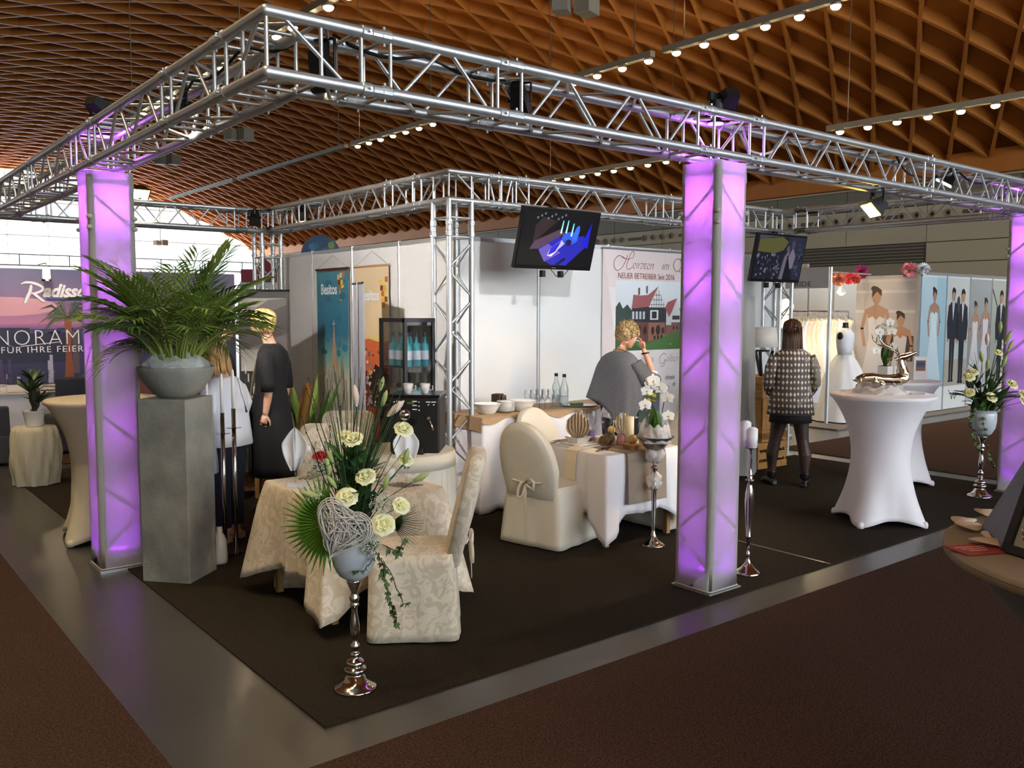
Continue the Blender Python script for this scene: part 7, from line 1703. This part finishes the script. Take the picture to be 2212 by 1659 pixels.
o = link_mesh('plate', plate_mesh(.14)); o.location = (1.70, 4.95, .747); tag(o, 'plate under the red napkin on the rear round table', 'plate')
napkin_fan('red_napkin', 'red folded napkin on the rear round table', (1.70, 4.95, .768), radians(-50), M('napkin_red', '#a02a20', .7), .14, .06)
t = thing('wooden_chair', 'plain wooden chair at the rear round table', 'chair', (1.45, 4.62 + .45, 0.008), rz=.6); MB().bb(-.2, .2, -.2, .2, .43, .46).build('seat', m_woodl, t); MB().bb(-.2, .2, .18, .2, .75, .95).build('backrest', m_woodl, t)
for x in (-.18, .18):
    for y in (-.18, .18): MB().cyl((x, y, 0), (x, y, .43 if y < 0 else .95), .018, n=8).build('leg', m_woodl, t)
# small white and gold things on the floor behind the pedestal
o = MB().lathe([(0, 0), (.05, 0), (.055, .02), (.05, .16), (.035, .20), (.02, .22), (.02, .26), (0, .26)], 18).build('white_vase', m_porc, smooth=True); o.location = (0.72, 2.63, 0.0085); tag(o, 'white vase with gold bands on the floor by the tube stands', 'vase')
o = tulle('loose clear net fabric hanging beside the tube stands', (0.74, 2.86, 0.62), .06, .55, 14, m_tulle, 60)

# ================================================================ CRATE SHELF, LAMP, DRAPE
m_crate = M('crate_pine', '#b98a4a', .75, noise=(14, 1), col2='#9a6c34', stretch=(1, 1, 6))
def crate(label, loc, rz, dims=(.50, .36, .28), stand=False):
    t = thing('wooden_crate', label, 'crate', loc, rz=rz); W, D_, H = dims; M3 = Matrix.Rotation(radians(90), 3, 'Y') if stand else Matrix.Identity(3)
    off = Vector((0, 0, W/2)) if stand else Vector((0, 0, H/2))
    def pl(c, d, nm='slat'): c = M3 @ Vector(c) + off; MB().box(c, d, rot=M3).build(nm, m_crate, t)
    for k in range(3):
        z = -H/2 + .04 + k*(H - .08)/2
        for y in (-D_/2, D_/2): pl((0, y, z), (W, .012, .075))
        for x in (-W/2, W/2): pl((x, 0, z), (.012, D_ - .012, .075), 'end_slat')
    for y in (-.11, 0, .11): pl((0, y, -H/2 + .006), (W - .02, .09, .012), 'bottom_slat')
    for x in (-W/2 + .02, W/2 - .02):
        for y in (-D_/2 + .02, D_/2 - .02): pl((x, y, 0), (.025, .025, H), 'corner_post')
    return t
crate('bottom pine crate with stencilled slats behind the patterned jacket', (7.12, 2.66, 0.008), radians(-3), (.52, .36, .30))
crate('second pine crate lying on the bottom crate', (7.14, 2.67, .312), radians(2), (.50, .36, .14))
crate('upright pine crate on the left below the table lamp', (7.02, 2.66, .456), radians(2), (.36, .34, .24), True)
crate('upright pine crate on the right below the table lamp', (7.30, 2.68, .456), radians(-4), (.36, .34, .24), True)
crate('top pine crate carrying the black tripod lamp', (7.16, 2.67, .82), radians(0), (.52, .36, .24))
for k, lb in enumerate(('white brochure stack lying in the crate shelf', 'second white brochure stack in the crate shelf')):
    o = MB().box((0, 0, .03), (.18, .22, .06), rz=.1).build('brochure_stack', m_porc); o.location = (7.04 + .22*k, 2.58, .835); tag(o, lb, 'brochures')
o = MB().box((0, 0, .05), (.24, .2, .10)).build('pink_box', M('pink_card', '#b0307a', .6)); o.location = (7.2, 2.56, .456 - .0); tag(o, 'pink box between the upright crates', 'box')
for w_, x, z in (('obst', 7.0, .235), ('export', 6.98, .04)): text_mesh('stencil_text', w_, .06, M('stencil', '#4a3218', .8), (x, 2.4718, z + .012), (1, 0, 0), (0, 0, 1), None) if False else None
t = thing('table_lamp', 'black tripod table lamp with a white shade on the crates', 'lamp', (7.13, 2.66, 1.063))
for k in range(3): a = radians(80 + 120*k); MB().box((.075*cos(a), .075*sin(a), .14), (.025, .025, .30), rot=Euler((-.28*sin(a), .28*cos(a), 0))).build('leg', m_black, t)
mb = MB(); mb.box((0, 0, .285), (.11, .11, .02)); mb.build('top_plate', m_black, t); MB().cyl((0, 0, .29), (0, 0, .38), .008, n=8).build('stem', m_silver, t)
mb = MB(); mb.lathe([(.17, .33), (.145, .56)], 32, cap=False); o = mb.build('shade', M('lampshade', '#ece6da', .8), t, True); solidify(o, .003)
mb = MB(); n = 40
mb.grid(lambda i, j: (6.50 + (.16 + .06*(1 - j/14))*cos(2*pi*i/n)*(1 + .10*sin(7*2*pi*i/n + j*.3)), 2.50 + (.12 + .05*(1 - j/14))*sin(2*pi*i/n)*(1 + .12*sin(9*2*pi*i/n)), .012 + 1.95*j/14), n, 15, True); mb.f.append(tuple(range(14*n, 15*n)))
o = mb.build('sheer_drape', M('sheer_grey', '#a9aaa6', .8, alpha=.9), smooth=True); tag(o, 'tall grey sheer drape right of the right lit column', 'drape')
# ================================================================ BRIDAL BOOTH ON THE RIGHT
m_booth = M('booth_panel', '#d7dadb', .5); m_gown = M('gown_ivory', '#f0e6d4', .7, noise=(20, .8), col2='#e3d5bd'); m_gown_w = M('gown_white', '#eef1f4', .7)
o = MB().prism([(10.6, 3.75), (18.5, 3.75), (18.5, 9), (10.6, 9)], lambda p: (p[0], p[1], .0005), lambda p: (p[0], p[1], .02)).build('booth_floor', M('booth_floor', '#6a645c', .6)); tag(o, 'grey floor covering of the bridal booth', 'floor covering')
t = thing('booth_wall', 'plain rear wall of the bridal booth behind the gowns', 'partition wall', (12.5, 7.6, 0), world=True)
for k in range(7): MB().bb(10.7 + k, 11.68 + k, 7.58, 7.62, .02, 2.48).build('wall_panel', m_booth, t)
for k in range(8): MB().bb(10.67 + k, 10.71 + k, 7.57, 7.63, .02, 2.5).build('wall_post', m_post, t)
t = thing('booth_sign', 'grey header sign of the bridal booth reading BRIDE', 'sign', (11.1, 4.6, 2.15), world=True)
MB().bb(11.08, 11.12, 4.27, 5.05, 2.17, 2.5).build('sign_board', M('sign_grey', '#b4b9bd', .5), t); text_mesh('lettering', 'BRIDE', .12, M('sign_text', '#4a4a4c', .6), (11.076, 4.97, 2.20), (0, -1, 0), (0, 0, 1), t, 'LEFT', 0, .001, 1.25)
text_mesh('lettering', 'Q.', .07, M('sign_text', '#4a4a4c', .6), (11.076, 4.72, 2.32), (0, -1, 0), (0, 0, 1), t) if False else None
for (x, y), lb in (((11.1, 4.25), 'thin aluminium post at the open corner of the bridal booth'), ((11.1, 5.3), 'aluminium post left of the gown rail in the bridal booth')):
    o = MB().prism([(x + .03*cos(pi/4*i), y + .03*sin(pi/4*i)) for i in range(8)], lambda p: (p[0], p[1], .021), lambda p: (p[0], p[1], 2.5)).build('booth_post', m_post); tag(o, lb, 'post')
# poster panels
def figure(p, x, z0, h, kind, skin='#a98772'):
    hd = h*.066
    if kind == 'groom':
        for s in (-1, 1): p.poly([(x + s*.005*h, z0), (x + s*.045*h, z0), (x + s*.06*h, z0 + .48*h), (x, z0 + .50*h)], '#1f2430'); p.ellp(x + s*.03*h, z0 + .005*h, .03*h, .012*h, '#15161a')
        p.poly([(x - .085*h, z0 + .45*h), (x + .085*h, z0 + .45*h), (x + .095*h, z0 + .70*h), (x + .11*h, z0 + .80*h), (x + .03*h, z0 + .85*h), (x - .03*h, z0 + .85*h), (x - .11*h, z0 + .80*h), (x - .095*h, z0 + .70*h)], '#232838')
        for s in (-1, 1): p.poly([(x + s*.105*h, z0 + .80*h), (x + s*.13*h, z0 + .62*h), (x + s*.11*h, z0 + .45*h), (x + s*.085*h, z0 + .46*h), (x + s*.085*h, z0 + .75*h)], '#1f2432'); p.ellp(x + s*.10*h, z0 + .44*h, .016*h, .02*h, skin)
        p.poly([(x - .028*h, z0 + .85*h), (x + .028*h, z0 + .85*h), (x, z0 + .64*h)], '#e8ebee'); p.poly([(x - .01*h, z0 + .84*h), (x + .01*h, z0 + .84*h), (x, z0 + .70*h)], '#8a93a0'); p.ellp(x, z0 + .91*h, .042*h, hd, skin); p.poly([(x - .045*h, z0 + .92*h), (x - .035*h, z0 + .98*h), (x, z0 + 1.0*h), (x + .04*h, z0 + .97*h), (x + .044*h, z0 + .92*h), (x + .02*h, z0 + .945*h), (x - .02*h, z0 + .945*h)], '#2a211c')
    else:
        c1, c2 = ('#b4cfdb', '#d3e2ea') if kind == 'bride' else ('#b7b7c0', '#d2d0d6')
        p.poly([(x - .20*h, z0), (x + .20*h, z0), (x + .10*h, z0 + .35*h), (x + .055*h, z0 + .60*h), (x - .055*h, z0 + .60*h), (x - .10*h, z0 + .35*h)], c1, c2); p.poly([(x - .055*h, z0 + .58*h), (x + .055*h, z0 + .58*h), (x + .07*h, z0 + .74*h), (x + .03*h, z0 + .76*h), (x, z0 + .73*h), (x - .03*h, z0 + .76*h), (x - .07*h, z0 + .74*h)], c2)
        p.poly([(x - .07*h, z0 + .74*h), (x - .085*h, z0 + .82*h), (x, z0 + .86*h), (x + .085*h, z0 + .82*h), (x + .07*h, z0 + .74*h), (x + .03*h, z0 + .76*h), (x, z0 + .73*h), (x - .03*h, z0 + .76*h)], skin)
        for s in (-1, 1): p.line([(x + s*.085*h, z0 + .81*h), (x + s*.12*h, z0 + .66*h), (x + s*.095*h, z0 + .52*h)], .028*h, skin)
        p.rect(x - .018*h, z0 + .84*h, x + .018*h, z0 + .89*h, skin); p.ellp(x, z0 + .92*h, .038*h, hd*.95, skin); p.poly([(x - .042*h, z0 + .91*h), (x - .04*h, z0 + .97*h), (x, z0 + 1.0*h), (x + .04*h, z0 + .97*h), (x + .042*h, z0 + .92*h), (x, z0 + .96*h)], '#3a281e'); p.ellp(x - .025*h, z0 + .985*h, .026*h, .02*h, '#3a281e')
labs = ['tall poster of a single bride in pale blue light', 'tall poster of two grooms in dark suits', 'tall poster of two women in pale gowns', 'tall poster of a groom in a blue suit by stairs']
for k in range(4):
    x0 = 13.62 + k*.93; t = thing('bridal_poster', labs[k], 'poster', (x0 + .45, 4.05, .02), world=True); MB().bb(x0, x0 + .90, 4.04, 4.07, .03, 2.46).build('panel_board', m_booth, t)
    p = Print(); bgc = [('#9cc0cf', '#bfd6de'), ('#a9b4b4', '#c9d0cf'), ('#8d959c', '#b2b8bc'), ('#8f9690', '#aab5b0')][k]; p.rect(0, 0, .90, 2.43, '#dfe3e6'); p.rect(0, .42, .90, 2.38, *bgc)
    if k == 0: p.rect(.55, .42, .9, 2.38, '#86b4c8', '#aacbd8'); figure(p, .48, .42, 1.78, 'bride')
    if k == 1: p.rect(0, .42, .9, .9, '#a8a498'); figure(p, .27, .5, 1.72, 'groom'); figure(p, .64, .46, 1.74, 'groom', '#b98e78'); p.ellp(.46, 1.9, .06, .16, '#3f4348')
    if k == 2: p.rect(0, .42, .9, 2.38, '#7c858c', '#a0a8ac'); figure(p, .25, .42, 1.55, 'guest'); figure(p, .68, .42, 1.62, 'guest')
    if k == 3:
        for i in range(9): p.rect(.5, .5 + i*.11, .9, .56 + i*.11, '#d8d6d0')
        p.line([(.02, 2.2), (.3, 1.8)], .03, '#4a3830'); figure(p, .42, .42, 1.78, 'groom')
    p.build('panel_print', pm_, (x0, 4.039, .03), (1, 0, 0), (0, 0, 1), t); MB().bb(x0 + .90, x0 + .93, 4.03, 4.08, .02, 2.5).build('panel_post', m_post, t); MB().bb(x0, x0 + .9, 4.035, 4.075, 2.44, 2.49).build('top_rail', m_post, t)
    if k == 0: text_mesh('lettering', 'BRIDE', .10, M('sign_text', '#4a4a4c', .6), (x0 + .3, 4.0375, .24), (1, 0, 0), (0, 0, 1), t)
    if k == 1: mb = MB(); mb.tube([(x0 + .2, 4.036, .38), (x0 + .3, 4.036, .30), (x0 + .34, 4.036, .2), (x0 + .4, 4.036, .32), (x0 + .46, 4.036, .2), (x0 + .55, 4.036, .3)], .008, 4); mb.build('logo_mark', M('logo_green', '#5c7a3a', .6), t)
t = thing('bridal_poster', 'large photo panel of two brides left of the groom posters', 'poster', (13.58, 4.65, .02), world=True); MB().bb(13.56, 13.60, 4.08, 5.22, .03, 2.44).build('panel_board', m_booth, t); p = Print(); p.rect(0, 0, 1.14, 2.40, '#a9a4a6', '#bcb8ba')
for z in (1.75, 2.1, 2.3): p.rect(.0, z, 1.14, z + .05, '#cbc8c8')
p.rect(.55, .9, 1.1, 1.35, '#4a3f3c'); figure(p, .40, .0, 2.22, 'guest'); figure(p, .86, .0, 1.78, 'guest', '#b58a70'); p.build('panel_print', pm_, (13.557, 5.22, .03), (0, -1, 0), (0, 0, 1), t); MB().bb(13.55, 13.61, 4.05, 4.10, .02, 2.48).build('panel_post', m_post, t)
# gown rail and gowns
t = thing('gown_rail', 'metal clothes rail full of gowns in the bridal booth', 'clothes rail', (12.6, 5.6, .02), world=True); ra, rb = Vector((12.0, 5.75, 1.80)), Vector((13.45, 5.30, 1.80)); mb = MB(); mb.cyl(ra, rb, .014, n=8); mb.build('hanging_bar', m_chrome, t)
for q in (ra, rb): mb = MB(); mb.cyl((q.x, q.y, .02), q, .014, n=8); mb.build('upright', m_chrome, t)
r = random.Random(12); first = None
for k in range(15):
    q = ra.lerp(rb, (k + .5)/15); mb = MB(); n = 24; ph = r.random()*6; K = 9
    def gf(i, j):
        a = 2*pi*i/n; f = j/K; rx_ = .05 + .10*f + .05*(f > .35)*f; ry_ = .17 - .09*sin(pi*min(1, f*2.2))*(f < .45) + .09*f
        w = 1 + .12*f*sin(6*a + ph) + .06*sin(11*a + ph)
        return (rx_*cos(a)*w, ry_*sin(a)*w, 1.66 - 1.55*f - .05*(j == 0)*abs(sin(a)))
    mb.grid(gf, n, K + 1, True); g = thing('hanging_gown', 'wedding gown hanging on the rail in the bridal booth', 'gown', (q.x, q.y, .02), rz=radians(-17) + r.uniform(-.15, .15), group='gowns on the rail'); mb.build('gown', m_gown if k % 4 else m_gown_w, g, True); mb = MB(); mb.tube([(0, -.15, 1.64), (0, 0, 1.70), (0, .15, 1.64)], .006, 5); mb.tube([(0, 0, 1.70), (0, 0, 1.76), (.012, 0, 1.795), (-.012, 0, 1.80)], .003, 5); mb.build('hanger', m_chrome, g)
# dress form with ball gown
t = thing('dress_form', 'white ball gown on a black dress form at the bridal booth corner', 'mannequin', (11.75, 4.35, .02)); n = 60
mb = MB(); prof = [(.055, 1.60), (.05, 1.56), (.06, 1.52), (.10, 1.47), (.155, 1.42), (.16, 1.34), (.145, 1.22), (.115, 1.08)]; mb.lathe(prof, 28); o = mb.build('torso', m_black, t, True); o.scale = (1, .78, 1)
for s in (-1, 1): MB().ell((s*.15, 0, 1.38), (.03, .055, .07), 12, 8).build('arm_cap', m_black, t, True)
mb = MB(); mb.lathe([(.062, 1.515), (.105, 1.475), (.160, 1.42), (.166, 1.33), (.150, 1.22), (.12, 1.07)], 40, cap=False); o = mb.build('bodice', m_gown_w, t, True); o.scale = (1, .8, 1); solidify(o, .004)
mb = MB(); mb.grid(lambda i, j: tuple((.12 + .44*(j/10)**.75 + .02*(j/10)*sin(2*pi*i*11/n))*c for c in (cos(2*pi*i/n), sin(2*pi*i/n))) + (1.08 - 1.06*j/10,), n, 11, True); o = mb.build('tulle_skirt', m_gown_w, t, True); MB().cyl((0, 0, 0), (0, 0, 1.1), .02, n=8).build('stand_pole', m_chrome, t)
# paper pompoms and spotlight
def pompom(label, c, rad, col, seed):
    r = random.Random(seed); mb = MB(); mt = M('pom' + col, col, .8)
    for k in range(60):
        d = Vector((r.gauss(0, 1), r.gauss(0, 1), r.gauss(0, 1))).normalized(); leaf(mb, d*rad*.25, d + Vector((r.uniform(-.3, .3), r.uniform(-.3, .3), r.uniform(-.3, .3))), rad*.8, rad*.28, r.uniform(-.2, .2), (r.random(), r.random(), r.random()), 3, .2)
    o = mb.build('paper_pompom', mt); o.location = c; tag(o, label, 'pompom'); return o
for lb, c, rad, col in (('magenta paper pompom at the left top corner of the two-bride panel', (13.5, 5.1, 2.52), .13, '#a02a72'), ('pink paper pompom at the right top corner of the two-bride panel', (13.5, 4.22, 2.52), .14, '#e08a92'), ('white paper pompom on the corner post beside the pink one', (13.6, 4.02, 2.53), .12, '#dfe4ec'), ('salmon paper pompom hanging in the bridal booth', (12.5, 4.95, 2.36), .13, '#e08868'), ('red paper pompom hanging beside the booth spotlight', (12.85, 4.95, 2.38), .11, '#d8404a'), ('magenta paper pompom on the floor by the gowns', (11.55, 4.62, .13), .14, '#b81f5a'), ('small orange paper pompom hanging in the bridal booth', (13.05, 4.95, 2.38), .10, '#e06a50')): pompom(lb, c, rad, col, hash(lb) % 97 if False else len(lb))
t = thing('clip_spotlight', 'white clip spotlight shining on the gowns in the bridal booth', 'spotlight', (12.6, 4.95, 2.2), world=True); mb = MB(); mb.lathe([(.03, .12), (.06, .08), (.085, .0)], 16, c=(12.6, 4.95, 2.12), cap=False); mb.build('lamp_shade', m_porc, t, True); MB().ell((12.6, 4.95, 2.13), .05, 12, 8).build('bulb', M('warm_bulb', '#fff2d0', .4, emit='#ffe9bd', estr=40), t, True); mb = MB(); mb.cyl((12.6, 4.95, 2.22), (12.6, 4.95, 2.46), .012, n=6); mb.build('arm', m_porc, t)
o = MB().cyl((11.1, 4.95, 2.47), (13.56, 4.95, 2.47), .014, n=8).build('cross_bar', m_post); tag(o, 'thin metal bar across the bridal booth carrying pompoms and spotlight', 'bar')
spot('booth_spot', (12.6, 4.93, 2.10), (12.9, 5.9, 1.0), 60, (1.0, .80, .50), 120, .6, .05); point('booth_bulb', (12.3, 5.2, 2.2), 22, (1.0, .78, .48), .06)
t = thing('round_lantern', 'round white lamp glowing behind the small television post', 'lamp', (9.4, 3.9, 1.75)); MB().ell((0, 0, .12), .11, 16, 12).build('globe', M('globe_glow', '#fff0cc', .5, emit='#ffdfa0', estr=4), t, True); MB().ell((0, 0, -.10), .10, 16, 12).build('globe', MATS['globe_glow'], t, True); MB().cyl((0, 0, -1.74), (0, 0, .1), .012, n=8).build('stand', m_alu_m, t); mb = MB(); mb.lathe([(0, -1.742), (.14, -1.742), (.14, -1.72), (0, -1.71)], 20); mb.build('foot', m_alu_m, t)
# low back-of-house boxes above the booth
for k, (x, y, w, h_, c) in enumerate(((20, 10.4, 2.6, 3.1, '#b8b3a4'), (20, 13.2, 2.6, 3.1, '#b0ab9c'), (20, 7.4, 3.0, 3.0, '#77756c'))):
    o = MB().bb(x, x + .1, y, y + w, 0, h_).build('rear_booth_wall', M('rear' + c, c, .6)); tag(o, ['pale rear booth wall above the gown booth, middle one', 'pale rear booth wall above the gown booth, left one', 'darker grey rear booth wall behind the groom posters'][k], 'partition wall')

# ================================================================ HOTEL BOOTH ON THE LEFT
YR = 13.2
t = thing('backdrop_wall', 'sunset photo backdrop wall of the hotel booth on the left', 'backdrop', (1.0, YR, 0), world=True); W = 8.0; x0 = -3.0; p = Print()
MB().bb(x0, x0 + W, YR + .002, YR + .06, 0, 2.49).build('wall_board', m_booth, t)
p.rect(0, 0, W, 2.48, '#3a3550'); p.rect(0, 1.9, W, 2.48, '#8a6a90', '#5f5f80'); p.rect(0, 1.55, W, 1.9, '#c07a98', '#8a6a90'); p.rect(0, 1.46, W, 1.56, '#6a4a88', '#b07090'); p.rect(0, .3, W, 1.47, '#2a2748', '#3d3a60'); p.ellp(4.1, 1.85, .8, .16, '#d498a0'); r = random.Random(1)
for k in range(50): x = r.uniform(0, W); p.rect(x, 1.40 + r.uniform(-.3, .0), x + r.uniform(.1, .5), 1.45 + r.uniform(-.1, .06), r.choice(['#24213e', '#3a3866', '#4a4270', '#55507c', '#2c2a4c']), new=(k % 7 == 0))
p.rect(3.75, .9, 5.2, 1.40, '#22223a'); p.rect(5.1, .7, 5.2, 1.42, '#5f4a50'); p.poly([(4.6, .25), (5.8, .8), (6.4, .8), (6.4, .2)], '#6a3a30')
for k in range(16): x = r.uniform(3.6, 5.6); p.rect(x, .55, x + .05, .55 + r.uniform(.1, .5), r.choice(['#8a86a8', '#3c3a64', '#b0a8b8', '#4a3a60']))
p.poly([(4.93, .3), (5.12, .3), (5.08, 1.2), (5.10, 1.65), (4.98, 1.65), (5.0, 1.2)], '#8a4a28')
for k in range(30):
    a = -.5 + 4.1*k/29; L_ = r.uniform(.28, .48); q0 = (5.04, 1.66); q1 = (q0[0] + L_*.6*cos(a), q0[1] + L_*.6*sin(a) + .06); q2 = (q0[0] + L_*1.1*cos(a), q0[1] + L_*sin(a) - .10); p.poly([q0, (q1[0], q1[1] - .02), q2, (q1[0], q1[1] + .025)], r.choice(['#3a4a2a', '#55602f', '#2c3626', '#6a6a3a']))
p.build('backdrop_print', pm_, (x0, YR, 0), (1, 0, 0), (0, 0, 1), t)
def txt(s, px_w, size, x, z, shear=0, sx=1.0, off=0.0, mat=m_txtw, sp=1.0): text_mesh('lettering', s, size, mat, (x, YR - .02, z), (1, 0, 0), (0, 0, 1), t, 'LEFT', shear, .01, sx, sp, off)
txt('adisson', 0, .30, 1.66, 2.02, .35, .90, .012); m_und = M('underline_blue', '#26307e', .6); MB().bb(1.72, 2.6, YR - .012, YR - .002, 1.955, 1.985).build('logo_underline', m_und, t)
def brush(pts, rad):
    q = [Vector((a, YR - .015, b)) for a, b in pts]; s_ = []; rr_ = []
    for i in range(len(q) - 1):
        p0, p1, p2, p3 = q[max(i-1, 0)], q[i], q[i+1], q[min(i+2, len(q)-1)]
        for k in range(6):
            u = k/6; s_.append(.5*((2*p1) + (p2 - p0)*u + (2*p0 - 5*p1 + 4*p2 - p3)*u*u + (3*p1 - p0 - 3*p2 + p3)*u**3)); rr_.append(rad[i] + (rad[i+1] - rad[i])*u)
    s_.append(q[-1]); rr_.append(rad[-1]); mb = MB(); mb.tube(s_, rr_, 8); mb.v = [(v[0], YR - .015 + (v[1] - YR + .015)*.3, v[2]) for v in mb.v]; mb.build('lettering_initial', m_txtw, t, True)
brush([(1.34, 2.22), (1.42, 2.25), (1.55, 2.235), (1.66, 2.18), (1.66, 2.12), (1.56, 2.075), (1.48, 2.07)], [.008, .022, .026, .026, .024, .020, .010]); brush([(1.50, 2.22), (1.475, 2.10), (1.43, 2.0), (1.39, 1.90)], [.02, .03, .03, .02]); brush([(1.50, 2.08), (1.57, 2.03), (1.66, 1.95), (1.70, 1.93)], [.014, .026, .026, .008])
txt('PANORAMA', 0, .38, .44, 1.20, 0, .90, -.008, sp=1.14); txt('FÜR IHRE FEIER DA', 0, .15, 1.0, 1.075, 0, 1.05, 0, sp=1.2); o = MB().box((1.60, YR - .012, 1.215), (.62, .006, .012), rot=Euler((0, -.11, 0))).build('logo_line', m_txtw, t)
# set table, chairs, palm, hanging lamp
def booth_chair(label, x, y, a):
    t = thing('grey_chair', label, 'chair', (x, y, 0.008), rz=a); mc = M('anthracite_cloth', '#4a4a50', .85); o = MB().bb(-.24, .24, -.24, .24, .02, .48).build('skirt', mc, t); bevel(o, .03); o = MB().box((-.22, 0, .68), (.07, .46, .56), rot=Euler((0, -.12, 0))).build('backrest', mc, t); bevel(o, .03); return t
booth_chair('anthracite covered chair behind the left lit column', 1.05, 8.75, radians(100)); booth_chair('anthracite covered chair at the left picture edge', 0.12, 8.3, radians(75)).scale = (1, 1, .72)
t = thing('round_table', 'round set table with a white cloth in the hotel booth', 'table', (.55, 9.6, 0.008)); n = 90; mb = MB()
mb.grid(lambda i, j: tuple((.78 + .06*j/6 + .025*sin(2*pi*i*15/n)*j/6)*c for c in (cos(2*pi*i/n), sin(2*pi*i/n))) + (.75 - .6*j/6,), n, 7, True); mb.f.append(tuple(range(n))); mb.build('tablecloth', m_cloth, t, True); MB().cyl((0, 0, 0), (0, 0, .74), .05, n=10).build('pedestal', m_blackm, t); mb = MB(); mb.lathe([(.3, 0), (.3, .03), (.06, .06)], 20); mb.build('foot', m_blackm, t)
for k in range(7): a = 2*pi*k/7; glass('wine', ['wine glass on the hotel booth table, number %s from the left' % w for w in ('one', 'two', 'three', 'four', 'five', 'six', 'seven')][k], (.55 + .5*cos(a), 9.6 + .5*sin(a), .759), s=1.1)
for k in range(5): a = 2*pi*k/5 + .4; o = link_mesh('plate', plate_mesh(.12)); o.location = (.55 + .58*cos(a), 9.6 + .58*sin(a), .759); tag(o, 'plate laid on the hotel booth table', 'plate', 'hotel booth plates')
t = thing('hanging_lantern', 'small glowing lantern hanging in front of the sunset backdrop', 'lamp', (1.62, 12.6, 2.30)); mb = MB(); mb.lathe([(.0, .0), (.05, .0), (.06, .02), (.055, .15), (.03, .19), (0, .2)], 14); mb.build('lantern_body', M('lantern_glow', '#fff0c0', .4, emit='#ffd890', estr=9), t, True); mb = MB(); mb.lathe([(.085, -.03), (.06, .0), (.03, .01)], 14, cap=False); mb.build('lantern_rim', m_chrome, t, True); mb = MB(); mb.cyl((0, 0, .2), (0, 0, .26), .006, n=5); mb.cyl((0, 0, .255), (0, .6, .255), .008, n=6); mb.build('wall_arm', m_cable, t)
spot('added_hotel_wash', (1.2, 10.8, 2.9), (1.4, 13.2, 1.6), 160, (1, .9, .85), 110, 1, .1); point('lantern_light', (1.62, 12.5, 2.3), 8, (1, .8, .5), .05); spot('hotel_blue', (.2, 12.6, .5), (.0, YR, 1.0), 30, (.15, .15, 1.0), 120, 1, .1)  # the wash spot has no fitting, added to brighten the backdrop
# sign and blue arch over the partition
t = thing('hall_sign', 'dark red sign seen between the legs of the rear left post', 'sign', (7.5, 17.6, 0), world=True); MB().box((7.55, 17.65, 1.25), (1.3, .06, 2.5), rz=radians(-38)).build('sign_board', M('sign_paleblue', '#b9d2dc', .5), t); d = Vector((.78, -.62, 0)); o = MB().box(Vector((7.55, 17.65, 2.65)) - FH*.05, (1.2, .05, .32), rz=radians(-38)).build('sign_band', M('sign_maroon', '#6a2238', .6), t)
text_mesh('lettering', 'ner', .26, m_txtw, Vector((7.35, 17.75, 2.56)) - FH*.09, d, (0, 0, 1), t); mb = MB(); mb.prism([(-.28, 0), (.28, 0), (0, .26)], lambda q: Vector((7.55, 17.65, 2.81)) + d*q[0] + UP*q[1] - FH*.06, lambda q: Vector((7.55, 17.65, 2.81)) + d*q[0] + UP*q[1] - FH*.02); mb.build('sign_gable', MATS['sign_maroon'], t)
t = thing('blue_arch', 'round blue printed arch showing above the left partition wall', 'sign', (4.5, 8.55, 0), world=True); c0 = Vector((4.5, 8.55, 2.62)); mb = MB(); circ = [(.29*cos(2*pi*i/28), .29*sin(2*pi*i/28)) for i in range(28)]; mb.prism(circ, lambda q: c0 + RH*q[0] + UP*q[1] + FH*.03, lambda q: c0 + RH*q[0] + UP*q[1]); mb.build('arch_disc', M('blue_sign', '#35506e', .6), t); mb = MB(); mb.cyl((4.52, 8.57, 0), (4.52, 8.57, 2.4), .03, n=8); mb.build('arch_pole', m_alu_m, t)
p = Print(); p.poly([(-.2, -.1), (.05, -.12), (.1, -.02), (-.05, .02)], '#c9ccd0'); p.ellp(.1, .05, .1, .06, '#4a5a80'); p.ellp(-.1, .12, .08, .05, '#2f6a8a'); p.ellp(.16, .14, .05, .05, '#6a8a4a'); p.build('arch_print', pm_, c0 - FH*.002, RH, UP, t)
